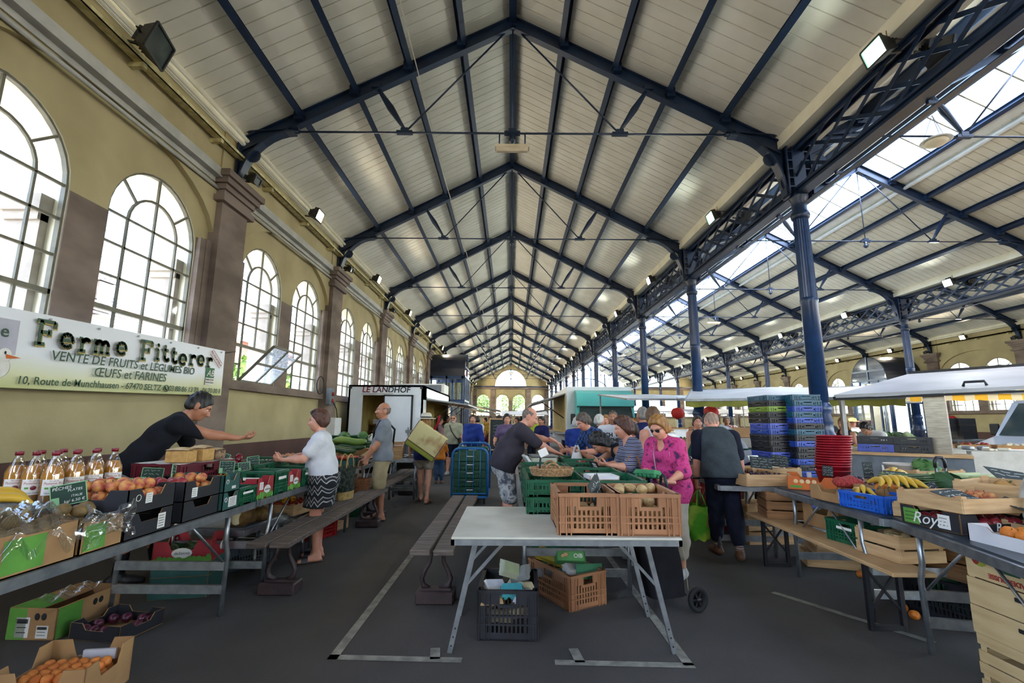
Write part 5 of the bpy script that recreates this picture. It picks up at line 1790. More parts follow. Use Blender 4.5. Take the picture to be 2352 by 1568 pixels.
 mb=MB();put_text(mb,'AGRICULTURE',T(1.86,-0.03,-0.12)@FZ,0.026,depth=0.001);put_text(mb,'BIOLOGIQUE',T(1.86,-0.03,-0.16)@FZ,0.028,depth=0.001);mb.obj('seal_small_print',INK,o)
 RS=mat('stamp_red','#a5402f','#8f3527',6)
 mb=MB();mb.M=T(1.97,-0.028,0.19)@Matrix.Rotation(R(38),4,'Y')
 for q in(-1,1):mb.box(-0.15,0.15,-0.001,0.001,q*0.045-0.004,q*0.045+0.004)
 put_text(mb,'PRODUCTEUR',FZ,0.05,depth=0.001,bold=0.001);mb.M=I4;mb.obj('producer_stamp',RS,o)
 mb=MB();mb.box(-1.5,-0.80,-0.026,-0.023,-0.06,0.24);mb.obj('logo_panel',mat('logo_grey','#b5b4c2','#a6a5b4',4),o)
 mb=MB();put_text(mb,'rme',T(-1.0,-0.03,0.13)@FZ,0.15,depth=0.001,bold=0.002);mb.tube([(-1.02+0.06*math.cos(t),-0.03,0.02+0.07*math.sin(t)) for t in[R(a) for a in range(-120,121,20)]],0.012,5);mb.obj('logo_lettering',DG,o)
 mb=MB();mb.ball((-0.93,-0.03,-0.17),(0.10,0.006,0.10),14,8);mb.ball((-0.89,-0.032,-0.07),(0.06,0.006,0.06),14,8);mb.obj('logo_bird',PAPER,o)
 mb=MB();mb.add([(-0.89,-0.04,-0.06),(-0.76,-0.04,-0.085),(-0.88,-0.04,-0.10)],[(0,1,2)]);mb.obj('logo_beak',ORANGEC,o)
 mb=MB();mb.ball((-1.02,-0.035,-0.17),(0.06,0.006,0.06),12,7);mb.obj('logo_apple',REDC,o)
 mb=MB();mb.ball((-0.895,-0.042,-0.05),(0.008,0.004,0.014),8,6);mb.obj('logo_eye',INK,o)
 mb=MB()
 for k in range(9):mb.tube([(-2.1+k*0.525,-0.012,Hh/2-0.03),(-2.1+k*0.525,-0.02,Hh/2-0.03)],0.012,8)
 mb.obj('eyelets',GREYM,o)
 mb=MB();mb.tube([(L/2,0,Hh/2-0.03),(L/2+0.24,-0.02,Hh/2+0.02)],0.006,5);mb.obj('tie_cord',INK,o)
banner()
H=0.75
alu_table('long aluminium market table carrying the kiwi, peach and plum boxes at the left',2.66,0.86,H,(-2.49,2.60,0),PI/2,'left stall tables')
alu_table('aluminium market table carrying the red and green vegetable boxes at the left',2.5,0.86,H,(-2.49,5.25,0),PI/2,'left stall tables')
Z=H+0.001
# raised rack with bottles
t=thing('bottle_rack','low metal rack with a bluish top standing on the fruit table under the juice bottles','rack',(-2.72,2.83,Z))
MB().box(-0.26,0.26,-0.5,0.5,0.165,0.18).obj('shelf',mat('bluish_zinc','#9fb0bb','#8499a6',6,rough=0.35,metal=0.5),t)
for x_ in(-0.24,0.24):
 for y_ in(-0.47,0.47):leg_bar(t,(x_,y_,0),(x_,y_,0.165),0.02)
m=MB()
for k in range(14):m.bar((0.25,-0.46+k*0.07,0.01),(0.25,-0.46+k*0.07,0.16),0.006,0.006)
m.box(0.245,0.255,-0.48,0.48,0.005,0.02);m.obj('grille',GREYM,t)
JUICE=mat('apple_juice','#c98a2c','#b87820',3,rough=0.25,coat=0.6);BGLASS=glass('bottle_glass',(0.95,0.94,0.88),0.35)
CAPM=mat('red_cap','#7a1526','#691020',6,rough=0.3)
def bottle(label,x,y,z):
 b=thing('juice_bottle',label,'bottle',(x,y,z),0.95,'apple juice bottles on the rack')
 MB().lathe([(0.03,0.004),(0.047,0.006),(0.048,0.145),(0.045,0.165),(0.032,0.2),(0.03,0.202)],20).obj('juice',JUICE,b)
 MB().lathe([(0.049,0.0),(0.05,0.01),(0.05,0.15),(0.047,0.17),(0.02,0.24),(0.016,0.25),(0.017,0.268)],20).obj('glass_bottle',BGLASS,b)
 MB().lathe([(0.019,0.258),(0.019,0.278),(0.017,0.28)],14).obj('cap',CAPM,b)
 m=MB();n=10
 vs=[]
 for i in range(n+1):
  a=R(-150+120*i/n)
  for zz in(0.045,0.13):vs.append((0.0508*math.cos(a),0.0508*math.sin(a),zz))
 m.add(vs,[(2*i,2*i+2,2*i+3,2*i+1) for i in range(n)],0,True)
 lb=m.obj('paper_label',PAPER,b)
 def on(txt,z_,sz,mm,nm):
  mb=MB();vs,fs=text_mesh(txt,sz,depth=0.0,shear=0.2)
  mb.add([(0.0514*math.cos(-PI/2+v[0]/0.0514),0.0514*math.sin(-PI/2+v[0]/0.0514),z_+v[1]) for v in vs],fs);mb.obj(nm,mm,lb)
 on('Pur jus de',0.121,0.010,REDC,'small_print');on('Pomme Bio',0.108,0.019,REDC,'label_lettering');on('Denis Fitterer',0.056,0.013,INK,'maker_lettering')
 mb=MB();mb.ball((0.0,-0.0515,0.083),(0.013,0.0012,0.012),10,7);mb.obj('apple_picture',CAPM,lb)
 mb=MB();mb.add([(-0.034,-0.0385,0.078),(-0.019,-0.048,0.078),(-0.019,-0.048,0.088),(-0.034,-0.0385,0.088)],[(0,1,2,3)]);mb.obj('organic_mark',GREENC,lb)
 return b
bt=None
pos=[(-2.60,2.76),(-2.71,2.76),(-2.82,2.77),(-2.59,2.88),(-2.70,2.88),(-2.81,2.89),(-2.58,3.0),(-2.69,3.0),(-2.57,3.13),(-2.68,3.13),(-2.80,3.02)]
blabs='apple juice bottle on the rack, %s'
bn=['front one nearest the camera','front row, second from the aisle','front row, at the wall side','second row, on the aisle side','second row, in the middle','second row, at the wall side','third row, on the aisle side','third row, in the middle','last row, on the aisle side','last row, nearer the wall','third row, at the wall side']
for(x_,y_),q in zip(pos,bn):
 if bt is None:bt=bottle(blabs%q,x_,y_,Z+0.181)
 else:dup(bt,(x_,y_,Z+0.181),0.95+rnd.uniform(-.1,.1),blabs%q)
FILM=glass('clear_film',(0.97,0.98,0.97),0.35,0.10)
def film(name,label,fn,loc,nx=22,ny=16):
 o=MB().grid(nx,ny,fn).obj(name,FILM);o.location=loc
 return tag(o,label,'plastic film')
KI='brown kiwi lying on the film-lined card boxes at the left'
for(y0,y1,lab,hh) in((1.55,1.98,'printed brown carton at the left edge, nearest on the fruit table',0.17),(2.0,2.36,'green-printed carton of kiwis under crumpled film at the left',0.17),(2.38,2.63,'small green-printed carton wrapped in film beside the black peach trays',0.15)):
 L=y1-y0
 b=carton('kiwi_carton',lab,L,0.38,hh,CARD,(-2.25,(y0+y1)/2,Z),PI/2,'kiwi cartons on the left table',lowfront=-0.3)
 sticker(b,L,0.38,'front',-L*0.18,hh*0.48,L*0.5,hh*0.8,GREENC,'green_print')
 if y0<1.9:sticker(b,L,0.38,'front',L*0.25,hh*0.4,L*0.3,hh*0.5,PAPER,'paper_label',4)
 heap('kiwi',KI,'kiwis at the left',T(-2.25,(y0+y1)/2,Z),0.36,L-0.02,0.033,1,1,hh-0.06)
for k in range(9):produce('kiwi',KI,'kiwis at the left',(-2.28+rnd.uniform(-.13,.12),2.2+k*0.055,Z+0.185+rnd.uniform(0,.02)))
film('plastic_film','crumpled clear film hanging over the green-printed kiwi carton',lambda u,v:((v-0.62)*0.42 if v<0.9 else 0.12+(v-0.9)*0.14,(u-.5)*0.5,0.03*math.sin(u*19+v*7)*(0.4+v)+(0.02 if v<0.8 else-(v-0.8)*0.62)+0.012*math.sin(v*31+u*13)),(-2.18,2.12,Z+0.21))
film('plastic_film','crumpled clear film hanging over the small carton next to the peaches',lambda u,v:(0.012*math.sin(u*23+v*9)+0.02*v,(u-.5)*0.32+0.02*math.sin(v*9),(v-.5)*-0.2*(0.8+0.35*math.sin(u*5+2))+0.01*math.sin(v*27+u*11)),(-2.04,2.50,Z+0.13))
# bananas in a brown bag box
b=carton('banana_carton','low brown carton holding bananas behind the kiwis at the left edge',0.5,0.3,0.14,CARD,(-2.62,2.1,Z),PI/2)
def banana_bunch(label,loc,rz,n=6,tilt=0.0,s=1.0,grp=None):
 t=thing('banana_bunch',label,'fruit',loc,rz,grp)
 for k in range(n):
  o=bpy.data.objects.new('banana',fruit_mesh('banana'));col.objects.link(o);o.parent=t
  o.scale=(s*1.15,)*3
  o.rotation_euler=(R(-50+100*k/max(n-1,1)),tilt,R(rnd.uniform(-4,4)))
  o.location=(0,-0.035*(n-1)/2*s+0.035*k*s,0.02*math.sin(PI*k/max(n-1,1)))
 return t
banana_bunch('yellow banana bunch in front of the juice bottles',(-2.53,2.42,Z+0.27),0.9,6,s=1.1)
banana_bunch('yellow banana bunch cut by the left frame edge',(-2.64,2.15,Z+0.27),1.1,5,s=1.1)
price_slate('green price slate standing before the bananas at the left frame edge',0.13,0.11,(-2.33,1.98,Z+0.27),0.7,0.25,0.3,seed=5)
price_slate('green price slate for flat peaches from Italy',0.14,0.105,(-2.33,2.58,Z+0.255),0.65,0.1,-0.18,text=[('PÊCHES',-0.025,0.035,0.022),('PLATES',0.025,0.018,0.018),('ITALIE',0.03,-0.012,0.016),('kg/ 6.50 €',0.02,-0.036,0.02)])
price_slate('green price slate for apple juice behind the peaches',0.15,0.07,(-2.40,3.05,Z+0.245),0.75,0.45,0.12,text=[('JUS de POMMES',0.0,0.018,0.017),('2.80 €',0.04,-0.018,0.018)])
price_slate('green price slate on a thin stake in the nectarine tray',0.12,0.105,(-2.48,3.36,Z+0.26),0.6,0.05,0.1,stake=0.14,seed=9)
price_slate('thin pale price card seen edge-on in the nectarine tray',0.12,0.1,(-2.35,3.38,Z+0.28),2.0,0.0,0.15,stake=0.1,seed=19)
# --- black peach trays
b=carton('peach_tray','empty-looking black card tray under the peach tray',0.36,0.42,0.13,BLACKC,(-2.27,2.82,Z),PI/2,'black trays of peaches')
sticker(b,0.36,0.42,'front',0.09,0.06,0.06,0.085,PAPER,'paper_label',5)
b=carton('peach_tray','black card tray heaped with red and yellow peaches',0.36,0.42,0.135,BLACKC,(-2.27,2.82,Z+0.131),PI/2,'black trays of peaches')
sticker(b,0.36,0.42,'front',-0.03,0.075,0.05,0.055,PAPER,'paper_label',4)
m=MB(face_M(0.36,0.42,'front'));m.tube([(-0.11+0.017*math.cos(t),-0.001,0.085+0.017*math.sin(t)) for t in[2*PI*i/14 for i in range(14)]],0.0018,4,closed=True);m.obj('round_mark',PAPER,b)
heap('peach','red and yellow peach heaped in the black tray at the left','peaches in the black tray',T(-2.27,2.82,Z+0.131),0.40,0.34,0.038,2,1,0.05)
# --- nectarine trays, teal cartons
b=carton('nectarine_tray','black card tray stacked under the nectarine tray',0.37,0.4,0.125,BLACKC,(-2.27,3.29,Z),PI/2,'black trays of nectarines')
b=carton('nectarine_tray','black card tray of dark red nectarines with peaches at its far end',0.37,0.4,0.125,BLACKC,(-2.27,3.29,Z+0.126),PI/2,'black trays of nectarines')
sticker(b,0.37,0.4,'front',-0.09,0.05,0.055,0.06,PAPER,'paper_label',4)
heap('nectarine','dark red nectarine in the black tray beside the bread crate','nectarines in the black tray',T(-2.27,3.22,Z+0.126),0.36,0.24,0.037,2,1,0.02)
heap('peach','peach at the far end of the nectarine tray','peaches in the nectarine tray',T(-2.25,3.42,Z+0.126),0.34,0.1,0.037,2,1,0.03)
for k in range(2):
 b=carton('teal_carton','dark teal card tray, %s of two, right of the nectarine trays'%('lower' if k==0 else 'upper'),0.2,0.4,0.125,TEALC,(-2.25,3.59,Z+0.126*k),PI/2,'teal card trays')
 m=MB(face_M(0.2,0.4,'front'));m.tube([(-0.065+0.014*math.cos(t),-0.001,0.075+0.014*math.sin(t)) for t in[2*PI*i/14 for i in range(14)]],0.0025,4,closed=True);m.obj('round_mark',PAPER,b)
 sticker(b,0.2,0.4,'front',0.02,0.055 if k==0 else 0.03,0.1 if k==0 else 0.05,0.07 if k==0 else 0.02,PAPER,'paper_label',5 if k==0 else 1)
def red_carton(lab,x_,y_,z_,L=0.27):
 b=carton('red_carton',lab,L,0.4,0.17,REDC,(x_,y_,z_),PI/2,'red printed salad cartons')
 sticker(b,L,0.4,'front',-L*0.26,0.105,0.06,0.06,PAPER,'paper_label',4)
 m=MB(face_M(L,0.4,'front'));m.ball((0.03,0,0.07),(0.055,0.0012,0.034),16,8)
 e=m.obj('oval_badge',PAPER,b)
 face_text(e,L,0.4,'front',0.03,0.07,'deliziosa',0.024,INK,'badge_lettering',shear=0.2)
 m=MB(face_M(L,0.4,'front'))
 for k in range(7):m.ball((-L/2+0.02+k*(L-0.04)/6,0.0,0.02+0.012*(k%2)),(0.022,0.001,0.022+0.008*(k%3)),8,6)
 m.obj('leaf_print',GREENC,b)
 return b
crate('green_crate','empty green crate between the teal trays and the red carton',0.26,0.4,0.13,GREENP,(-2.26,3.82,Z),PI/2,'green crates along the left table',label_strip=True)
red_carton('red printed carton on the left table, nearer of two',-2.26,4.10,Z)
crate('green_crate','green crate just behind the nearer red carton',0.36,0.16,0.14,GREENP,(-2.56,4.14,Z),PI/2,'green crates along the left table',label_strip=True)
crate('green_crate','green crate with a white price label between the two red cartons',0.25,0.4,0.2,GREENP,(-2.26,4.37,Z),PI/2,'green crates along the left table',label_strip=True)
red_carton('red printed carton on the left table, farther of two',-2.26,4.64,Z)
crate('green_crate','green crate beyond the farther red carton',0.27,0.4,0.17,GREENP,(-2.26,4.92,Z),PI/2,'green crates along the left table',label_strip=True)
crate('green_crate','green crate of avocados behind the farther red carton',0.4,0.3,0.13,GREENP,(-2.52,4.66,Z+0.10),PI/2,'green crates along the left table')
AV='dark avocado lined up in the green crate on the left table'
for k in range(9):produce('avocado',AV,'avocados',(-2.40-0.07*(k%2),4.44+k*0.062,Z+0.205))
crate('green_crate','tilted green crate of mushrooms by the eggs',0.5,0.36,0.13,GREENP,(-2.66,5.28,Z+0.10),PI/2+0.2,'green crates along the left table')
heap('mushroom','pale mushroom in the tilted green crate by the eggs','mushrooms',T(-2.66,5.28,Z+0.11,rz=0.2),0.32,0.44,0.02,1,0.8,0.06)
crate('green_crate','green crate in front of the egg trays beside the white-shirted woman',0.5,0.36,0.15,GREENP,(-2.28,5.36,Z),PI/2,'green crates along the left table')
# --- red bread crate
BX,BY,BR=-2.885,4.30,R(-10)
c=crate('bread_crate','dark red plastic crate carrying cut loaves on paper',0.46,0.60,0.25,REDP,(BX,BY,Z+0.03),BR,cat='crate')
MB().grid(12,10,lambda u,v:((u-.5)*0.48,(v-.5)*0.62,0.004*math.sin(u*17)*math.cos(v*13)+0.252)).obj('paper_sheet',PAPER,c)
CRUST=mat('bread_crust','#a8733c','#7f5226',7,rough=0.8,bump=0.2);CRUMB=mat('bread_crumb','#c99f62','#b88c50',30,rough=0.9,bump=0.2);FLOUR=mat('floury_top','#cbb48f','#a98758',9,rough=0.9)
def loaf(lab,x_,y_,rz,L,W,hh,mm=None):
 t=thing('bread_loaf',lab,'bread',(x_,y_,Z+0.288),rz,'cut loaves on the red crate')
 m=MB();m.rbox(-L/2,L/2,-W/2,W/2,0,hh*0.8,0.008);m.obj('crumb',mm or CRUMB,t)
 m=MB()
 m.grid(10,6,lambda u,v:((u-.5)*L*1.02,(v-.5)*W*1.02,hh*0.8+hh*0.25*math.sin(PI*min(max(v,.02),.98))**.5*math.sin(PI*min(max(u,.03),.97))**.3))
 m.obj('crust',FLOUR,t);return t
loaf('square-cut brown loaf, front one on the red crate',-2.80,4.10,R(0),0.19,0.13,0.12)
loaf('paler cut loaf in the middle of the red crate',-2.74,4.27,R(-5),0.15,0.14,0.13)
loaf('dark speckled fruit loaf at the far side of the red crate',-2.72,4.44,R(-8),0.12,0.12,0.10,mat('fruit_loaf','#a5876a','#4a3026',40,rough=0.9))
# --- peppers
carton('pepper_carton','low brown carton under the heap of red peppers',0.4,0.3,0.1,CARD,(-2.77,4.86,Z),PI/2)
RP='glossy dark red pepper in the heap beside the bread crate'
for k,(a,b_,c_) in enumerate(((-2.72,4.8,.13),(-2.81,4.78,.13),(-2.73,4.9,.13),(-2.82,4.88,.13),(-2.66,4.86,.13),(-2.74,5.0,.13),(-2.84,4.98,.13),(-2.66,4.97,.14),(-2.76,4.85,.2),(-2.78,4.94,.2),(-2.70,4.92,.2),(-2.77,4.91,.26))):produce('pepper',RP,'red peppers',(a,b_,Z+c_))
carton('pepper_carton','low brown carton under the yellow peppers',0.36,0.28,0.08,CARD,(-2.62,4.52,Z+0.02),PI/2)
YP='bright yellow pepper behind the green price slates'
for a,b_,c_ in((-2.66,4.42,.13),(-2.58,4.44,.13),(-2.64,4.53,.13),(-2.56,4.55,.13),(-2.70,4.60,.14),(-2.76,4.66,.19),(-2.72,4.50,.16)):produce('pepper_yellow',YP,'yellow peppers',(a,b_,Z+c_))
price_slate('green price slate by the bread crate, left of the yellow peppers',0.11,0.1,(-2.46,4.2,Z+0.24),0.55,0.1,0.04,seed=21)
price_slate('small green price slate in front of the yellow peppers',0.09,0.07,(-2.40,4.36,Z+0.23),0.6,0.1,-0.1,seed=22)
price_slate('green price slate over the avocado crate',0.10,0.1,(-2.46,4.62,Z+0.25),0.5,0.1,-0.12,seed=23)
price_slate('green price slate leaning behind the red peppers',0.13,0.08,(-2.86,4.78,Z+0.28),0.4,0.2,0.3,seed=24)
price_slate('small green price slate before the egg trays',0.10,0.05,(-2.36,5.22,Z+0.19),0.4,0.2,0.0,seed=25)
# --- eggs
TRAYM=mat('grey_egg_tray','#b9b4a6','#a49f91',12,rough=0.9,bump=0.2)
def egg_tray(lab,x_,y_,z_,rz,eggs=True):
 t=thing('egg_tray',lab,'egg tray',(x_,y_,z_),rz,'grey egg trays')
 m=MB()
 m.grid(20,24,lambda u,v:((u-.5)*0.29,(v-.5)*0.29,0.022+0.02*math.cos(u*10*PI)*math.cos(v*12*PI)))
 m.obj('pulp_sheet',TRAYM,t)
 if eggs:
  for i in range(5):
   for j in range(6):
    if rnd.random()<0.75:produce('egg','brown egg in the %s'%eggs,'brown eggs in the %s'%eggs,Matrix.Translation((x_,y_,z_))@Matrix.Rotation(rz,4,'Z')@Vector(((i-2)*0.056,(j-2.5)*0.047,0.035)),(rnd.uniform(-.3,.3),rnd.uniform(-.3,.3),0))
 return t
egg_tray('grey egg tray at the bottom of the stack on the left table',-2.55,5.72,Z+0.09,0.2,False)
egg_tray('grey egg tray in the middle of the stack on the left table',-2.55,5.72,Z+0.14,0.2,False)
egg_tray('grey egg tray of brown eggs topping the stack on the left table',-2.55,5.72,Z+0.19,0.2,'top grey tray')
egg_tray('grey egg tray of brown eggs right of the stacked trays',-2.36,6.02,Z+0.14,0.1,'right-hand grey tray')
egg_tray('grey egg tray under the right-hand tray of eggs',-2.36,6.02,Z+0.09,0.1,False)
carton('egg_base_carton','flat card base under the egg trays',0.7,0.6,0.085,CARD,(-2.47,5.87,Z),PI/2,notch=False)
wood_crate('wooden_crate','small slatted wooden crate on the table behind the eggs',0.4,0.28,0.16,(-2.75,5.78,Z),PI/2,3)
# --- under the table
b=carton('dark_green_carton','dark green carton on the floor at the bottom, under the red salad carton',0.42,0.36,0.16,TEALC,(-2.66,4.16,0),R(12),'dark green cartons on the floor',notch=False)
b=carton('dark_green_carton','dark green carton between floor carton and red salad carton',0.42,0.36,0.10,TEALC,(-2.66,4.16,0.161),R(12),'dark green cartons on the floor',notch=False)
b=carton('red_carton','red printed salad carton standing on dark green cartons under the left table',0.42,0.36,0.17,REDC,(-2.66,4.16,0.262),R(12),'red printed salad cartons')
m=MB(face_M(0.42,0.36,'front'));m.ball((0.0,0,0.08),(0.075,0.0012,0.04),16,8);e=m.obj('oval_badge',PAPER,b);face_text(e,0.42,0.36,'front',0,0.08,'deliziosa',0.033,INK,'badge_lettering',shear=0.2)
m=MB(face_M(0.42,0.36,'front'))
for k in range(12):m.ball((-0.19+k*0.035,0,0.02+0.012*(k%2)),(0.026,0.001,0.024+0.007*(k%3)),8,6)
m.obj('leaf_print',GREENC,b)
m=MB(face_M(0.42,0.36,'right'));m.ball((0.06,0,0.08),(0.06,0.0012,0.035),16,8);m.obj('oval_badge',PAPER,b)
heap('courgette','dark green vegetable in the red carton under the left table','dark vegetables under the table',T(-2.66,4.16,0.27,rz=R(12)),0.3,0.28,0.04,1,0.8,0.03)
crate('grey_crate','flat dark grey crate on the floor behind the red salad carton',0.6,0.4,0.2,mat('dark_grey_plastic','#3f474e','#343b41',8,rough=0.45),(-2.70,4.86,0),R(60),cat='crate')
b=carton('kiwi_carton','tall green-printed brown carton with open flaps on the floor at the left',0.32,0.48,0.19,CARD,(-3.06,3.52,0),R(-2),notch=False)
sticker(b,0.32,0.48,'front',-0.10,0.095,0.12,0.185,GREENC,'green_print');sticker(b,0.32,0.48,'right',-0.15,0.095,0.17,0.185,GREENC,'green_print')
for u,v,a,c_ in((-0.06,0.075,0.09,0.12),(0.075,0.05,0.08,0.075)):
 s_=sticker(b,0.32,0.48,'front',u,v,a,c_,PAPER,'barcode_label',3)
 m=MB(face_M(0.32,0.48,'front'))
 for k in range(16):m.box(u-a*0.4+k*a*0.05,u-a*0.4+k*a*0.05+a*0.02*(1+k%2),-0.003,-0.002,v+c_*0.2,v+c_*0.42)
 m.obj('barcode',INK,s_)
for fc in('front','right'):
 m=MB(face_M(0.32,0.48,fc))
 for dx in(0.03,0.075):m.ball((dx,0,0.14),(0.018,0.001,0.022),10,7)
 m.obj('fruit_print',INK,b)
for s_,nm in((-1,'left'),(1,'right')):
 m=MB();m.M=T(s_*0.16,0,0.19)@Matrix.Rotation(s_*R(-22),4,'Y');m.box(*sorted((0,-s_*0.12)),-0.24,0.24,-0.003,0.003,0);m.box(*sorted((-s_*0.005,-s_*0.118)),-0.24,-0.05 if s_>0 else 0.02,0.0032,0.004,1);m.obj('flap',[CARD,GREENC],b)
o=film('plastic_film','clear film bulging out of the open brown carton on the floor',lambda u,v:((u-.5)*0.14,(v-.5)*0.36,0.03*math.sin(u*9)*math.sin(v*13)+0.02),(-3.06,3.52,0.195),12,16)
b=carton('plum_tray','black card tray with a few plums on the floor at the left',0.38,0.32,0.10,BLACKC,(-2.62,3.42,0),R(-10))
PL='dark red plum in the black tray on the floor'
for a,c_ in((-0.13,-0.11),(-0.06,-0.115),(0.02,-0.11),(0.1,-0.11),(-0.14,-0.02),(-0.12,0.07),(0.13,0.02),(0.14,0.1),(0.07,0.11),(-0.05,0.1)):produce('plum',PL,'plums on the floor',T(-2.62,3.42,0,rz=R(-10))@Vector((a,c_,0.042)))
b=carton('apricot_carton','brown carton of apricots at the lower left corner of the picture',0.40,0.36,0.22,CARD,(-2.24,2.62,0),R(8))
sticker(b,0.4,0.36,'back',0.0,0.12,0.13,0.035,WHITEC,'white_strip')
m=MB();m.box(-0.03,0.13,0.155,0.17,0.12,0.17);m.obj('inside_label',WHITEC,b)
heap('apricot','apricot in the brown carton at the lower left','apricots in the brown carton',T(-2.24,2.62,0,rz=R(8)),0.36,0.3,0.026,2,1,0.08)
# low shelf with pale-cut squash, tomato box, red crate and paper under the second table
t=alu_table('low aluminium shelf table under the left stall with the brown squash',0.85,0.5,0.42,(-2.60,4.88,0),PI/2-0.1,'left stall tables',top=mat('zinc_top','#8b9196','#787f85',8,rough=0.35,metal=0.6))
SQ=mat('brown_squash','#8b6a38','#5e4522',9,rough=0.8,bump=0.6,bscale=30);SQC=mat('pale_squash_flesh','#dccfa8','#cbbd92',14,rough=0.8)
def squash(lab,loc,s,cutp=False):
 t=thing('squash',lab,'vegetable',loc,0.4,'brown squash pieces on the low shelf')
 m=MB();m.ball((0,0,0.07*s),(0.12*s,0.10*s,0.085*s),20,12,0,lambda x,y,z:(x*(1+.12*math.cos(8*math.atan2(y,x))+.06*math.sin(11*z)),y*(1+.12*math.cos(8*math.atan2(y,x))),z*(1+.1*math.sin(9*x))))
 m.obj('rind',SQ,t)
 if cutp:
  m=MB();m.M=T(-0.03,-0.092*s,0.075*s);m.ball((0,0,0),(0.045*s,0.016,0.06*s),12,8);m.obj('cut_face',SQC,t)
 return t
squash('brown ribbed squash with a pale cut face on the low shelf',(-2.50,4.58,0.435),1.0,True)
squash('brown ribbed squash behind the cut one on the low shelf',(-2.58,4.80,0.435),1.05)
squash('small brown squash piece at the right of the low shelf',(-2.42,4.80,0.435),0.75)
b=wood_crate('wooden_crate','shallow wooden crate of tomatoes and yellow peppers under the left table',0.5,0.34,0.11,(-2.40,5.42,0.40),R(80),1)
alu_table('low metal stand under the tomato crate at the left',0.7,0.45,0.39,(-2.42,5.42,0),PI/2,'left stall tables')
heap('tomato','red tomato in the shallow crate under the left table','tomatoes under the left table',T(-2.40,5.42,0.40,rz=R(80)),0.48,0.3,0.037,1,1,0.06)
for a in(0,1):produce('pepper_yellow','yellow pepper among the tomatoes under the left table','yellow peppers under the table',(-2.42+a*0.03,5.26+a*0.09,0.55),(PI/2,0,a))
crate('red_crate','bright red plastic crate on the floor under the left table',0.4,0.3,0.24,mat('bright_red_plastic','#a81d1d','#931717',8,rough=0.4),(-2.36,6.0,0),R(70),cat='crate')
carton('flat_carton','pale flat carton leaning on the floor behind the bench at the left',0.3,0.24,0.2,WOOD,(-2.30,6.42,0),R(70),notch=False)
crate('black_crate','black mesh crate on the floor beyond the bench at the left',0.5,0.4,0.3,BLACKP,(-2.58,6.52,0),R(90),cat='crate')
# --- benches along the aisle
bench('weathered plank bench in front of the left stall, nearest of the left row',3.0,(-1.89,5.37,0),PI/2)
bench('weathered plank bench in the left row, behind the man in the grey shirt',2.7,(-1.98,8.25,0),PI/2)
bench('weathered plank bench left of the white folding table',2.62,(-0.58,5.0,0),PI/2)
# === centre: white table, green crates, trolleys
WT=mat('white_table_board','#c9c6b8','#b2afa1',3,rough=0.55,bump=0.05,bscale=20)
def trestle(label,x0,x1,y0,y1,H,ins=0.13,splay=0.09,top=WT,group=None):
 cx_,cy_=(x0+x1)/2,(y0+y1)/2
 t=thing('folding_table',label,'table',(cx_,cy_,0),0,group)
 a,b=(x1-x0)/2,(y1-y0)/2
 m=MB();m.rbox(-a,a,-b,b,H-0.014,H,0.004);m.obj('tabletop',top,t)
 m=MB()
 for s in(-1,1):m.box(-a,a,min(s*b,s*(b-0.02)),max(s*b,s*(b-0.02)),H-0.045,H-0.014);m.box(min(s*a,s*(a-0.02)),max(s*a,s*(a-0.02)),-b,b,H-0.045,H-0.014)
 m.obj('rim',ALU,t)
 for sx in(-1,1):
  for sy in(-1,1):
   yt,yb=sy*(b-0.33 if sy<0 else b-0.1),sy*(b-0.33 if sy<0 else b-0.1)
   p,q=(sx*(a-ins),yt,H-0.045),(sx*(a-ins+0.16 if True else 0),yb,0)
   m=MB();m.bar(p,q,0.025,0.03)
   for k in range(3):
    c_=Vector(q).lerp(Vector(p),0.06+k*0.07);m.cbox((c_.x,c_.y-0.014,c_.z),(0.008,0.004,0.008),1)
   m.obj('leg',[ALU,INK],t)
  m=MB();m.bar((sx*(a-ins+0.08),-(b-0.33),H*0.5),(sx*(a-ins-0.24),-(b-0.33),H-0.03),0.018,0.018);m.bar((sx*(a-ins+0.08),b-0.1,H*0.5),(sx*(a-ins-0.24),b-0.1,H-0.03),0.018,0.018);m.obj('brace',ALU,t)
 return t
TH=0.745
trestle('white-topped folding table with splayed metal legs in the foreground centre',-0.335,0.985,2.82,3.80,TH)
t=alu_table('market table under the green vegetable crates behind the white table',2.3,0.92,TH-0.02,(0.55,4.98,0),PI/2,'centre stall tables')
# brown potato crates
ZT=TH+0.001
crate('brown_crate','brown slotted plastic crate on the white table, left of two',0.352,0.48,0.235,BROWNP,(0.462,3.115,ZT),0,'brown crates on the white table')
crate('brown_crate','brown slotted plastic crate of potatoes on the white table, right of two',0.352,0.48,0.235,BROWNP,(0.822,3.10,ZT),R(-1),'brown crates on the white table')
heap('potato','potato in the left brown crate','potatoes in the left brown crate',T(0.462,3.115,ZT),0.32,0.44,0.04,1,1,0.012)
heap('potato','potato in the left brown crate','potatoes in the left brown crate',T(0.462,3.08,ZT),0.3,0.3,0.04,1,0.6,0.07)
heap('potato','potato heaped in the right brown crate','potatoes in the right brown crate',T(0.822,3.10,ZT),0.32,0.44,0.04,3,1,0.012)
for a,b_ in((-0.10,0.12),(-0.02,0.16),(0.04,0.08),(0.12,0.17),(-0.13,0.02)):produce('potato','potato heaped in the right brown crate','potatoes in the right brown crate',(0.822+a,3.1+b_,ZT+0.215))
for k in(0,1):
 t=price_slate('dark slate board standing in the left brown crate, %s of two'%('front' if k==0 else 'rear'),0.2,0.26,(0.565+k*0.02,3.13+k*0.04,ZT+0.165),R(62),R(14),R(-16),green=False,seed=30+k)
GL='green crates of the centre stall'
y=3.52
rows=[(3.53,0.56),(4.13,0.56),(4.72,0.56)]
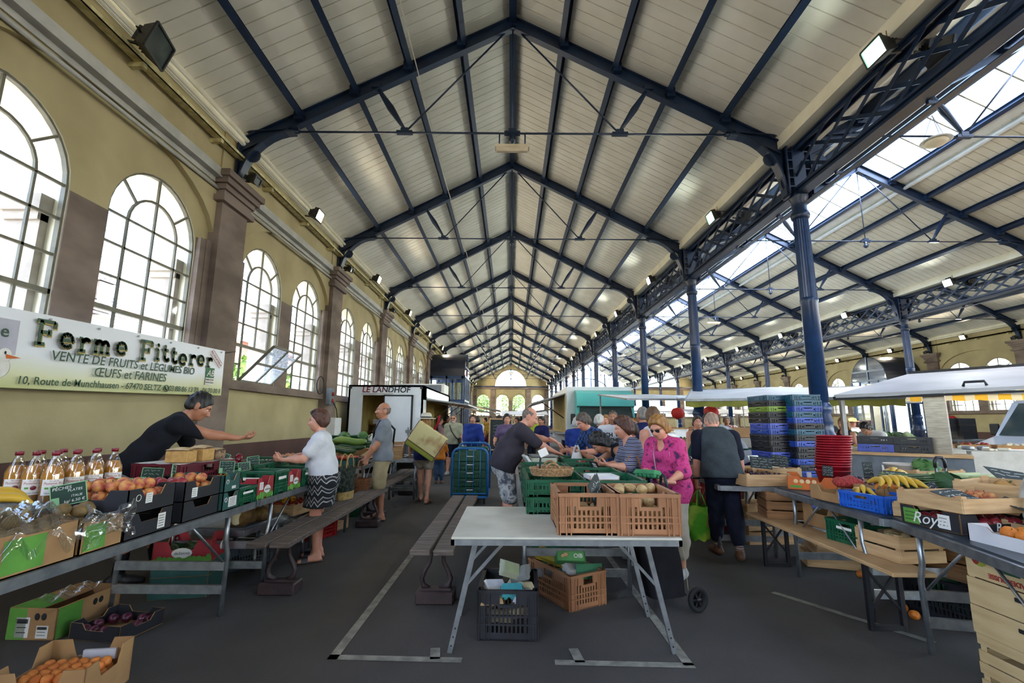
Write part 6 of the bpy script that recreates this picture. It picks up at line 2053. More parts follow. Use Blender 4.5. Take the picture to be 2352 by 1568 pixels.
for i,(y0,d) in enumerate(rows):
 for j,(x0,x1) in enumerate(((0.125,0.565),(0.575,0.985))):
  yy=y0+(0.0 if j==0 else-0.02)
  for l in range(2):
   lab='shallow green crate of the centre stall, %s column, %s row, %s layer'%(('left','right')[j],('front','middle','back')[i],('lower','upper')[l])
   crate('green_crate',lab,x1-x0,d,0.115,GREENP,((x0+x1)/2,yy+d/2-(0.03 if l==0 else 0),(ZT if i==0 else TH-0.018)+0.116*l),0,GL)
crate('green_crate','deep green crate with tomatoes at the back of the centre stall',0.4,0.5,0.14,GREENP,(0.80,5.65,TH-0.018+0.12),0,GL)
crate('green_crate','green crate under the deep tomato crate at the back of the centre stall',0.4,0.5,0.118,GREENP,(0.80,5.65,TH-0.018),0,GL)
MUSH='vegetable in the shallow green crates of the centre stall'
def few(kind,lab,grp,x,y,n,z,w=0.3,d=0.4):
 for k in range(n):produce(kind,lab,grp,(x+rnd.uniform(-w/2,w/2),y+rnd.uniform(-d/2,d/2),z))
few('tomato','tomato in the right-hand front green crate','tomatoes in the front green crate',0.68,3.68,3,ZT+0.16,0.1,0.15)
few('onion','onion in the right-hand middle green crate','onions in the middle green crate',0.78,4.4,9,TH+0.14)
few('mushroom','pale mushroom in the left-hand back green crate','mushrooms in the back green crate',0.34,4.98,10,TH+0.12)
few('tomato','tomato in the right-hand back green crate','tomatoes in the back green crate',0.78,5.0,10,TH+0.14)
heap('tomato','tomato in the deep green crate by the plastic bag','tomatoes in the deep green crate',T(0.80,5.65,TH+0.12),0.36,0.44,0.038,1,.8,0.03)
# white tray of packets
t=carton('white_tray','white card tray with packets between the basket and the brown crates',0.22,0.2,0.03,WHITEC,(0.68,3.62,ZT+0.232),0.1,notch=False)
for k in range(4):
 tag(MB().rbox(-0.1,0.1,-0.02,0.02,0,0.008,0.002).obj('paper_bag',PAPER),'flat white paper bag lying in the white tray','bag','paper bags in the white tray').location=(0.68,3.55+k*0.045,ZT+0.24+0.002*k)
WICK=mat('wicker','#a8835a','#7d5c3a',60,rough=0.8,bump=0.5,bscale=70)
def wicker_rings(mb,rx,ry,z0,z1,fl,n=7,r=0.008):
 for k in range(n):
  f=k/(n-1);a,b=rx*(1+fl*f),ry*(1+fl*f)
  ph=k*PI/16
  mb.tube([((a+0.003*math.sin(16*t_+ph*8))*math.cos(t_),(b+0.003*math.sin(16*t_+ph*8))*math.sin(t_),z0+(z1-z0)*f) for t_ in[2*PI*i/40 for i in range(40)]],r,5,closed=True)
t=thing('wicker_tray','oval wicker tray with two loop handles on the green crates','basket',(0.325,3.80,ZT+0.235))
m=MB();wicker_rings(m,0.15,0.12,0.008,0.055,0.12,6);m.poly([(0.15*math.cos(2*PI*i/24),0.12*math.sin(2*PI*i/24)) for i in range(24)],(),0.01,O=(0,0,0.006),U=(1,0,0),V=(0,1,0));m.obj('weave',WICK,t)
for s in(-1,1):
 m=MB();m.tube([(0.055*math.cos(a),s*0.12,0.05+0.05*math.sin(a)) for a in[PI*i/10 for i in range(11)]],0.008,6);m.obj('handle',WICK,t)
t=thing('price_card','white price card on a dark clip standing in the wicker tray','price sign',(0.23,3.80,ZT+0.26))
m=MB();m.tube([(0,0,0),(0.01,0,0.12)],0.008,6);m.obj('clip',INK,t)
m=MB();m.M=T(0.03,-0.01,0.15)@Matrix.Rotation(R(-25),4,'Y');m.rbox(-0.035,0.035,-0.002,0.002,-0.03,0.03,0.001);m.obj('card',PAPER,t)
# scale
SCM=mat('scale_grey','#a9ab98','#9a9c8a',6,rough=0.45)
t=thing('shop_scale','grey electronic scale with a steel pan in front of the polo-shirted seller','scale',(0.36,5.60,TH-0.02+0.005),R(8))
m=MB();m.rbox(-0.14,0.16,-0.15,0.15,0.13,0.26,0.015);m.rbox(-0.13,0.15,-0.13,0.13,0.02,0.13,0.01);m.box(-0.16,0.2,-0.18,0.18,0.0,0.02);m.obj('body',SCM,t)
m=MB();m.M=T(-0.16,0,0.22)@Matrix.Rotation(R(-35),4,'Y');m.rbox(-0.015,0.015,-0.14,0.14,-0.06,0.07,0.006);m.obj('display',mat('scale_display','#d5d8d2','#c4c7c1',5,rough=0.3),t)
m=MB();m.rbox(-0.13,0.17,-0.15,0.15,0.27,0.283,0.005);m.obj('pan',ALU,t)
m=MB();m.box(0.165,0.2,0.02,0.1,0.02,0.27);m.obj('post',SCM,t)
crate('brown_crate','brown plastic crate under a slatted lid behind the scale',0.5,0.4,0.22,BROWNP,(0.42,6.10,TH-0.018),0,'brown crates behind the scale')
crate('brown_crate','brown plastic crate at the back of the centre stall by the scale',0.5,0.4,0.15,BROWNP,(0.42,6.62,TH-0.018),0,'brown crates behind the scale')
alu_table('rear market table of the centre stall behind the scale',1.2,0.92,TH-0.02,(0.55,6.75,0),PI/2,'centre stall tables')
# --- under the white table
crate('black_crate','tall black plastic crate full of egg cartons under the white table',0.385,0.46,0.305,BLACKP,(-0.003,3.53,0),R(-2))
crate('brown_crate','brown plastic crate of egg cartons turned on the floor under the white table',0.58,0.345,0.25,BROWNP,(0.46,4.10,0),R(-60))
def egg_carton(label,loc,rot,c1,n=5,lab=None,group=None,open_=False,name='egg_carton'):
 m_=mat('pulp_'+c1.strip('#'),c1,None,14,rough=0.9,bump=0.15)
 t=thing(name,label,'egg carton',loc,0,group);t.rotation_euler=rot
 L=0.05*n
 m=MB()
 for i in range(n):
  for j in range(2):
   m.lathe([(0.014,0.0),(0.022,0.012),(0.026,0.034)],8,c=((i-(n-1)/2)*0.05,(j-.5)*0.052,0))
 m.box(-L/2-0.004,L/2+0.004,-0.056,0.056,0.032,0.037)
 m.obj('cup_tray',m_,t)
 m=MB()
 if open_:m.M=T(0,0.056,0.036)@Matrix.Rotation(R(100),4,'X')@T(0,-0.056,-0.036)
 m.add([(-L/2,-0.054,0.037),(L/2,-0.054,0.037),(L/2,0.054,0.037),(-L/2,0.054,0.037),(-L/2+0.012,-0.038,0.07),(L/2-0.012,-0.038,0.07),(L/2-0.012,0.038,0.07),(-L/2+0.012,0.038,0.07)],[(0,1,5,4),(1,2,6,5),(2,3,7,6),(3,0,4,7),(4,5,6,7),(3,2,1,0)])
 ld=m.obj('lid',m_,t)
 if lab:
  m=MB();m.box(-L/2+0.02,L/2-0.02,-0.034,0.034,0.0705,0.0712);pl=m.obj('printed_label',mat('print_'+lab.strip('#'),lab,None,20,rough=0.6),ld)
  return t,pl
 return t,None
egg_carton('yellow egg carton standing up at the back of the floor crate',(0.36,4.22,0.26),(R(60),R(10),R(-30)),'#b9a02c',5,'#c9b23a','egg cartons in the floor crate')
t,pl=egg_carton('green egg carton lettered BIO lying on the floor crate',(0.50,4.12,0.285),(R(62),0,R(-2)),'#4f8a4f',5,'#5d9a56','egg cartons in the floor crate')
m=MB();put_text(m,'OIB',T(0.06,0,0.0716),0.045,depth=0.0004,bold=0.001);m.obj('lettering',PAPER,t)
m=MB();m.ball((-0.04,0.01,0.072),(0.02,0.016,0.001),10,6);m.ball((-0.065,0.0,0.072),(0.016,0.014,0.001),10,6);m.obj('egg_picture',mat('egg_print','#d8a878','#c69462',6),t)
egg_carton('grey pulp egg carton in the middle of the floor crate',(0.52,3.98,0.20),(0.5,0.2,0.6),'#a8a29a',5,None,'egg cartons in the floor crate')
egg_carton('green pulp egg carton open at the right corner of the floor crate',(0.60,4.0,0.20),(2.9,0.1,0.5),'#3f7a56',5,None,'egg cartons in the floor crate',True)
egg_carton('dark green egg carton low in the floor crate',(0.47,4.10,0.14),(0.1,0.1,1.2),'#33604a',5,None,'egg cartons in the floor crate')
EB='egg cartons in the black crate'
egg_carton('egg carton with a pale meadow print sticking up from the black crate',(-0.02,3.62,0.33),(R(58),R(20),R(24)),'#b7b99f',3,'#a8b28a',EB)
egg_carton('clear grey egg carton leaning at the back right of the black crate',(0.10,3.64,0.29),(R(50),R(-20),R(-30)),'#8d8d8a',3,None,EB)
egg_carton('grey pulp egg carton lying across the middle of the black crate',(0.03,3.54,0.25),(R(170),0.1,0.2),'#b0aaa0',5,None,EB)
egg_carton('turquoise egg carton at the front of the black crate',(0.02,3.40,0.235),(R(15),0.0,0.1),'#3f9aa0',3,None,EB)
egg_carton('whitish egg carton on the left of the black crate',(-0.11,3.48,0.235),(R(20),0.1,0.4),'#c4c0b8',3,'#c9c9cf',EB)
egg_carton('brown egg carton in the front left corner of the black crate',(-0.12,3.37,0.19),(R(12),0,0.1),'#a58a64',3,'#c4c0b8',EB)
egg_carton('pale lilac egg carton in the front right corner of the black crate',(0.11,3.38,0.2),(R(12),0,-0.2),'#b5b2bd',3,'#b9b6cf',EB)
for k in range(4):egg_carton('egg carton buried low in the black crate',(-0.08+0.16*(k%2),3.43+0.2*(k//2),0.06+0.045*k),(0.1,0.1,k*0.7),['#c9bd9a','#b9ac88','#3f7a6a','#c4b995'][k],4,None,EB)
for k in range(2):crate('green_crate','green crate on the floor behind the brown floor crate, %s of two'%('lower' if k==0 else 'upper'),0.5,0.36,0.17,GREENP,(0.47,5.02,0.171*k),0,'green crates on the floor',label_strip=True)
# --- shopping trolley leaning at the right end of the table
BAGM=cloth('trolley_black','#1b1b20','#141418');CHROME=mat('chrome_tube','#b9bcc0','#a4a8ad',12,rough=0.2,metal=0.9);RUBBER=mat('rubber','#17171a','#0f0f12',12,rough=0.8)
t=thing('shopping_trolley','black two-wheeled shopping trolley with chrome frame beside the white table','trolley',(1.25,3.88,0),R(20))
m=MB();m.grid(1,1,lambda u,v:(0,0,0))
m=MB()
def tb(u,v):
 a=2*PI*u;z=0.10+0.62*v;w_=0.15+0.02*math.sin(v*3);d_=0.10+0.015*math.sin(v*5)
 c_,s_=math.cos(a),math.sin(a)
 return(-0.12-0.10*(v-.5)+w_*math.copysign(abs(c_)**.5,c_),0.0+d_*math.copysign(abs(s_)**.5,s_)+0.02*v,z)
m.grid(28,10,tb)
m.obj('bag',BAGM,t)
m=MB();m.poly([(0.16*math.cos(2*PI*i/20),0.11*math.sin(2*PI*i/20)) for i in range(20)],(),0.02,O=(-0.17,0.02,0.71),U=(1,0,0),V=(0,1,0));m.obj('bag_flap',BAGM,t)
m=MB()
for s in(-1,1):m.tube([(0.04,s*0.035-0.0,0.12),(-0.02,s*0.035,0.84)],0.009,8)
m.tube([(0.1,-0.13,0.09),(0.1,0.13,0.09)],0.01,8);m.bar((0.05,-0.035,0.12),(0.1,-0.06,0.09),0.015,0.015);m.bar((0.05,0.035,0.12),(0.1,0.06,0.09),0.015,0.015);m.obj('frame',CHROME,t)
m=MB();m.tube([(-0.02,-0.035,0.83),(-0.027,-0.035,0.92),(-0.03,-0.025,0.965),(-0.032,0,0.98),(-0.03,0.025,0.965),(-0.027,0.035,0.92),(-0.02,0.035,0.83)],0.013,8);m.obj('handle',BLACK,t)
for s in(-1,1):
 m=MB();m.M=T(0.12,s*0.15,0.088)@Matrix.Rotation(PI/2,4,'X')
 m.lathe([(0.058,-0.014),(0.082,-0.016),(0.088,-0.008),(0.088,0.008),(0.082,0.016),(0.058,0.014),(0.058,-0.014)],22)
 w_=m.obj('wheel',RUBBER,t)
 m=MB();m.M=T(0.12,s*0.15,0.088)@Matrix.Rotation(PI/2,4,'X');m.lathe([(0.016,-0.02),(0.016,0.02)],10)
 for k in range(6):m.bar((0.015*math.cos(k*PI/3),0.015*math.sin(k*PI/3),0),(0.062*math.cos(k*PI/3),0.062*math.sin(k*PI/3),0),0.014,0.012)
 m.obj('hub',BLACK,w_)
m=MB();m.tube([(-0.3,-0.1,0.7),(-0.3,-0.13,0.5),(-0.2,-0.12,0.15)],0.003,5);m.tube([(0.0,-0.1,0.7),(0.03,-0.13,0.4),(0.06,-0.12,0.15)],0.003,5);m.obj('piping',mat('cream_piping','#cfc39a','#b9ad86',9),t)
# --- blue platform trolley with crate stacks
BT=mat('blue_tube','#1f6fae','#1a5f97',9,rough=0.35)
t=thing('platform_trolley','blue tubular platform trolley loaded with green crates','trolley',(-0.69,8.72,0),0)
def hoop(y,hgt,nm):
 m=MB();w_=0.3
 pts=[(-w_,y,0.14),(-w_,y,hgt-0.13)]+[(-w_+0.12-0.12*math.cos(a),y,hgt-0.12+0.12*math.sin(a)) for a in[PI/2*i/5 for i in range(1,6)]]+[(w_-0.12+0.12*math.sin(a),y,hgt-0.12+0.12*math.cos(a)) for a in[PI/2*i/5 for i in range(0,6)]]+[(w_,y,0.14)]
 m.tube(pts,0.02,8)
 for k in range(1,5):m.tube([(-w_+2*w_*k/5,y,0.14),(-w_+2*w_*k/5,y,hgt)],0.008,6)
 m.tube([(-w_,y,0.18),(w_,y,0.18)],0.014,6)
 m.obj(nm,BT,t)
hoop(-0.47,0.93,'front_hoop');hoop(0.5,0.98,'rear_hoop')
m=MB();m.box(-0.31,0.31,-0.47,0.5,0.11,0.145);m.obj('deck',BT,t)
for sx in(-1,1):
 for sy in(-0.4,0.43):
  m=MB();m.M=T(sx*0.25,sy,0.05)@Matrix.Rotation(PI/2,4,'Y');m.lathe([(0.05,-0.015),(0.05,0.015)],14);m.obj('castor',RUBBER,t)
for k in range(5):crate('green_crate','green crate on the blue trolley, front stack, %s from the bottom'%ORD[k],0.54,0.36,0.138,GREENP,(-0.69,8.47,0.146+0.139*k),0,'crates on the blue trolley',label_strip=True)
for k in range(6):crate('green_crate','green crate on the blue trolley, rear stack, %s from the bottom'%ORD[k],0.54,0.36,0.128,GREENP,(-0.69,8.94,0.146+0.129*k),0,'crates on the blue trolley',label_strip=True)
# --- vegetable stall in front of the white trailer
t=alu_table('market table with marrows and tomatoes in front of the white trailer',2.6,0.8,0.72,(-2.62,8.45,0),PI/2,'vegetable stall tables')
wood_crate('wooden_crate','long pale wooden crate holding the marrows by the grey-shirted man',0.6,0.7,0.16,(-2.62,7.72,0.735),0,1,tilt=(R(8),0,0))
for k,(a,b_,c_,s_) in enumerate(((0.0,-0.26,0.15,1.25),(-0.04,-0.16,0.17,1.2),(0.06,-0.05,0.20,1.25),(-0.02,0.06,0.24,1.2),(0.08,0.16,0.26,1.3))):
 produce('cucumber','dark green marrow in the wooden crate by the grey-shirted man','marrows',(-2.60+a,7.70+b_,0.78+c_),(0.05,0,0.1*k-0.15),s_)
o=produce('cucumber','large pale green marrow on top of the marrow crate',None,(-2.58,7.66,1.07),(0.0,0,0.12),1.5)
MARROW=mat('pale_marrow_skin','#7e9a48','#678538',5,rough=0.4)
o.data=o.data.copy();o.data.materials.clear();o.data.materials.append(MARROW)
t=thing('tomato_carton','printed dark carton of tomatoes below the marrow crate','box',(-2.42,7.12,0.735));
bpy.data.objects.remove(t)
carton('tomato_carton','printed dark carton of tomatoes below the marrow crate',0.56,0.34,0.13,TEALC,(-2.50,7.14,0.735),0)
heap('tomato','red tomato in the dark carton below the marrows','tomatoes below the marrows',T(-2.50,7.14,0.735),0.52,0.3,0.04,1,1,0.075)
for k,(x_,y_,rz) in enumerate(((-2.9,8.35,0.4),(-2.65,8.6,-0.2))):crate('green_crate','tilted green crate of greens behind the marrows, %s'%('left one' if k==0 else 'right one'),0.5,0.4,0.16,GREENP,(x_,y_,0.90),rz,'crates on the vegetable stall').rotation_euler=(R(25),0,rz)
LEAFG=mat('cabbage_leaf','#5f8a4a','#3f6b34',6,rough=0.5)
def leafy(label,loc,s=1.0,mm=None,group=None,name='cabbage'):
 m=MB()
 rr=random.Random(label)
 for k in range(16):
  a=rr.random()*6.28;el_=rr.uniform(-.2,1.2)
  d=Vector((math.cos(a)*math.cos(el_),math.sin(a)*math.cos(el_),math.sin(el_)));u=d.orthogonal().normalized();w_=d.cross(u)
  m.grid(4,4,lambda p,q:tuple(d*(0.06+0.05*q)*s+u*(p-.5)*0.13*s+w_*(q-.5)*0.12*s-d*((p-.5)**2+(q-.5)**2)*0.1*s+d*0.012*s*math.sin(p*11+q*7)))
 m.ball((0,0,0),0.075*s,10,7)
 o=m.obj(name,mm or LEAFG);o.location=loc
 return tag(o,label,'vegetable',group)
leafy('green cabbage in the left tilted crate on the vegetable stall',(-2.88,8.3,1.10));leafy('green cabbage in the right tilted crate on the vegetable stall',(-2.62,8.52,1.10));leafy('dark leafy bunch at the left end of the vegetable stall',(-2.98,7.9,0.95),1.1,mat('dark_leaf','#3c5f36','#294a28',6))
leafy('white cauliflower next to the grey-shirted man',(-2.36,8.25,1.07),1.0,mat('cauliflower_white','#dcdccb','#c5c7b0',9,rough=0.8),name='cauliflower')
wood_crate('wooden_crate','pale slatted crate at the right end of the vegetable stall',0.34,0.6,0.2,(-2.12,8.75,0.76),0.1,3,tilt=(R(8),0,0.15))
crate('grey_crate','grey crate of sweet potatoes at the right end of the vegetable stall',0.3,0.6,0.19,GREYP,(-1.78,8.95,0.80),0.1,cat='crate')
alu_table('narrow market table under the grey crate at the right of the vegetable stall',0.8,0.5,0.74,(-1.95,8.9,0),PI/2,'vegetable stall tables')
few('potato','sweet potato in the grey crate on the vegetable stall','sweet potatoes',-1.78,8.95,10,1.0,0.2,0.45)
crate('grey_crate','grey folding crate on the floor under the vegetable stall',0.42,0.3,0.2,GREYP,(-2.05,9.65,0),0.15,cat='crate')
crate('green_crate','green crate on the floor behind the left bench',0.5,0.36,0.2,GREENP,(-2.5,7.35,0),0.1,'crates under the vegetable stall')
# baskets and bags beside the two customers
t=thing('wicker_basket','round brown wicker basket hanging from the grey-shirted man\'s hand','basket',(-2.10,6.75,0.38))
m=MB();wicker_rings(m,0.12,0.105,0.01,0.21,0.25,15,0.0085);m.lathe([(0.12,0.0),(0.12,0.012)],20);m.obj('weave',mat('brown_wicker','#8a5730','#5f3a1e',50,rough=0.75,bump=0.4,bscale=60),t)
m=MB();m.tube([(0.0,0.125*math.cos(a),0.2+0.26*math.sin(a)) for a in[PI*i/14 for i in range(15)]],0.010,6);m.obj('handle',MATS['brown_wicker'],t)
t=thing('handbag','dark patterned handbag with a straw bottom standing on the left bench','bag',(-2.02,5.98,0.452),R(80))
m=MB();m.grid(20,8,lambda u,v:((0.17+0.05*v)*math.cos(2*PI*u),(0.07-0.03*v)*math.sin(2*PI*u),0.30*v+0.09));m.obj('bag_body',cloth('bag_pattern','#1d2320','#3a4238',scale=24,lo=.45,hi=.55),t)
m=MB();m.grid(20,4,lambda u,v:((0.15+0.02*v)*math.cos(2*PI*u),(0.07)*math.sin(2*PI*u),0.09*v));m.obj('straw_bottom',mat('straw','#b59a62','#947b48',30,rough=0.9),t)
m=MB()
for s in(-1,1):m.tube([(0.09*math.cos(a),s*0.04,0.37+0.16*math.sin(a)) for a in[PI*i/10 for i in range(11)]],0.008,6)
m.obj('handles',MATS['straw'],t)
# chalk board
t=thing('chalk_board','large chalk board in a wooden frame standing behind the blue trolley','sign',(-0.24,11.4,0.72),R(-6));t.rotation_euler=(R(-8),0,R(-6))
m=MB();m.box(-0.26,0.26,-0.01,0.01,0,0.72);m.obj('board',SLATEB,t)
m=MB()
for a,b_ in(((-0.27,0,0),(-0.27,0,0.73)),((0.27,0,0),(0.27,0,0.73)),((-0.28,0,0),(0.28,0,0)),((-0.28,0,0.73),(0.28,0,0.73))):m.bar(a,b_,0.035,0.03)
for x_ in(-0.25,0.25):m.bar((x_,0.0,0),(x_,-0.1,-0.72),0.03,0.03)
m.obj('frame',WOOD,t)
m=MB();m.M=T(0,-0.01,0.36);chalk_strokes(m,0.45,0.55,6,77,0);m.obj('chalk_writing',INKW,t)
# === right-hand fruit stall
DKTOP=mat('blue_black_board','#2c3a48','#222d38',3,rough=0.35)
alu_table('market table with a blue-black top at the right, nearest the camera',1.55,0.9,0.75,(2.90,2.56,0),PI/2-R(13),'right stall tables',top=DKTOP)
alu_table('market table with a dark top carrying bananas and the orange carton',1.5,1.0,0.75,(3.12,4.10,0),PI/2-R(4),'right stall tables',top=DKTOP)
alu_table('market table under the crate of dark cherries by the man in the grey waistcoat',1.3,0.62,0.75,(2.58,5.65,0),PI/2-R(8),'right stall tables')
alu_table('long market table behind the bananas and leeks at the right',2.4,0.9,0.75,(4.12,4.15,0),PI/2-R(6),'right stall tables',top=DKTOP)
ZR=0.765
# near table: printed black cartons with a wooden crate on top
def royal(label,loc,rz):
 b=carton('fruit_carton',label,0.58,0.36,0.115,BLACKC,loc,rz,'black printed fruit cartons at the right',notch=True,lowfront=0.15)
 return b
RZ1=R(8)
b=royal('black carton lettered in white script under the wooden crate on the near right table',(2.87,3.06,ZR),RZ1)
b.data=b.data
sticker(b,0.58,0.36,'left',0.09,0.055,0.07,0.08,PAPER,'barcode_label',3);sticker(b,0.58,0.36,'left',-0.11,0.055,0.10,0.09,GREENC,'green_label',3)
face_text(b,0.58,0.36,'left',0.0,0.05,'Royal',0.095,PAPER,'lettering',shear=0.35)
face_text(b,0.58,0.36,'front',-0.10,0.035,'San  R',0.07,PAPER,'lettering',shear=0.15)
heap('nectarine','dark nectarine in the black carton under the wooden crate','nectarines in the printed carton',T(2.87,3.06,ZR,rz=RZ1),0.5,0.3,0.037,1,1,0.01)
t=wood_crate('wooden_crate','low pale wooden crate of peaches on the black carton at the right',0.56,0.4,0.085,(2.87,3.06,ZR+0.118),RZ1,1)
for a,b_ in((0.0,0.1),(0.08,0.11),(0.16,0.1),(0.09,0.02),(0.17,0.0),(0.22,0.08),(-0.2,-0.12)):produce('peach','peach in the low wooden crate at the right','peaches in the low wooden crate',T(2.87,3.06,ZR+0.118,rz=RZ1)@Vector((a,b_,0.055)))
price_slate('grey slate board lying in the low wooden crate of peaches',0.28,0.2,(2.80,3.02,ZR+0.185),RZ1+0.3,1.25,0,green=False,seed=41)
t=wood_crate('wooden_crate','taller wooden crate with printed board behind the low peach crate',0.5,0.36,0.24,(3.42,3.36,ZR),R(28),2,gap=0.02)
face_text(t,0.5,0.36,'front',0.0,0.18,'Fruits de Carpentras',0.04,mat('faded_red_print','#a0522d','#8c4526',9),'lettering',shear=0.3)
for k,(x_,y_) in enumerate(((3.16,3.62),(3.30,3.56),(3.44,3.5))):
 if k==1:
  q=price_slate('black sign lettered PREVAL standing between two chalk slates',0.22,0.11,(x_-0.02,y_,ZR+0.12),0.35,0.35,0,green=False,text=[('PREV',0,0.0,0.06)])
 else:price_slate('grey chalk slate %s of the black PREV sign'%('left' if k==0 else 'right'),0.22,0.14,(x_,y_,ZR+0.12),0.4,0.45,-0.25 if k==0 else 0.2,green=False,seed=50+k)
royal('black carton of flat peaches behind the chalk slates at the right',(3.36,3.78,ZR),R(20))
few('peach','yellow peach behind the chalk slates at the right','peaches behind the slates',3.36,3.76,9,ZR+0.11,0.4,0.2)
# white bag standing at the right edge
m=MB();m.grid(24,12,lambda u,v:((0.13+0.02*math.sin(u*31+v*5))*math.cos(2*PI*u)*(1-0.25*v**4),(0.10+0.015*math.sin(u*25))*math.sin(2*PI*u)*(1-0.3*v**4),0.26*v+0.01*math.sin(u*37)))
o=m.obj('plastic_sack',mat('milky_sack','#b9b3ab','#a39d95',6,rough=0.35,bump=0.3,bscale=14));o.location=(3.15,2.84,ZR+0.06);tag(o,'milky crumpled plastic sack standing behind the white carton at the right edge','bag')
wood_crate('wooden_crate','pale wooden crate under the milky sack at the right edge',0.4,0.3,0.06,(3.17,2.84,ZR),0.2,1)
# white carton of orange fruit on the stack of melon boxes
SW=mat('melon_box_wood','#cdb182','#b79a6b',3,rough=0.75,stretch=(1,1,6),bump=0.08,bscale=16)
SX,SY,SRZ=2.80,2.46,PI/2
hz=0.144
for k in range(5):
 t=wood_crate('melon_box','pale wooden melon box at the right edge, %s from the floor in its stack'%ORD[k],0.62,0.52,hz-0.004,(SX+0.006*math.sin(k*2),SY,hz*k),SRZ+R(180)+0.01*math.sin(k*3),1 if k>1 else 2,SW,'melon boxes stacked at the right edge',gap=0.03)
 m=MB();m.M=face_M(0.62,0.56,'back')
 for u in(-0.2,0.0,0.2):m.box(u-0.001,u+0.001,-0.002,0.002,0.02,hz-0.03)
 m.M=I4
 m2=MB();m2.M=face_M(0.62,0.52,'front');m2.rbox(-0.065,0.065,-0.0065,0.0,hz*0.62,hz*0.62+0.022,0.004);m2.obj('hand_hole_shade',INK,t)  # black block stands in for the shade inside a hand hole
 if k==4:
  SG=mat('print_green','#2d5a3c','#254b32',8);RD=mat('print_red','#9a2f28','#86271f',8)
  face_text(t,0.62,0.535,'front',0.03,0.032,'LE MELON DE CADEROUSSE',0.034,RD,'red_lettering',rot=PI,bold=0.0008)
  m=MB();m.M=face_M(0.62,0.535,'front');m.box(-0.13,-0.02,-0.001,0,0.064,0.08);m.obj('green_bar',SG,t)
  m=MB();m.M=face_M(0.62,0.535,'front')
  rr=random.Random(4)
  for r_ in range(6):
   for q in range(9):
    u=-0.14+q*0.042+rr.uniform(0,.01);m.box(u,u+rr.uniform(.015,.036),-0.001,0,0.088+r_*0.008,0.091+r_*0.008)
  m.obj('small_print',SG,t)
  m=MB();m.M=face_M(0.62,0.535,'front');m.ball((-0.225,0,0.10),(0.04,0.0012,0.036),18,8);pm=m.obj('melon_picture',mat('melon_print','#a9a83c','#7c8a30',60,kind='wave'),t)
  m=MB();m.M=face_M(0.62,0.535,'front');m.ball((-0.245,-0.001,0.102),(0.022,0.0012,0.032),14,8);m.obj('melon_slice_picture',RD,pm)
 if k==0:
  m=MB();m.M=face_M(0.62,0.535,'front');m.box(-0.02,0.09,-0.004,0,0.05,0.085);m.obj('paper_label',PAPER,t)
b=carton('white_carton','white card tray of orange-brown fruit on the melon boxes at the right edge',0.58,0.48,0.13,WHITEC,(SX,SY,hz*5+0.002),SRZ+PI,lowfront=-0.2)
heap('orange','orange-brown fruit in the white card tray at the right edge','fruit in the white card tray',T(SX,SY,hz*5,rz=SRZ),0.54,0.42,0.037,2,1,0.012)
for k in range(2):price_slate('grey chalk slate lying over the white fruit tray at the right edge, %s'%('upper' if k else 'lower'),0.3,0.2,(2.98+0.10*k,2.62+0.3*k,hz*5+0.17+0.02*k),PI/2-0.9,1.2,0,green=False,seed=60+k)
# middle table goods
b=carton('orange_carton','bright orange printed card tray beside the red buckets',0.40,0.46,0.125,ORANGEC,(2.98,4.80,ZR),R(-30),lowfront=-0.02)
m=MB(face_M(0.40,0.46,'front'))
for k in range(4):m.ball((-0.13+k*0.05,0,0.08),(0.02,0.001,0.02),12,7)
m.obj('fruit_print',mat('peach_print','#e5c58f','#d9a878',40),b)
m=MB(face_M(0.40,0.46,'left'))
for k in range(5):m.ball((-0.13+k*0.055,0,0.045),(0.018,0.001,0.016),12,7)
m.obj('fruit_print',MATS['peach_print'],b)
sticker(b,0.40,0.46,'front',-0.13,0.03,0.1,0.022,GREENC,'green_label');face_text(b,0.40,0.46,'front',0.03,0.03,'Abricots',0.026,PAPER,'lettering')
m=MB();m.box(-0.02,0.02,0.225,0.235,0.02,0.13);m.obj('white_tape',WHITEC,b)
few('apricot','apricot at the bottom of the orange card tray','apricots in the orange tray',2.98,4.80,8,ZR+0.03,0.2,0.2)
# red buckets
BK=mat('red_bucket','#a51c2c','#8e1624',6,rough=0.3)
for k in range(14):
 t=thing('red_bucket','red plastic bucket nested in the tall stack, %s from the bottom'%(ORD+['twentieth'])[k],'bucket',(3.27+0.0035*k-0.02,4.86,ZR+0.001+0.0245*k+(0 if k==0 else 0.02)),0.1*k,'red buckets in the tall stack')
 m=MB();m.lathe([(0.115,0.0),(0.15,0.16),(0.152,0.16),(0.16,0.162),(0.16,0.17),(0.147,0.17),(0.112,0.004)],26);recalc(m.obj('pail',BK,t))
price_slate('dark oval price slate leaning on the red buckets',0.09,0.10,(3.10,4.71,ZR+0.17),-0.3,0.1,0.1,green=False,seed=70)
b=carton('brown_carton','brown carton with a red net bag on it beside the orange tray',0.42,0.4,0.115,CARD,(2.80,3.99,ZR),R(-86),'brown fruit cartons at the right');sticker(b,0.42,0.4,'front',0.14,0.07,0.05,0.06,PAPER,'paper_label',3)
o=MB().ball((0,0,0),(0.13,0.09,0.05),14,8,0,lambda x,y,z:(x+.1*math.sin(5*y),y,z*(1+.2*math.sin(7*x)))).obj('net_bag',mat('red_net','#b03a35','#7e2622',90,rough=0.8,lo=.45,hi=.55));o.location=(2.86,4.10,ZR+0.14);tag(o,'red net bag lying on the brown carton beside the red buckets','bag')
b=carton('brown_carton','brown carton of clementines behind the blue basket',0.3,0.36,0.14,CARD,(3.02,3.86,ZR),R(-86),'brown fruit cartons at the right')
few('orange','small orange in the brown carton behind the blue basket','oranges behind the blue basket',3.0,3.84,8,ZR+0.12,0.2,0.2)
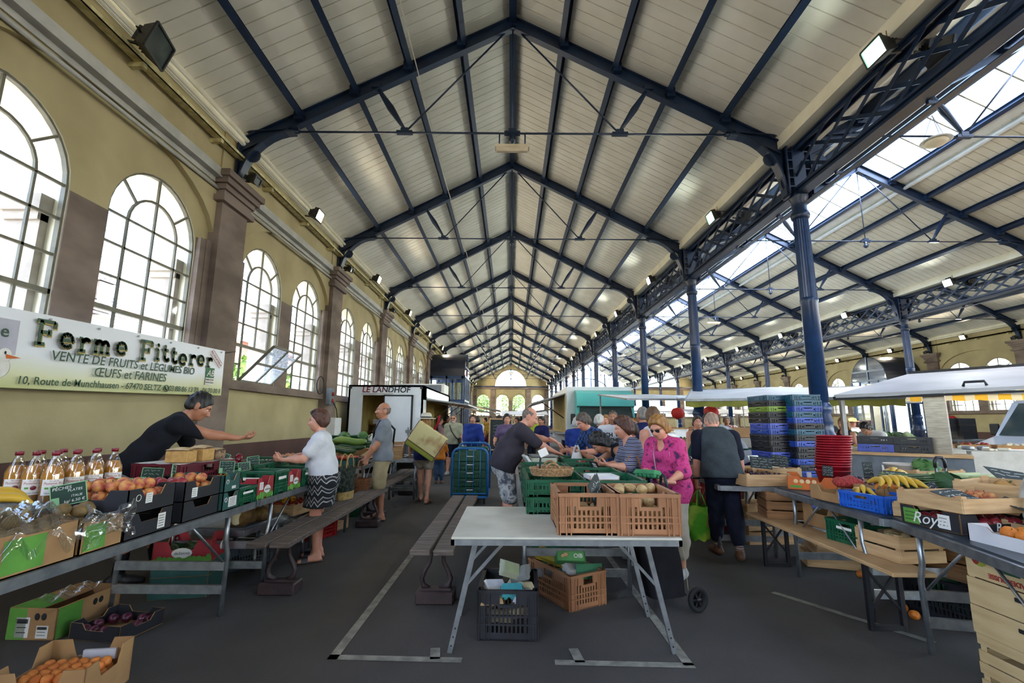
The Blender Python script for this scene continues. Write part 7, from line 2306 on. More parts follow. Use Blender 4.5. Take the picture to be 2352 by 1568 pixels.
t=crate('blue_basket','bright blue slotted basket of bananas on the dark table',0.36,0.30,0.12,mat('bright_blue_plastic','#2563c9','#1f56b0',8,rough=0.35),(2.76,3.66,ZR),R(-78),cat='basket')
banana_bunch('yellow banana bunch standing in the blue basket',(2.92,3.66,ZR+0.21),R(70),6,s=1.15)
banana_bunch('greenish banana bunch at the front of the blue basket',(2.72,3.74,ZR+0.13),R(60),3,s=0.9)
banana_bunch('banana bunch in the pale crate behind the dark plums',(3.52,4.42,ZR+0.20),R(40),3,s=1.1)
wood_crate('wooden_crate','pale wooden crate of dark grapes between the blue basket and the peaches',0.40,0.3,0.085,(2.93,3.40,ZR),R(-40),1)
GRP='dark grape in the pale wooden crate on the right table'
for k in range(55):produce('grape',GRP,'dark grapes',T(2.93,3.40,ZR,rz=R(-40))@Vector((rnd.uniform(-.16,.17),rnd.uniform(-.11,.11),0.075+rnd.uniform(-.012,.012))))
wood_crate('wooden_crate','pale wooden crate of dark plums behind the net bag',0.5,0.36,0.10,(3.30,4.36,ZR),R(-70),1)
heap('plum','dark plum in the pale crate behind the net bag','plums behind the net bag',T(3.30,4.36,ZR,rz=R(-70)),0.44,0.3,0.035,1,0.9,0.04)
few('passion','dark round fruit beside the net bag','dark round fruits',3.06,4.28,4,ZR+0.15,0.08,0.12)
price_slate('dark chalk slate on a wooden stick behind the plum crate',0.1,0.15,(3.34,4.50,ZR+0.20),0.1,0.05,0,green=False,stake=0.12,seed=71)
price_slate('dark chalk slate leaning before the banana crate',0.2,0.13,(3.30,4.12,ZR+0.17),0.1,0.5,0.1,green=False,seed=72)
wood_crate('wooden_crate','pale wooden crate of bananas at the back of the right stall',0.5,0.36,0.11,(3.62,4.45,ZR),R(-60),1)
carton('black_tray','black card tray of yellow apples with white tissue at the right',0.46,0.36,0.14,BLACKC,(3.38,3.98,ZR),R(-30))
few('peach','yellow peach in the black tray with white tissue','peaches in the tissue tray',3.42,3.94,5,ZR+0.13,0.2,0.12)
m=MB();m.grid(10,10,lambda u,v:((u-.5)*0.2,(v-.5)*0.2,0.05*math.sin(u*13+v*3)*math.cos(v*17)))
o=m.obj('tissue_paper',PAPER);o.location=(3.28,4.02,ZR+0.15);tag(o,'crumpled white tissue in the black tray at the right','paper')
# leeks
wood_crate('wooden_crate','pale wooden crate under the leeks at the right',0.7,0.4,0.12,(3.72,3.86,ZR),R(12),1)
for k in range(9):produce('leek','leek laid lengthwise in the crate at the right','leeks',(4.05-0.02*k,3.72+0.035*k,ZR+0.15+0.035*(k%3)),(0,0.05,PI-0.12+0.05*(k%4)),1.15)
leafy('dark leafy greens at the end of the leek crate',(3.42,3.80,ZR+0.14),1.2,MATS['dark_leaf'],name='leafy_greens')
price_slate('dark chalk slate leaning on the leeks at the right',0.32,0.2,(3.78,3.62,ZR+0.23),0.25,0.9,0.25,green=False,seed=73)
o=produce('melon','cut-round orange squash before the leek slate',None,(3.60,3.52,ZR+0.17),(0.5,0.2,0));o.name='squash';o['category']='vegetable'
t=thing('plastic_tub','pale plastic tub with a handle at the back of the right stall','tub',(3.95,4.85,ZR))
m=MB();m.lathe([(0.12,0),(0.15,0.22),(0.157,0.222),(0.157,0.235),(0.145,0.235),(0.117,0.006)],24);recalc(m.obj('pail',mat('tub_white','#c9c0b4','#b9b0a4',5,rough=0.45),t))
m=MB();m.tube([(0.155*math.cos(a),0.02,0.225-0.08*math.sin(a)) for a in[PI*i/10 for i in range(11)]],0.004,5);m.obj('handle',GREYM,t)
for k,(x_,y_,lab) in enumerate(((4.10,4.10,'dark red plastic crate with paper at the back of the right stall, left one'),(4.55,3.80,'dark red plastic crate at the right frame edge behind the slates'))):crate('red_crate',lab,0.5,0.36,0.17,REDP,(x_,y_,ZR),R(10),'dark red crates at the right','crate',label_strip=True)
m=MB();m.grid(8,8,lambda u,v:((u-.5)*0.55,(v-.5)*0.38,0.01*math.sin(u*9)));o=m.obj('paper_sheet',PAPER);o.location=(4.1,4.1,ZR+0.19);tag(o,'white paper sheet over the left dark red crate','paper')
wood_crate('wooden_crate','brown wooden box behind the trolley handle at the right',0.5,0.3,0.2,(3.98,4.62,ZR),0.1,1)
leafy('leafy green heap behind the trolley handle at the right',(4.02,4.66,ZR+0.2),1.1,None,name='leafy_greens')
t=thing('trolley_handle','black and chrome pull handle of a shopping trolley behind the leeks','trolley',(3.95,4.42,0),0)
m=MB()
for s in(-1,1):m.tube([(s*0.045,0,0.1),(s*0.045,0,1.0)],0.009,8)
m.tube([(-0.06,0,0.1),(0.06,0,0.1)],0.012,6);m.obj('frame',CHROME,t)
m=MB();m.tube([(-0.047,0,1.0),(-0.045,0,1.06),(-0.025,0,1.09),(0.025,0,1.09),(0.045,0,1.06),(0.047,0,1.0)],0.014,8);m.obj('grip',BLACK,t)
for s in(-1,1):
 m=MB();m.M=T(s*0.1,0,0.08)@Matrix.Rotation(PI/2,4,'Y');m.lathe([(0.08,-0.015),(0.08,0.015)],16);m.obj('wheel',RUBBER,t)
wood_crate('wooden_crate','pale wooden crate of dark cherries beside the man in the grey waistcoat',0.50,0.62,0.115,(2.62,5.28,ZR-0.01),R(8),1)
for k in range(60):produce('grape','dark cherry in the wooden crate by the grey waistcoat','dark cherries',T(2.62,5.28,ZR,rz=R(8))@Vector((rnd.uniform(-.2,.2),rnd.uniform(-.26,.2),0.085+rnd.uniform(-.01,.02))),None,1.1)
for k,(x_,y_,w_,h_,rz,tl,gcol) in enumerate(((2.62,5.55,0.10,0.15,0.2,0.1,0),(2.74,5.26,0.22,0.13,-0.15,0.45,0),(3.08,5.5,0.18,0.13,-0.1,0.2,0))):price_slate('black chalk slate %s'%('standing narrow in the cherry crate','leaning wide on the cherry crate','between the cherry crate and the blue crates')[k],w_,h_,(x_,y_,ZR+0.2),rz,tl,0.1,green=False,seed=80+k)
m=MB();m.M=Matrix.Rotation(0.4,4,'Z')@Matrix.Rotation(-0.4,4,'X');m.rbox(-0.08,0.08,-0.002,0.002,-0.07,0.07,0.001);o=m.obj('price_card',PAPER);o.location=(2.76,5.42,ZR+0.2);tag(o,'blank white card tilted behind the wide cherry slate','price sign')
wood_crate('wooden_crate','wooden crate of herbs and bulbs behind the cherry crate',0.6,0.4,0.12,(3.05,5.75,ZR-0.01),R(6),1)
alu_table('market table under the herb crate in front of the nearest pillar',1.2,0.8,0.74,(3.34,5.85,0),PI/2,'right stall tables')
few('mushroom','small pale bulb in the crate behind the cherries','pale bulbs behind the cherries',3.05,5.70,16,ZR+0.1,0.4,0.28)
t=thing('steel_bowl','steel bowl of small goods at the far end of the cherry table','bowl',(2.42,6.1,ZR+0.10));m=MB();m.lathe([(0.06,0),(0.12,0.05),(0.14,0.1),(0.135,0.1),(0.055,0.006)],20);recalc(m.obj('basin',CHROME,t))
wood_crate('wooden_crate','wooden crate under the steel bowl on the cherry table',0.4,0.3,0.10,(2.45,6.08,ZR-0.01),R(8),1)
# stacks of blue, teal, black and green crates by the pillar
cols={'b':mat('royal_blue_plastic','#2a4fae','#21418f',8,rough=0.4),'t':TEALP,'k':BLACKP,'g':mat('lime_plastic','#7fa02e','#6c8a26',8,rough=0.4),'v':mat('violet_blue_plastic','#4a5fc0','#3d50a6',8,rough=0.4)}
cn={'b':'blue','t':'teal','k':'black','g':'lime green','v':'violet-blue'}
stackbase=thing('pallet','grey plastic pallet under the stacks of blue and teal crates','pallet',(3.70,6.32,0));m=MB();m.box(-0.4,0.4,-0.3,0.3,0.1,0.14)
for a in(-0.36,0,0.36):m.box(a-0.04,a+0.04,-0.3,0.3,0,0.1)
m.obj('deck',GREYP,stackbase)
for ci,(seq,x_,y_,lab) in enumerate((('tkvkbkvkbvtvkkkbvkkgkt',3.56,6.45,'left'),('kbkbkvkkbkbkkbktkbtbtt',3.80,6.22,'right'))):
 for k,c_ in enumerate(seq[:22 if ci==0 else 22]):
  crate('vegetable_crate','low %s crate in the %s stack by the nearest pillar, number %d upward'%(cn[c_],lab,k+1),0.36,0.5 if ci==0 else 0.36,0.072,cols[c_],(x_+0.006*math.sin(k*1.7),y_,0.141+0.0735*k),0.02*math.sin(k*2.3),'crates in the %s stack'%lab)
t=thing('beer_bench','long pale bench on black folding legs under the right stall','bench',(2.62,4.2,0),PI/2-R(2))
m=MB();m.rbox(-1.02,1.02,-0.14,0.14,0.43,0.458,0.005);m.obj('plank',WOOD,t)
for s in(-1,1):
 m=MB()
 for q in(-1,1):m.bar((s*0.72,q*0.11,0.43),(s*0.72,q*0.11,0),0.03,0.03)
 m.bar((s*0.72,-0.11,0.40),(s*0.72,0.11,0.12),0.015,0.015);m.bar((s*0.72,0.11,0.40),(s*0.72,-0.11,0.12),0.015,0.015);m.bar((s*0.72,-0.11,0.02),(s*0.72,0.11,0.02),0.03,0.03);m.obj('folding_leg',BLACK,t)
wood_crate('wooden_crate','tall brown slatted crate of onions on the pale bench',0.36,0.36,0.25,(2.78,5.0,0.46),R(-14),3,WOODD)
few('onion','onion in the tall brown crate on the pale bench','onions on the bench',2.78,5.0,8,0.68,0.2,0.2)
crate('green_crate','dark green crate of vegetables on the pale bench',0.36,0.3,0.17,GREENP,(2.80,3.92,0.46),R(-80),'crates under the right stall',label_strip=True)
wood_crate('wooden_crate','pale slatted crate beside the dark green crate on the bench',0.36,0.34,0.17,(2.80,3.56,0.46),R(-84),2)
few('potato','potato in the pale crate on the bench at the right','potatoes on the bench',2.80,3.56,8,0.60,0.2,0.2)
wood_crate('wooden_crate','shallow pale crate on the floor under the bench at the right',0.5,0.36,0.12,(3.24,5.02,0),R(-18),1)
wood_crate('wooden_crate','second shallow crate lying tilted in the floor crate at the right',0.4,0.3,0.08,(3.28,5.06,0.10),R(-10),1,tilt=(0.15,0.1,R(-10)))
for k in range(3):wood_crate('wooden_crate','pale crate stacked on the floor behind the cherry table legs, %s from the floor'%ORD[k],0.56,0.4,0.14,(3.05,5.95,0.152*k),0.05,1)
wood_crate('wooden_crate','dark brown printed wooden crate on the floor under the right table',0.5,0.36,0.24,(3.30,3.72,0.30),R(-70),2,WOODD)
crate('green_crate','bright green crate on the floor beside the melon boxes',0.5,0.36,0.30,GREENP,(3.52,3.85,0),R(-40),'crates under the right stall')
crate('black_crate','black crate on the floor under the dark brown printed crate',0.5,0.4,0.28,BLACKP,(3.30,3.72,0),R(-70))
carton('brown_carton','brown carton on the bench under the banana table',0.4,0.3,0.2,CARD,(2.95,4.45,0.46),R(-80),'brown fruit cartons at the right')
for k,(x_,y_) in enumerate(((3.22,4.58),(2.96,3.80),(2.93,3.66))):produce('orange','orange dropped on the floor under the right stall, %s'%('farthest one','middle one','nearest one')[k],'dropped oranges',(x_,y_,0.034),None,0.95)
# red cloth hanging round the next stall
RCL=cloth('red_drape','#a6433c','#963a34')
t=thing('draped_table','table draped in red cloth behind the man in the grey waistcoat','table',(2.72,7.1,0),R(2))
m=MB();m.box(-0.28,0.34,-0.72,0.9,0.70,0.74);m.obj('tabletop',WHITE,t)
m=MB()
per=[(-0.3,0.9),(-0.3,-0.74),(0.36,-0.74)]
n=40
def dr(u,v):
 L=1.64+0.66;s_=u*L
 x_,y_=(-0.3,0.9-s_) if s_<1.64 else(-0.3+s_-1.64,-0.74)
 w_=0.012*math.sin(s_*32)*(1-v)
 return(x_+(w_ if s_<1.64 else 0)-(0.03*(1-v) if s_<1.64 else 0),y_+(w_ if s_>=1.64 else 0)-0.0,0.02+0.725*v)
m.grid(n*2,6,dr);m.obj('drape',RCL,t)
m=MB();m.bar((-0.25,-0.68,0),(-0.25,-0.68,0.7),0.03,0.03);m.bar((0.3,-0.68,0),(0.3,-0.68,0.7),0.03,0.03);m.bar((0.3,0.85,0),(0.3,0.85,0.7),0.03,0.03);m.bar((-0.25,0.85,0),(-0.25,0.85,0.7),0.03,0.03);m.obj('legs',ALU,t)
t=thing('tabletop_scale','dark shop scale on the red-draped table','scale',(2.62,7.0,0.745));m=MB();m.rbox(-0.12,0.12,-0.14,0.14,0,0.1,0.01);m.obj('body',BLACK,t);m=MB();m.rbox(-0.15,0.15,-0.15,0.15,0.12,0.135,0.004);m.cbox((0,0,0.11),(0.05,0.05,0.03));m.obj('pan',CHROME,t)
# green mat and price tag near the pink shirt
# === trailers, awnings and stalls farther down the hall
TRW=mat('trailer_white','#dfe4e8','#d3d9de',2,rough=0.35);TRIM=mat('dark_rubber','#1c1e24','#141519',9,rough=0.6)
INT=mat('trailer_inside','#cdb66e','#b59f5a',3,rough=0.7);LAMPB=mat('warm_bulb','#ffe0a0','#ffd58a',4,emit='#ffc36a',estr=14)
# white sausage trailer
t=thing('market_trailer','white trailer lettered LE LANDHOF with an open rear door at the left','trailer',(-3.36,12.6,0))
x0,x1,L,zb,zt=-0.98,1.02,5.6,0.42,2.33
m=MB()
m.box(x0,x0+0.38,0,0.05,zb,zt);m.box(x0+0.38,x1-0.28,0,0.05,2.06,zt);m.box(x1-0.28,x1,0,0.05,zb,zt)
m.box(x0,x0+0.05,0,L,zb,zt);m.box(x0,x1,0,L,zt-0.05,zt);m.box(x0,x1,L-0.05,L,zb,zt);m.box(x0,x1,0,L,zb,zb+0.05)
m.box(x1-0.05,x1,0,L,zb,1.0);m.box(x1-0.05,x1,0,L,1.95,zt);m.box(x1-0.05,x1,0,0.5,zb,zt);m.box(x1-0.05,x1,L-0.4,L,zb,zt)
m.obj('box_body',TRW,t)
m=MB();m.box(x0+0.055,x0+0.07,0.06,L-0.06,zb+0.05,zt-0.06);m.box(x0+0.06,x1-0.06,L-0.08,L-0.06,zb+0.05,zt-0.06);m.box(x0+0.06,x1-0.06,2.2,2.24,0.5,zt-0.06);m.box(x0+0.06,x1-0.06,0.06,L-0.06,zt-0.08,zt-0.06);m.obj('inner_panels',INT,t)
m=MB()
for z in(0.75,1.05,1.25):m.box(x0+0.1,x1-0.35,1.6,2.15,z,z+0.03)
m.obj('inner_shelves',WOODD,t)
m=MB();m.rbox(x0+0.98,x1-0.3,-0.04,0.0,zb+0.02,2.04,0.01);d=m.obj('door',TRW,t)
m=MB()
for a in((x0+0.96,x0+0.99),(x1-0.3,x1-0.26)):m.box(a[0],a[1],-0.05,-0.01,zb,2.06)
m.box(x0+0.96,x1-0.26,-0.05,-0.01,2.03,2.07);m.obj('door_seal',TRIM,d)
m=MB();m.box(x1-0.42,x1-0.24,-0.07,-0.03,1.08,1.15);m.box(x1-0.36,x1-0.34,-0.08,-0.05,1.0,1.22);m.obj('door_latch',GREYM,d)
m=MB();m.tube([(x0+0.35,-0.02,2.10),(x0+1.2,-0.02,2.12)],0.02,8);m.obj('door_rail',WHITE,t)
for txt,u,c_ in(('LE',-0.40,'#7a1f2a'),('LA',-0.02,'#4a2030'),('NDHOF',0.44,'#1f2430')):pass
m=MB();put_text(m,'LE LANDHOF',T(0.02,-0.004,2.20)@Matrix.Rotation(PI/2,4,'X'),0.215,depth=0.002,bold=0.005,shear=0.12)
lm=bpy.data.materials.new('trailer_lettering');lm.use_nodes=True;nt=lm.node_tree;p_=nt.nodes['Principled BSDF'];tc=nt.nodes.new('ShaderNodeTexCoord');sx=nt.nodes.new('ShaderNodeSeparateXYZ');rp=nt.nodes.new('ShaderNodeValToRGB');mr=nt.nodes.new('ShaderNodeMapRange');mr.inputs[1].default_value=-0.7;mr.inputs[2].default_value=0.7
nt.links.new(tc.outputs['Object'],sx.inputs[0]);nt.links.new(sx.outputs['X'],mr.inputs[0]);nt.links.new(mr.outputs[0],rp.inputs[0]);nt.links.new(rp.outputs[0],p_.inputs['Base Color']);rp.color_ramp.elements[0].color=(*lin('#8a1a28'),1);rp.color_ramp.elements[1].color=(*lin('#15171f'),1);rp.color_ramp.elements[1].position=0.6
m.obj('lettering',lm,t)
m=MB()
for sx_ in(-1,1):
 c_=x0+0.05 if sx_<0 else x1-0.05
 m.box(c_-0.035,c_+0.035,-0.012,0,zt-0.1,zt-0.03)
m.obj('marker_lamps',TRIM,t)
m=MB();m.box(x0+0.2,x1+0.06,-0.35,0.0,0.34,0.38);m.obj('rear_step',ALU,t)
m=MB();m.cbox((x1-0.12,-0.36,0.44),(0.22,0.04,0.12));m.obj('tail_lamp',mat('tail_red','#9a1f22','#7d191c',8,rough=0.3),t)
for yy in(2.2,3.3):
 for sx_ in(x0+0.1,x1-0.1):
  m=MB();m.M=T(sx_,yy,0.3)@Matrix.Rotation(PI/2,4,'Y');m.lathe([(0.2,-0.09),(0.3,-0.08),(0.3,0.08),(0.2,0.09)],20);m.obj('wheel',RUBBER,t)
m=MB();m.bar((x1,0.5,2.02),(x1,L-0.4,2.02),0.03,0.03);m.add([(x1,0.5,2.0),(x1+1.15,0.7,1.86),(x1+1.15,L-0.4,1.86),(x1,L-0.4,2.0),(x1,0.5,1.96),(x1+1.15,0.7,1.82),(x1+1.15,L-0.4,1.82),(x1,L-0.4,1.96)],[(0,1,2,3),(7,6,5,4),(0,4,5,1),(1,5,6,2),(2,6,7,3)]);m.obj('side_flap',GREYM,t)
for yy in(0.9,2.6,4.4):
 m=MB();m.tube([(x1,yy,1.35),(x1+0.75,yy,1.9)],0.012,6);m.obj('flap_strut',TRIM,t)
m=MB();m.box(x1-0.1,x1+0.35,0.5,L-0.4,0.98,1.03);m.obj('side_counter',ALU,t)
m=MB();m.grid(1,6,lambda u,v:(x1+0.36,0.5+v*(L-0.9),0.98+0.3*u));m.obj('counter_glass',glass('counter_glass',(0.92,0.96,0.95),0.2),t)
m=MB();m.rbox(x0+0.3,x1+0.0,5.9-2.0,6.0-0.9,zt,zt+0.34,0.02);ac=m.obj('cooling_unit',WHITE,t)
m=MB();m.box(x0+0.4,x1-0.1,3.885,3.898,zt+0.06,zt+0.3);m.obj('cooling_grille',GREYP,ac)
SAUS=mat('sausage_brown','#6b2a1a','#4f1d12',20,rough=0.5)
for k in range(10):
 m=MB();m.tube([(0,0,0),(0.02,0,-0.1),(-0.015,0.01,-0.2)],[0.02,0.024,0.018],7)
 o=m.obj('sausage',SAUS);o.location=(-2.62+0.02*(k%2),13.5+0.1*k,1.86);tag(o,'brown sausage hanging inside the white trailer','sausage','sausages in the white trailer')
m=MB();m.grid(8,8,lambda u,v:(0.22*(u-.5)*(1.2-v*.9),0.02*math.sin(u*14),0.5*v));o=m.obj('apron',cloth('white_linen','#d9d6cc','#c8c5ba'));o.location=(-3.55,14.1,1.45);tag(o,'white apron hanging inside the white trailer behind its open door','apron')
for k,(x_,y_,z_) in enumerate(((-4.0,14.3,1.29),(-3.75,14.35,1.29),(-3.45,14.3,1.29),(-3.9,14.3,1.09),(-3.5,14.35,1.09),(-3.8,14.3,0.79))):
 carton('small_carton','small carton on the shelves inside the white trailer, %s'%('top shelf left','top shelf middle','top shelf right','middle shelf left','middle shelf right','bottom shelf')[k],0.22,0.2,0.14,(WHITEC,WOODD,CARD,WHITEC,REDC,WHITEC)[k],(x_,y_,z_),0,'cartons inside the white trailer',notch=False)
t=thing('socket_box','grey electric socket box on the pilaster left of the white trailer','socket box',(WXL+0.18,11.3,1.95))
m=MB();m.rbox(-0.0,0.12,-0.12,0.12,-0.2,0.2,0.01);m.obj('housing',GREYP,t)
m=MB()
for z in(-0.1,0.06):
 m.M=T(0.13,0,z)@Matrix.Rotation(PI/2,4,'Y');m.lathe([(0.045,-0.02),(0.045,0.02)],14)
m.obj('sockets',mat('socket_red','#9a3030','#852828',8),t)
m=MB();m.tube([(0.14,0,-0.12),(0.2,0.1,-0.3),(0.22,0.3,-0.9),(0.2,0.6,-1.7)],0.012,6);m.obj('cable',RUBBER,t)
m=MB();m.tube([(0.06+0.02*math.cos(a),-0.12+0.14*math.cos(a),0.42+0.2*math.sin(a)) for a in[2*PI*i/20 for i in range(20)]],0.012,6,closed=True);o=m.obj('cable_coil',RUBBER);o.location=(WXL+0.2,10.75,1.75);tag(o,'coiled black cable hanging left of the grey socket box','cable')
m=MB();m.rbox(-0.12,0.12,-0.2,0.2,0,1.45,0.01);o=m.obj('distribution_cabinet',WHITE);o.location=(WXL+0.32,11.42,0.0);tag(o,'white distribution cabinet against the pilaster left of the trailer','cabinet')
# awning stalls: a counter, posts and a canopy sheet
CANW=mat('canopy_white','#d9dcdc','#cbcfcf',2,rough=0.55);CANG=mat('canopy_grey','#b9babd','#a9abae',2,rough=0.5)
STRIPE=bpy.data.materials.new('yellow_white_stripe');STRIPE.use_nodes=True
_nt=STRIPE.node_tree;_p=_nt.nodes['Principled BSDF'];_tc=_nt.nodes.new('ShaderNodeTexCoord');_sx=_nt.nodes.new('ShaderNodeSeparateXYZ');_m=_nt.nodes.new('ShaderNodeMath');_m.operation='MULTIPLY';_m.inputs[1].default_value=3.2;_f=_nt.nodes.new('ShaderNodeMath');_f.operation='FRACT';_r=_nt.nodes.new('ShaderNodeValToRGB');_r.color_ramp.interpolation='CONSTANT'
_nt.links.new(_tc.outputs['Object'],_sx.inputs[0]);_nt.links.new(_sx.outputs['X'],_m.inputs[0]);_nt.links.new(_m.outputs[0],_f.inputs[0]);_nt.links.new(_f.outputs[0],_r.inputs[0]);_nt.links.new(_r.outputs[0],_p.inputs['Base Color'])
_r.color_ramp.elements[0].color=(*lin('#d9a51e'),1);_r.color_ramp.elements[1].color=(*lin('#cfc39f'),1);_r.color_ramp.elements[1].position=0.55;_p.inputs['Roughness'].default_value=0.8
MARKET_GOODS=[mat('goods_%d'%i,c) for i,c in enumerate(('#a33b2e','#d0a23c','#5c8a3c','#c97a32','#7a2f3c','#d9d2bd','#3f6b3a','#8a5a34'))]
def stall(name,label,loc,rz,W,D,zc,zf,canopy,skirt=None,counter=0.9,goods=True,lights=0,seed=1,group='awning stalls down the hall'):
 t=thing(name,label,'stall',loc,rz,group)
 rr=random.Random(seed)
 a,b=W/2,D/2
 m=MB()
 m.grid(12,4,lambda u,v:(-a+W*u,-b+D*v,zf+(zc-zf)*v-0.02*math.sin(PI*u*3)))
 m.grid(12,4,lambda u,v:(-a+W*(1-u),-b+D*v,zf-0.03+(zc-zf)*v-0.02*math.sin(PI*u*3)))
 m.obj('canopy',canopy,t)
 if skirt:
  m=MB();m.grid(40,2,lambda u,v:(-a+W*u,-b-0.01*(1-v),zf-0.16*(1-v)+0.012*math.cos(u*60)*(1-v)));m.obj('valance',skirt,t)
 m=MB();m.bar((-a,-b,zf-0.02),(a,-b,zf-0.02),0.04,0.05);m.bar((-a,b,zc-0.02),(a,b,zc-0.02),0.04,0.05)
 for q in(-a,0,a):m.bar((q,-b,zf-0.02),(q,b,zc-0.02),0.03,0.04)
 m.obj('canopy_frame',GREYM,t)
 for sx_ in(-1,1):leg_bar(t,(sx_*(a-0.05),b-0.05,0),(sx_*(a-0.05),b-0.05,zc),0.04,'post')
 m=MB();m.box(-a+0.1,a-0.1,-b+0.45,b-0.5,counter-0.04,counter);m.box(-a+0.12,a-0.12,-b+0.5,-b+0.53,0.25,counter-0.04,1);m.obj('counter',[WHITE,TRW],t)
 for sx_ in(-1,1):
  for yy in(-b+0.6,b-0.6):leg_bar(t,(sx_*(a-0.2),yy,0),(sx_*(a-0.2),yy,counter),0.04,'counter_leg')
 M=Matrix.Translation(loc)@Matrix.Rotation(rz,4,'Z')
 if goods:
  n=int(W/0.55)
  for k in range(n):
   x_=-a+0.4+k*(W-0.8)/max(n-1,1)
   p=M@Vector((x_,-b+0.75,counter+0.002))
   mk=rr.choice(MARKET_GOODS)
   c_=carton('goods_tray','card tray of market goods on the counter of the %s'%label[:0],0.44,0.34,0.1,CARD,p,rz,'goods trays on far stalls',notch=False)
   c_['label']='small tray of goods on a far stall counter'
   g=MB()
   for q in range(14):g.ball((rr.uniform(-.18,.18),rr.uniform(-.13,.13),0.07+rr.uniform(0,.04)),rr.uniform(.03,.045),7,5)
   go=g.obj('goods',mk,c_);go['kind']='stuff'
 for k in range(lights):
  x_=-a+0.4+(W-0.8)*k/max(lights-1,1)
  p=M@Vector((x_,-0.1,zf-0.12));m=MB();m.ball((0,0,0),0.045,8,6);o=m.obj('bulb',LAMPB);o.location=p;tag(o,'small warm bulb under a far awning','lamp','warm bulbs under the far awnings')
  m=MB();m.tube([(0,0,0.04),(0,0,0.11)],0.008,5);m.obj('lamp_cord',BLACK,o)
 return t
stall('awning_stall','white-awning food stall next beyond the LE LANDHOF trailer',(-2.9,20.2,0),PI/2,3.6,2.6,2.35,1.92,CANW,None,0.95,True,6,11)
stall('awning_stall','white-awning stall standing before the left entrance porch',(-1.7,24.0,0),PI/2,3.6,2.4,2.3,1.9,CANG,None,0.95,True,5,12)
stall('awning_stall','white-awning stall far down the left side of the left nave',(-2.6,33,0),PI/2,5.0,3.0,2.35,1.95,CANW,None,0.95,True,3,13)
stall('awning_stall','pale awning stall near the far end of the left nave',(-2.4,42,0),PI/2,6.0,3.0,2.4,2.0,CANW,None,0.95,True,0,14)
stall('awning_stall','white-awning stall crossing the far end of the left nave',(1.4,47,0),0,4.5,2.6,2.4,2.0,CANG,None,0.95,True,0,15)
stall('awning_stall','fruit stall with pale awning on the right of the far aisle',(2.6,25.3,0),-PI/2,4.5,2.6,2.3,1.9,CANW,None,0.9,True,0,16)
stall('awning_stall','pale awning stall behind the teal truck in the middle nave',(6.6,26,0),0,4.5,2.6,2.3,1.95,CANW,None,0.9,True,0,17)
stall('awning_stall','low white awning stall with the red lanterns',(4.6,13.8,0),0.1,3.4,2.6,2.25,2.0,CANW,None,0.85,True,0,18)
stall('awning_stall','white awning stall right of the green-aproned sellers',(5.75,10.1,0),R(-24),3.6,2.6,2.22,1.86,CANW,mat('olive_canvas','#8a8a3c','#777732',5,rough=0.9),0.95,False,0,19)
stall('awning_stall','yellow and white striped awning stall at the right',(9.3,9.3,0),R(-30),3.4,1.8,2.3,1.98,STRIPE,STRIPE,0.9,True,0,20)
stall('awning_stall','white awning stall at the back of the middle nave by the right pillars',(11.5,17.5,0),R(-20),5.0,2.8,2.5,2.1,CANW,None,0.9,True,0,21)
stall('awning_stall','white awning stall far down the middle nave',(9.5,34,0),0,6.0,2.8,2.4,2.0,CANW,None,0.9,True,0,22)
stall('awning_stall','white awning stall far down the right nave',(16,36,0),0,6.0,2.8,2.4,2.0,CANG,None,0.9,True,0,23)
# red lanterns
for k,(x_,y_,z_) in enumerate(((4.35,12.3,1.62),(4.75,11.2,1.63))):
 t=thing('paper_lantern','round red paper lantern, %s of two beside the pillar'%('left' if k==0 else 'right'),'lantern',(x_,y_,z_),0,'red paper lanterns')
 m=MB();m.ball((0,0,0),(0.17,0.17,0.15),24,14,0,lambda x,y,z:(x*(1+.03*math.cos(z*40)),y*(1+.03*math.cos(z*40)),z));m.obj('paper_globe',mat('lantern_red','#c8281e','#b32018',6,rough=0.6),t)
 m=MB();m.tube([(0,0,0.15),(0,0,0.42)],0.006,5);m.lathe([(0.05,-0.16),(0.05,-0.14)],12);m.obj('fitting',BLACK,t)
TEAL=mat('turquoise_paint','#57b9b4','#4fb0ab',2,rough=0.35);WS=mat('windscreen','#3b4848','#2f3b3b',3,rough=0.08,coat=0.5)
t=thing('sales_truck','white box truck with a turquoise cab front in the left nave','truck',(3.25,16.0,0))
m=MB();m.box(-1.25,1.05,0.75,6.5,0.7,2.62);m.obj('box_body',TRW,t)
m=MB();m.box(-1.27,-1.25,1.3,6.0,1.0,2.35);m.obj('open_side',INT,t)
m=MB();prof=[(-0.05,0.45),(-0.05,1.15),(0.22,1.88),(0.10,1.92),(0.25,2.38),(0.6,2.48),(0.8,2.48),(0.8,0.45)]
m.poly([(p[0],p[1]) for p in prof],(),1.96,O=(-0.98,0,0),U=(0,1,0),V=(0,0,1))
cab=m.obj('cab',TEAL,t);cab.location=(0,0,0)
m=MB();m.add([(-0.90,-0.06,1.2),(0.90,-0.06,1.2),(0.84,0.195,1.86),(-0.84,0.195,1.86)],[(0,1,2,3)]);ws=m.obj('windscreen',WS,t)
m=MB();m.bar((-0.92,-0.06,1.19),(0.92,-0.06,1.19),0.03,0.03);m.bar((-0.92,-0.065,1.19),(-0.86,0.2,1.88),0.04,0.03);m.bar((0.92,-0.065,1.19),(0.86,0.2,1.88),0.04,0.03);m.bar((-0.86,0.19,1.88),(0.86,0.19,1.88),0.03,0.03);m.tube([(-0.3,-0.08,1.2),(0.2,0.0,1.42)],0.01,5);m.obj('windscreen_seal',TRIM,ws)
m=MB();m.box(-0.95,0.95,-0.1,-0.04,0.42,0.68);m.obj('bumper',TRIM,t)
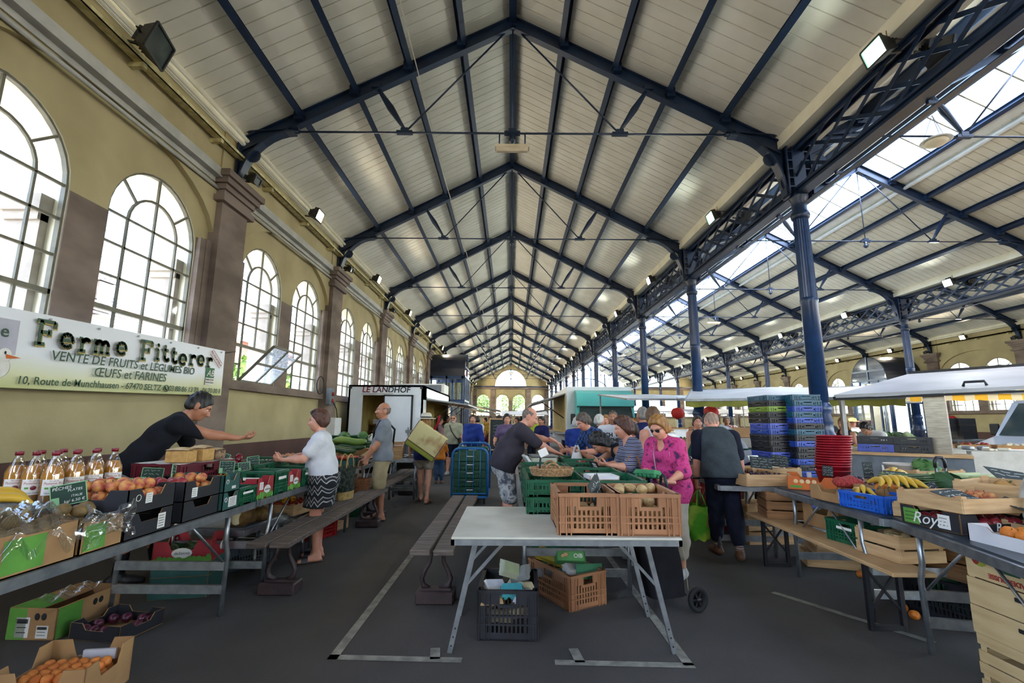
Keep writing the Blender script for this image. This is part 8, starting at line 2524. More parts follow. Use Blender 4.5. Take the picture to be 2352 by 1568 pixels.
for s in(-1,1):
 m=MB();m.cbox((s*0.75,-0.07,0.85),(0.3,0.05,0.18));m.obj('headlamp',PANE,t)
 m=MB();m.rbox(s*1.12-0.08,s*1.12+0.08,0.1,0.2,1.3,1.65,0.02);m.bar((s*0.98,0.2,1.5),(s*1.12,0.15,1.5),0.02,0.02);m.obj('wing_mirror',BLACK,t)
 for yy in(0.5,4.8):
  m=MB();m.M=T(s*0.9,yy,0.36)@Matrix.Rotation(PI/2,4,'Y');m.lathe([(0.22,-0.1),(0.36,-0.09),(0.36,0.09),(0.22,0.1)],20);m.obj('wheel',RUBBER,t)
m=MB();m.add([(-1.25,1.2,2.42),(-2.5,1.2,2.05),(-2.5,6.0,2.05),(-1.25,6.0,2.42),(-1.25,1.2,2.37),(-2.5,1.2,2.0),(-2.5,6.0,2.0),(-1.25,6.0,2.37)],[(0,1,2,3),(7,6,5,4),(0,4,5,1),(1,5,6,2),(2,6,7,3)]);m.obj('side_flap',GREYM,t)
m=MB();m.tube([(-1.25,1.6,1.5),(-2.1,1.6,2.1)],0.02,6);m.obj('flap_strut',TRIM,t)
m=MB();m.box(-1.6,-1.25,1.3,6.0,0.95,1.0);m.obj('side_counter',ALU,t)
# market trailer with the steel post at the right
t=thing('market_trailer','grey sales trailer with raised flap and steel post at the right','trailer',(0,0,0))
A,B_,C_,D_=Vector((5.30,7.7,1.80)),Vector((7.5,5.0,1.86)),Vector((9.2,5.9,2.28)),Vector((7.1,8.3,2.22))
m=MB();up=Vector((0,0,0.05))
m.add([A,B_,C_,D_,A+up,B_+up,C_+up,D_+up],[(0,3,2,1),(4,5,6,7),(0,1,5,4),(1,2,6,5),(2,3,7,6),(3,0,4,7)]);m.obj('flap',CANG,t)
m=MB();m.bar(A+Vector((0,0,-0.02)),B_+Vector((0,0,-0.02)),0.05,0.03);m.bar(D_+up,C_+up,0.08,0.07);m.bar(A,D_,0.04,0.04);m.obj('flap_edge',TRIM,t)
m=MB();q=A.lerp(B_,0.48)+Vector((0.12,0.12,0.09));dv=(B_-A).normalized()
m.tube([q-dv*0.12,q-dv*0.10+Vector((0,0,0.06)),q+dv*0.10+Vector((0,0,0.06)),q+dv*0.12],0.018,8);m.obj('flap_handle',BLACK,t)
m=MB();m.M=T(6.22,6.9,0,rz=R(-50));m.box(-0.12,0.12,-0.06,0.06,0,1.9);m.obj('steel_post',mat('brushed_steel','#a79c8c','#8d8375',8,rough=0.3,metal=0.7,stretch=(1,1,8)),t)
m=MB();m.bar((5.45,7.75,0.0),(5.45,7.75,1.8),0.06,0.06);m.obj('corner_post',GREYM,t)
m=MB();m.M=T(5.55,7.35,0,rz=R(-38));m.box(-0.25,1.1,-0.25,0.25,0.93,0.97);m.box(-0.25,1.1,-0.2,0.2,0.5,0.93,1);m.obj('counter',[WOOD,GREYP],t)
m=MB();m.M=T(5.55,7.35,0,rz=R(-38));m.box(0.1,0.55,-0.215,-0.2,0.68,0.79);pl=m.obj('number_plate',PAPER,t)
m=MB();m.M=T(5.55,7.35,0,rz=R(-38));put_text(m,'522 JR',T(0.325,-0.219,0.735)@Matrix.Rotation(PI/2,4,'X'),0.09,depth=0.001);m.obj('plate_lettering',INK,pl)
m=MB();m.M=T(5.75,7.5,0,rz=R(-38));m.add([(-0.2,-0.2,1.0),(1.0,-0.2,1.0),(1.0,-0.1,1.32),(-0.2,-0.1,1.32)],[(0,1,2,3)]);m.obj('counter_glass',MATS['counter_glass'],t)
for k in range(4):
 p=T(5.55,7.35,0,rz=R(-38))@Vector((0.05+0.44*(k%2),0.02,0.972+0.115*(k//2)))
 crate('vegetable_crate','%s crate on the grey trailer counter, %s'%(('blue','black')[1 if k else 0],('lower left','lower right','upper left','upper right')[k]),0.42,0.3,0.112,(cols['v'],BLACKP,BLACKP,BLACKP)[k],p,R(-38),'crates on the grey trailer counter')
CL=cloth('white_tablecloth','#d5d0c6','#c6c1b7')
def cloth_table(label,loc,rz,L,D,H=0.8,seed=3,wares=True):
 t=thing('cloth_table',label,'table',loc,rz,'white-clothed tables at the right')
 m=MB();m.box(-L/2,L/2,-D/2,D/2,H-0.03,H);m.grid(50,5,lambda u,v:(-L/2+L*u,-D/2-0.012-0.02*(1-v)-0.015*math.sin(u*47)*(1-v),H-0.62*(1-v)));m.grid(16,5,lambda u,v:(-L/2-0.012-0.02*(1-v),-D/2+D*(1-u),H-0.62*(1-v)+0));m.obj('tablecloth',CL,t)
 for sx_ in(-1,1):
  for sy_ in(-1,1):leg_bar(t,(sx_*(L/2-0.1),sy_*(D/2-0.1),0),(sx_*(L/2-0.1),sy_*(D/2-0.1),H-0.03),0.04)
 rr=random.Random(seed);M=Matrix.Translation(loc)@Matrix.Rotation(rz,4,'Z')
 if wares:
  for k in range(int(L*9)):
   m=MB();w_,d_,h_=rr.uniform(.05,.1),rr.uniform(.04,.08),rr.uniform(.02,.07);m.rbox(-w_,w_,-d_,d_,0,h_,0.012)
   o=m.obj('packet',rr.choice([PAPER,MARKET_GOODS[5],ALU,MARKET_GOODS[3],MARKET_GOODS[1],WHITEC]));o.location=M@Vector((rr.uniform(-L/2+.1,L/2-.1),rr.uniform(-D/2+.1,D/2-.1),H+0.001));o.rotation_euler=(0,0,rr.uniform(0,3));tag(o,'small wrapped packet on a white-clothed table at the right','packet','packets on the white-clothed tables')
cloth_table('white-clothed table left of the steel post',(6.5,8.0,0),R(-15),1.4,0.8,1.0,3)
cloth_table('long white-clothed table right of the steel post',(8.4,7.6,0),R(-12),2.4,0.9,0.98,4)
# greens stall
t=alu_table('market table heaped with greens behind the bent man in the striped shirt',2.6,0.8,0.95,(8.0,11.2,0),R(-10),'greens stall tables')
for k in range(11):
 x_=6.9+k*0.22;leafy('bunch of %s on the greens table, %s from the left'%(('dark greens','pale fennel','bright salad')[k%3],ORD[k]),(x_,11.3-0.04*k,1.06),1.5,(MATS['dark_leaf'],mat('pale_fennel','#b9c79a','#9fb07c',6),LEAFG)[k%3],'bunches on the greens table','greens_bunch')
for k in range(3):crate('green_crate','bright green crate along the front of the greens table, %s from the left'%ORD[k],0.55,0.36,0.14,mat('bright_green_plastic','#1d8a50','#187544',8,rough=0.4),(7.1+0.62*k,10.86-0.1*k,0.951),R(-10),'crates on the greens table')
# hose reel on the right wall, stacked cartons, delivery van
t=thing('hose_reel','red fire hose reel on the right wall beside the entrance porch','hose reel',(WXR-0.3,24.4,1.5))
m=MB();m.M=Matrix.Rotation(PI/2,4,'Y');m.lathe([(0.30,-0.1),(0.30,-0.08),(0.1,-0.07),(0.1,0.07),(0.30,0.08),(0.30,0.1)],26);m.obj('drum',mat('fire_red','#a51522','#8f111c',6,rough=0.35),t)
m=MB();m.box(-0.02,0.28,-0.04,0.04,-0.05,0.05);m.obj('wall_bracket',GREYM,t)
m=MB();m.tube([(0,0.0,-0.3),(0.05,0.05,-0.7),(0.1,-0.3,-0.75),(0.1,-0.35,-1.2)],0.02,6);m.obj('hose',RUBBER,t)
VANP=mat('van_silver','#b9c2cc','#adb6c0',2,rough=0.3,metal=0.2)
t=thing('delivery_van','silver-grey delivery van parked at the right edge of the picture','van',(12.3,11.6,0),R(-82))
m=MB();prof=[(0,0.35),(0,0.85),(0.75,1.08),(1.45,1.95),(2.0,2.25),(5.2,2.3),(5.3,2.1),(5.3,0.35)]
m.poly(prof,(),1.95,O=(-0.97,0,0),U=(0,1,0),V=(0,0,1));m.obj('body',VANP,t)
m=MB()
for s in(-1,1):m.add([(s*0.985,0.95,1.15),(s*0.985,1.9,1.15),(s*0.985,1.9,1.85),(s*0.985,1.55,1.85)],[(0,1,2,3)])
m.obj('side_windows',WS,t)
m=MB();m.add([(-0.88,0.74,1.1),(0.88,0.74,1.1),(0.8,1.42,1.94),(-0.8,1.42,1.94)],[(0,1,2,3)]);m.obj('windscreen',WS,t)
for s in(-1,1):
 m=MB();m.rbox(s*1.14-0.1,s*1.14+0.1,0.95,1.05,1.1,1.4,0.02);m.bar((s*0.97,1.0,1.2),(s*1.14,1.0,1.2),0.03,0.03);m.obj('wing_mirror',BLACK,t)
 for yy in(0.9,4.3):
  m=MB();m.M=T(s*0.88,yy,0.34)@Matrix.Rotation(PI/2,4,'Y');m.lathe([(0.2,-0.1),(0.34,-0.09),(0.34,0.09),(0.2,0.1)],20);m.obj('wheel',RUBBER,t)
for k in range(6):
 carton('black_carton','black carton stacked beside the silver van, %s column, %s from the bottom'%(('left','right')[k%2],ORD[k//2]),0.55,0.38,0.2,BLACKC,(12.9+0.6*(k%2),14.2,0.95+0.201*(k//2)),0.1,'black cartons beside the van',notch=False)
alu_table('market table under the black cartons beside the silver van',1.6,0.7,0.94,(13.2,14.2,0),0.1,'tables at the far right')
# counter of the green-aproned sellers: open produce boxes on a grey chest
t=thing('cold_counter','grey sales counter with open cartons behind the green-aproned seller','counter',(4.45,9.0,0),R(-8))
m=MB();m.rbox(-0.75,0.75,-0.35,0.35,0.3,1.12,0.02);m.box(-0.7,0.7,-0.3,0.3,0,0.3);m.obj('cabinet',mat('counter_grey','#9a9488','#8a8479',4,rough=0.5),t)
m=MB();m.rbox(-0.12,0.12,-0.37,-0.35,0.85,0.95,0.02);m.obj('vent',TRIM,t)
for k in range(2):
 b=carton('open_carton','open brown carton on the grey counter, %s'%('left' if k==0 else 'right'),0.5,0.4,0.18,CARD,(4.2+0.55*k,8.95,1.125),R(-8+6*k),'open cartons on the grey counter',notch=False)
for k in range(3):
 m=MB();m.grid(8,8,lambda u,v:(0.11*(u-.5)*(1.2-.3*v),0.03*math.sin(u*9+k),0.34*v));o=m.obj('paper_bag',CARD);o.location=(5.0+0.12*k,8.2+0.06*k,1.52);tag(o,'brown paper bag hanging from the white awning, %s of three'%('left','middle','right')[k],'bag','paper bags hanging from the awning')
for k in range(5):crate('red_crate','dark red crate in the far pile before the right porch, %s from the floor'%ORD[k],0.6,0.4,0.3,REDP,(14.4,19.5,0.302*k),0.1,'far pile of red crates',slots=False)
# === the people
H_BR=mat('hair_dark_brown','#3b2a20','#281b14',40,rough=0.55,stretch=(1,1,0.25));H_RB=mat('hair_red_brown','#5a3524','#3f2418',40,rough=0.55,stretch=(1,1,0.25));H_BK=mat('hair_black','#191514','#0f0c0b',40,rough=0.5,stretch=(1,1,0.25))
H_GR=mat('hair_grey','#8c8780','#68635d',40,rough=0.6,stretch=(1,1,0.25));H_WH=mat('hair_white','#cfccc6','#b3afa8',40,rough=0.6,stretch=(1,1,0.25));H_BL=mat('hair_blonde','#a8783e','#7f5628',40,rough=0.55,stretch=(1,1,0.25));H_ST=mat('hair_stubble_grey','#7a6a60','#64564d',60,rough=0.7)
def pattern_cloth(key,cols,sc=(1,1,1),kind='wave',scale=8,dist=2.0,axis='Z'):
 m=bpy.data.materials.new('cloth_'+key);m.use_nodes=True
 nt=m.node_tree;p=nt.nodes['Principled BSDF'];tc=nt.nodes.new('ShaderNodeTexCoord');mp=nt.nodes.new('ShaderNodeMapping');mp.inputs['Scale'].default_value=sc
 nt.links.new(tc.outputs['Object'],mp.inputs[0])
 if kind=='wave':
  tx=nt.nodes.new('ShaderNodeTexWave');tx.bands_direction=axis;tx.inputs['Scale'].default_value=scale;tx.inputs['Distortion'].default_value=dist;out=tx.outputs['Fac']
 elif kind=='voronoi':
  tx=nt.nodes.new('ShaderNodeTexVoronoi');tx.inputs['Scale'].default_value=scale;out=tx.outputs['Distance']
 elif kind=='zigzag':
  sx=nt.nodes.new('ShaderNodeSeparateXYZ');nt.links.new(mp.outputs[0],sx.inputs[0])
  def mth(op,a,b):
   n=nt.nodes.new('ShaderNodeMath');n.operation=op
   for i,v in enumerate((a,b)):
    if isinstance(v,(int,float)):n.inputs[i].default_value=v
    else:nt.links.new(v,n.inputs[i])
   return n.outputs[0]
  out=mth('FRACT',mth('ADD',mth('MULTIPLY',sx.outputs['Z'],scale),mth('PINGPONG',mth('MULTIPLY',mth('ADD',sx.outputs['X'],sx.outputs['Y']),scale*1.3),0.45)),0);tx=None
 elif kind=='checker':
  tx=nt.nodes.new('ShaderNodeTexChecker');tx.inputs['Scale'].default_value=scale;out=tx.outputs['Fac']
 else:
  tx=nt.nodes.new('ShaderNodeTexNoise');tx.inputs['Scale'].default_value=scale;tx.inputs['Detail'].default_value=2;out=tx.outputs['Fac']
 if tx is not None:nt.links.new(mp.outputs[0],tx.inputs['Vector'])
 rp=nt.nodes.new('ShaderNodeValToRGB');rp.color_ramp.interpolation='CONSTANT';e=rp.color_ramp.elements
 e[0].color=(*lin(cols[0][1]),1);e[0].position=cols[0][0];e[1].color=(*lin(cols[1][1]),1);e[1].position=cols[1][0]
 for q in cols[2:]:x_=e.new(q[0]);x_.color=(*lin(q[1]),1)
 nt.links.new(out,rp.inputs[0]);nt.links.new(rp.outputs[0],p.inputs['Base Color']);p.inputs['Roughness'].default_value=0.9
 return m
CH_BLK=cloth('black_tee','#1c1e25','#15171d');CH_WHT=cloth('white_tee','#d3d3d6','#c6c6ca');CH_GRY=cloth('grey_tee','#858a90','#777c82');CH_NAVY=cloth('navy','#1f2450','#191d42');CH_KHK=cloth('khaki_tee','#a9a88e','#9c9b82');CH_BEI=cloth('beige_shorts','#ac9d78','#9d8e6a');CH_BLUE=cloth('royal_blue','#2a3f8c','#233677');CH_JEAN=cloth('denim','#3e5470','#334762');CH_DJN=cloth('dark_denim','#1b2030','#151926');CH_GB=cloth('grey_marl','#8f97a0','#838b94')
CH_SHT=cloth('linen_shorts','#8f8272','#80745f');CH_POLO=cloth('charcoal_polo','#3e3a42','#343038');CH_VEST=cloth('grey_waistcoat','#3f474b','#343b3f',bump=0.5);CH_GRN=cloth('apron_green','#1d5a44','#184c39');CH_RED=cloth('red_cloth','#9a2028','#861a22')
SKIRT=pattern_cloth('zigzag',[(0,'#17181c'),(0.3,'#a9aba9'),(0.42,'#17181c'),(0.6,'#4a4246'),(0.72,'#b5b6b4'),(0.8,'#17181c')],(1,1,1),'zigzag',9)
CAMO=pattern_cloth('camouflage',[(0,'#4d5058'),(0.42,'#8d8f92'),(0.52,'#b4b4b2'),(0.62,'#6a6c70')],(1,1,1),'noise',11)
STRIPED=pattern_cloth('stripes',[(0,'#2f3a5c'),(0.3,'#b9a890'),(0.45,'#5d4a44'),(0.62,'#a9b0bd'),(0.8,'#3a4a78')],(1,1,1),'wave',9,1.6)
PINK=pattern_cloth('pink_print',[(0,'#4a2450'),(0.36,'#a8255f'),(0.44,'#c03a78'),(0.6,'#b52d6a'),(0.68,'#d0588f')],(1,1,1.2),'noise',19)
PLAID=pattern_cloth('blue_plaid',[(0,'#1a2038'),(0.55,'#26508c')],(1,1,1),'checker',22)
BROWNL=mat('brown_leather','#6a4630','#553724',9,rough=0.6);TRAIN=mat('grey_trainer','#b3b3b0','#94948f',9,rough=0.7)
def belt_strap(root,rig,pts,w,m,name,th=0.006):
 mb=MB();k=rig['k']
 P=[Vector(p) for p in pts]
 for i in range(len(P)-1):mb.bar(P[i],P[i+1],th,w,up=tuple(Vector(P[i])*0+Vector((0,1,0)).cross(P[i+1]-P[i])))
 return mb.obj(name,m,root)
root,rg=person('person in a black t-shirt leaning over the left fruit stall with an outstretched hand',-3.32,4.42,R(-54),1.80,lean=30,curve=14,head=(-8,8),skin=1,hair=dict(kind='short',mat=H_BK,vol=-0.006,line=0.066,nape=-0.05),top=dict(mat=CH_BLK,sleeve=0.72),bottom=dict(kind='shorts',mat=CH_GB,len=0.8),shoes=dict(kind='shoe',mat=BLACK,sock=CH_BLK,sockh=0.16),arms={'R':dict(w=(0.06,0.92,1.16),hint=(0.25,-0.3,-1),curl=0.45,palm=(-0.3,0.1,0.95),dir=(-0.05,1,0.05)),'L':dict(w=(-0.2,0.55,0.98),hint=(-0.6,-0.2,-1),curl=0.4)},feet={'L':(-0.12,0.16,0),'R':(0.10,-0.10,0)})
# 2 woman in white
root,rg=person('person in a white t-shirt and black zigzag skirt standing at the left stall',-1.96,5.06,R(104),1.495,lean=3,curve=6,head=(8,2),fat=0.3,fem=True,skin=2,hair=dict(kind='short',mat=H_RB,vol=0.010,shades=True,nape=-0.09),top=dict(mat=CH_WHT,sleeve=0.62,hem=-0.04,scoop=0.05),bottom=dict(kind='skirt',mat=SKIRT,hem=0.52),shoes=dict(kind='slide',mat=BROWNL,smat=BLACK,straps=((0.12,0.06,0.07),)),arms={'R':dict(w=(0.10,0.40,0.985),hint=(0.5,-0.5,-1),curl=0.7,palm=(-0.6,0,0.6),dir=(-0.35,1,0.1)),'L':dict(w=(-0.12,0.38,1.0),hint=(-0.5,-0.5,-1),curl=0.7,palm=(0.6,0,0.5),dir=(0.3,1,0.1))})
# 3 man in grey t-shirt with basket
root,rg=person('person in a grey t-shirt and beige shorts carrying a brown wicker basket',-1.85,6.98,R(112),1.64,lean=-2,curve=4,head=(8,-4),fat=0.10,skin=1,hair=dict(kind='fringe_ring',mat=H_ST,brow=H_GR,crown=0.045),glasses={},top=dict(mat=CH_GRY,sleeve=0.66),bottom=dict(kind='shorts',mat=CH_BEI,len=0.96,flare=0.03),shoes=dict(kind='sandal',mat=BLACK),arms={'R':dict(w=(0.13,0.22,0.84),hint=(0.6,-1,-0.3),curl=0.5,palm=(-0.9,0,0.2),dir=(-0.3,0.6,-0.7)),'L':dict(w=(-0.10,0.28,0.76),hint=(-0.6,-1,-0.3),curl=1.1,palm=(0.8,-0.3,0.2),dir=(0.1,0.3,-1))})
sh_,k=rg['sh'],rg['k']
m=MB();pts=[rg['P']+V3(0.16,0.10,0.12),rg['W']+V3(0.12,0.135,0.05),rg['C']+V3(0.03,0.135,0.02),rg['N']+V3(-0.07,0.065,0.015),rg['N']+V3(-0.085,-0.02,0.02),rg['C']+V3(-0.04,-0.15,0.06),rg['W']+V3(0.10,-0.15,0.0)]
m.tube([Vector(p) for p in pts],0.016,6);m.obj('shoulder_strap',BLACK,root)
# 4 lady with the straw hat and tote
root,rg=person('person in a white straw hat seen from behind with a large yellow tote bag',-1.50,8.42,R(-4),1.47,head=(0,2),fem=True,skin=0,hair=dict(kind='bob',mat=H_BL),top=dict(mat=CH_NAVY,sleeve=0.5,hem=-0.08),bottom=dict(kind='shorts',mat=CH_SHT,len=0.46,flare=0.03),shoes=dict(kind='sandal',mat=BROWNL),arms={'R':dict(w=(0.28,0.02,0.94),hint=(0.8,-0.6,-0.4)),'L':dict(w=(-0.28,0.05,0.78),hint=(-0.6,-1,0))},feet={'L':(-0.08,0.16,0),'R':(0.09,-0.12,0.0)})
m=MB();m.M=Matrix.Translation(Vector(rg['Hc']+rg['hu']*0.062))
m.lathe([(0.165,-0.012),(0.16,0.0),(0.105,0.006),(0.098,0.03),(0.09,0.075),(0.06,0.098),(0.0,0.10)],24,sy=1.15);hat=m.obj('straw_hat',mat('white_straw','#d8d2c2','#c3bca9',60,rough=0.85,bump=0.3),root)
m=MB();m.M=Matrix.Translation(Vector(rg['Hc']+rg['hu']*0.062));m.lathe([(0.1045,0.008),(0.103,0.03)],24,sy=1.15);m.obj('hat_band',BLACK,hat)
t=thing('tote_bag','large yellow and cream tote bag hanging behind the lady in the straw hat','bag',(-1.42,8.20,1.06),R(-4));t.rotation_euler=(0,R(33),R(-4))
m=MB();m.rbox(-0.29,0.29,-0.10,0.02,-0.16,0.22,0.015);m.obj('front_panel',mat('tote_cream','#d3c68a','#b08a58',5,rough=0.6,lo=.5,hi=.68),t)
m=MB();m.rbox(-0.292,0.292,-0.102,0.022,-0.24,-0.15,0.015);m.obj('bottom_panel',mat('tote_olive','#8c9130','#7a7f28',5,rough=0.6),t)
m=MB()
for p,q in(((-0.29,-0.102,-0.15),(0.29,-0.102,-0.15)),((-0.292,-0.1,-0.24),(-0.292,-0.1,0.22)),((0.292,-0.1,-0.24),(0.292,-0.1,0.22))):m.bar(p,q,0.008,0.008)
m.obj('piping',mat('tote_red','#6a2530','#5a1f28',9),t)
m=MB();m.tube([(0.0,-0.03,0.22),(-0.02,-0.02,0.36),(-0.07,0.02,0.46)],[0.025,0.02,0.02],6);m.tube([(0.2,-0.04,0.2),(0.24,0.05,0.1),(0.28,0.14,0.12)],0.015,6);m.obj('red_strap',CH_RED,t)
# 5 man in khaki t-shirt
root,rg=person('person with sunglasses and a white goatee in a pale green t-shirt walking towards the camera',-1.52,12.7,R(176),1.555,head=(0,0),fat=0.35,skin=2,hair=dict(kind='crop',mat=H_ST,beard=H_WH,line=0.05),glasses=dict(dark=True),top=dict(mat=CH_KHK,sleeve=0.72),bottom=dict(kind='shorts',mat=CH_DJN,len=0.9,flare=0.02),shoes=dict(kind='shoe',mat=TRAIN),feet={'R':(0.10,0.18,0),'L':(-0.10,-0.12,0)},res=1.3)
m=MB();m.tube([Vector(p) for p in(rg['N']+V3(0.10,0.05,0.0),rg['C']+V3(0.03,0.17,0.0),rg['W']+V3(-0.10,0.19,0.0),rg['P']+V3(-0.20,0.08,0.05))],0.015,6);m.rbox(-0.24,-0.17,0.0,0.14,0.76,0.96,0.015);m.obj('shoulder_bag',BLACK,root)
# 6 polo seller
root,rg=person('person in a charcoal polo shirt and camouflage shorts reaching across the centre stall',-0.02,6.08,R(-84),1.65,lean=20,curve=16,head=(-10,6),fat=0.45,skin=2,broad=1.08,hair=dict(kind='fringe_ring',mat=H_ST,brow=H_BR,crown=0.075),top=dict(mat=CH_POLO,sleeve=0.85,loose=0.016,collar=True,vneck=0.07,hem=-0.10),bottom=dict(kind='shorts',mat=CAMO,len=1.0,flare=0.035),shoes=dict(kind='shoe',mat=BROWNL),arms={'R':dict(w=(0.16,0.62,0.99),hint=(0.4,-0.6,-0.6),curl=0.4,palm=(0,0.2,-1),dir=(-0.15,1,-0.35)),'L':dict(w=(-0.05,0.88,1.07),hint=(-0.4,-0.1,-1),curl=0.5,palm=(0,0.3,-1),dir=(0.0,1,-0.55))})
# 7 woman in black tank top bending
root,rg=person('person in a black tank top bending low over the green crates',1.44,5.45,R(86),1.60,lean=50,curve=20,head=(0,14),fem=True,skin=1,hair=dict(kind='bob',mat=H_BK,line=0.062),top=dict(mat=CH_BLK,sleeve=0,strap=0.05,scoop=0.10),bottom=dict(kind='trousers',mat=CH_DJN,len=1.9),shoes=dict(kind='shoe',mat=BLACK),arms={'R':dict(w=(0.20,0.62,1.04),hint=(0.4,-0.3,-1),curl=0.9,palm=(0,0,-1),dir=(-0.1,1,0.1)),'L':dict(w=(-0.22,0.36,0.82),hint=(-0.6,-1,0.3),curl=0.4,palm=(0,0.4,-1),dir=(0,0.8,-0.6))})
t=thing('plastic_bag','thin white plastic bag held over the green crates','bag',(0.78,5.64,0.845))
m=MB();m.grid(24,10,lambda u,v:((0.10-0.055*v)*math.cos(2*PI*u)*(1+.08*math.sin(u*38)),(0.07-0.045*v)*math.sin(2*PI*u),0.20*v+0.006*math.sin(u*25)*v));m.obj('bag_body',mat('thin_white_plastic','#cfcac4','#bcb7b0',8,rough=0.4,trans=0.15),t)
m=MB()
for s in(-1,1):m.tube([(s*0.03,0,0.19),(s*0.02,0,0.25),(s*0.005,0,0.275)],[0.018,0.012,0.012],6)
m.obj('bag_handles',MATS['thin_white_plastic'],t)
# 8 woman in striped top
root,rg=person('person in a blue and beige striped top holding an open wallet',1.32,5.02,R(92),1.45,lean=8,curve=10,head=(0,6),fem=True,fat=0.2,skin=2,hair=dict(kind='short',mat=H_RB,vol=0.02,shades=True,nape=-0.1),top=dict(mat=STRIPED,sleeve=0.95,hem=-0.12,scoop=0.08),bottom=dict(kind='trousers',mat=CH_JEAN,len=1.85),shoes=dict(kind='shoe',mat=TRAIN),arms={'R':dict(w=(0.12,0.34,0.95),hint=(0.5,-0.8,-0.6),curl=0.7,palm=(-0.5,0,0.8),dir=(-0.2,1,0.1)),'L':dict(w=(-0.16,0.34,0.97),hint=(-0.5,-0.8,-0.6),curl=0.7,palm=(0.5,0,0.8),dir=(0.2,1,0.1))})
t=thing('wallet','open black wallet in the hands of the person in the striped top','wallet',(0.88,5.02,0.95),R(100));m=MB();m.M=Matrix.Rotation(R(-30),4,'X');m.rbox(-0.10,0.10,-0.008,0.008,-0.05,0.05,0.004);m.obj('cover',BLACK,t);m=MB();m.M=Matrix.Rotation(R(-30),4,'X')
for k in range(3):m.box(-0.085,0.02,0.009,0.011,-0.035+0.025*k,-0.02+0.025*k)
m.obj('cards',PAPER,t)
t=thing('shoulder_bag','dark green shoulder bag with tan straps beside the person in the striped top','bag',(1.22,4.76,0.80));m=MB();m.rbox(-0.15,0.15,-0.05,0.05,-0.14,0.1,0.03);m.obj('bag_body',cloth('bag_green','#2f4a44','#263c38'),t);m=MB()
for s in(-1,1):m.tube([(s*0.09,0.0,0.08),(s*0.05,0.02,0.24),(0,0.05,0.31)],0.008,6);m.tube([(s*0.09,-0.055,0.08),(s*0.10,-0.06,-0.06)],0.007,5)
m.obj('straps',mat('tan_leather','#9a5f34','#85502a',9,rough=0.6),t)
# 9 woman in pink
root,rg=person('person in a pink printed blouse looking down at a green egg carton',1.53,4.62,R(126),1.47,lean=6,curve=12,head=(6,14),fem=True,fat=0.06,skin=2,broad=0.98,hair=dict(kind='short',mat=H_BL,vol=0.012,fringe=True,nape=-0.09),glasses=dict(dark=True),top=dict(mat=PINK,sleeve=1.0,loose=0.014,g=0.022,hem=-0.16,vneck=0.08),bottom=dict(kind='trousers',mat=cloth('cream_trousers','#b9b2a0','#aaa391'),len=1.6,flare=0.02),shoes=dict(kind='shoe',mat=TRAIN),arms={'R':dict(w=(0.10,0.30,0.87),hint=(0.5,-0.8,-0.5),curl=0.55,palm=(-0.5,0.1,0.8),dir=(-0.6,0.75,0.05)),'L':dict(w=(-0.17,0.28,0.87),hint=(-0.5,-0.8,-0.5),curl=0.55,palm=(0.5,0.1,0.8),dir=(0.6,0.75,0.05))})
p=rg['tow']((-0.03,0.38,0.90));egg_carton('green egg carton with a printed lid held by the person in the pink blouse',p,(0.15,0.05,R(120)),'#3f8a5a',5,'#c9b08a')
m=MB();m.tube([Vector(q) for q in(rg['N']+V3(0.05,0.06,0.0),rg['C']+V3(0.03,0.17,0.02),rg['W']+V3(0.02,0.19,0.02),rg['P']+V3(0.0,0.2,0.05))],0.004,5);m.obj('lanyard',GREYM,root)
# 10 man in blue plaid
person('person in a blue plaid shirt bowing his head behind the tank-topped shopper',1.22,6.65,R(108),1.56,lean=14,curve=14,head=(0,16),skin=2,hair=dict(kind='short',mat=mat('hair_grey_brown','#5f5146','#463b32',40,rough=0.6),nape=-0.06),top=dict(mat=PLAID,sleeve=0.75,collar=True),bottom=dict(kind='trousers',mat=CH_JEAN,len=1.9),shoes=dict(kind='shoe',mat=BLACK),arms={'R':dict(w=(0.2,0.4,1.0)),'L':dict(w=(-0.2,0.4,1.0))})
# 11 white CH tee
root,rg=person('person in a white t-shirt lettered CH, facing the camera',1.72,7.95,R(172),1.565,head=(-10,0),skin=1,broad=1.1,hair=dict(kind='crop',mat=H_ST,shades=True,line=0.05),top=dict(mat=CH_WHT,sleeve=0.7),bottom=dict(kind='shorts',mat=CH_DJN,len=0.95),shoes=dict(kind='shoe',mat=BLACK),res=1.1)
m=MB();put_text(m,'CH  CH',T(0,0.0,0)@Matrix.Rotation(PI,4,'Z')@Matrix.Rotation(PI/2,4,'X'),0.085,depth=0.002,bold=0.004);put_text(m,'RCHER',T(0,0.0,-0.085)@Matrix.Rotation(PI,4,'Z')@Matrix.Rotation(PI/2,4,'X'),0.085,depth=0.002,bold=0.004)
o=m.obj('shirt_lettering',INK,root);o.location=Vector(rg['C']+V3(0,0.15,0.03))
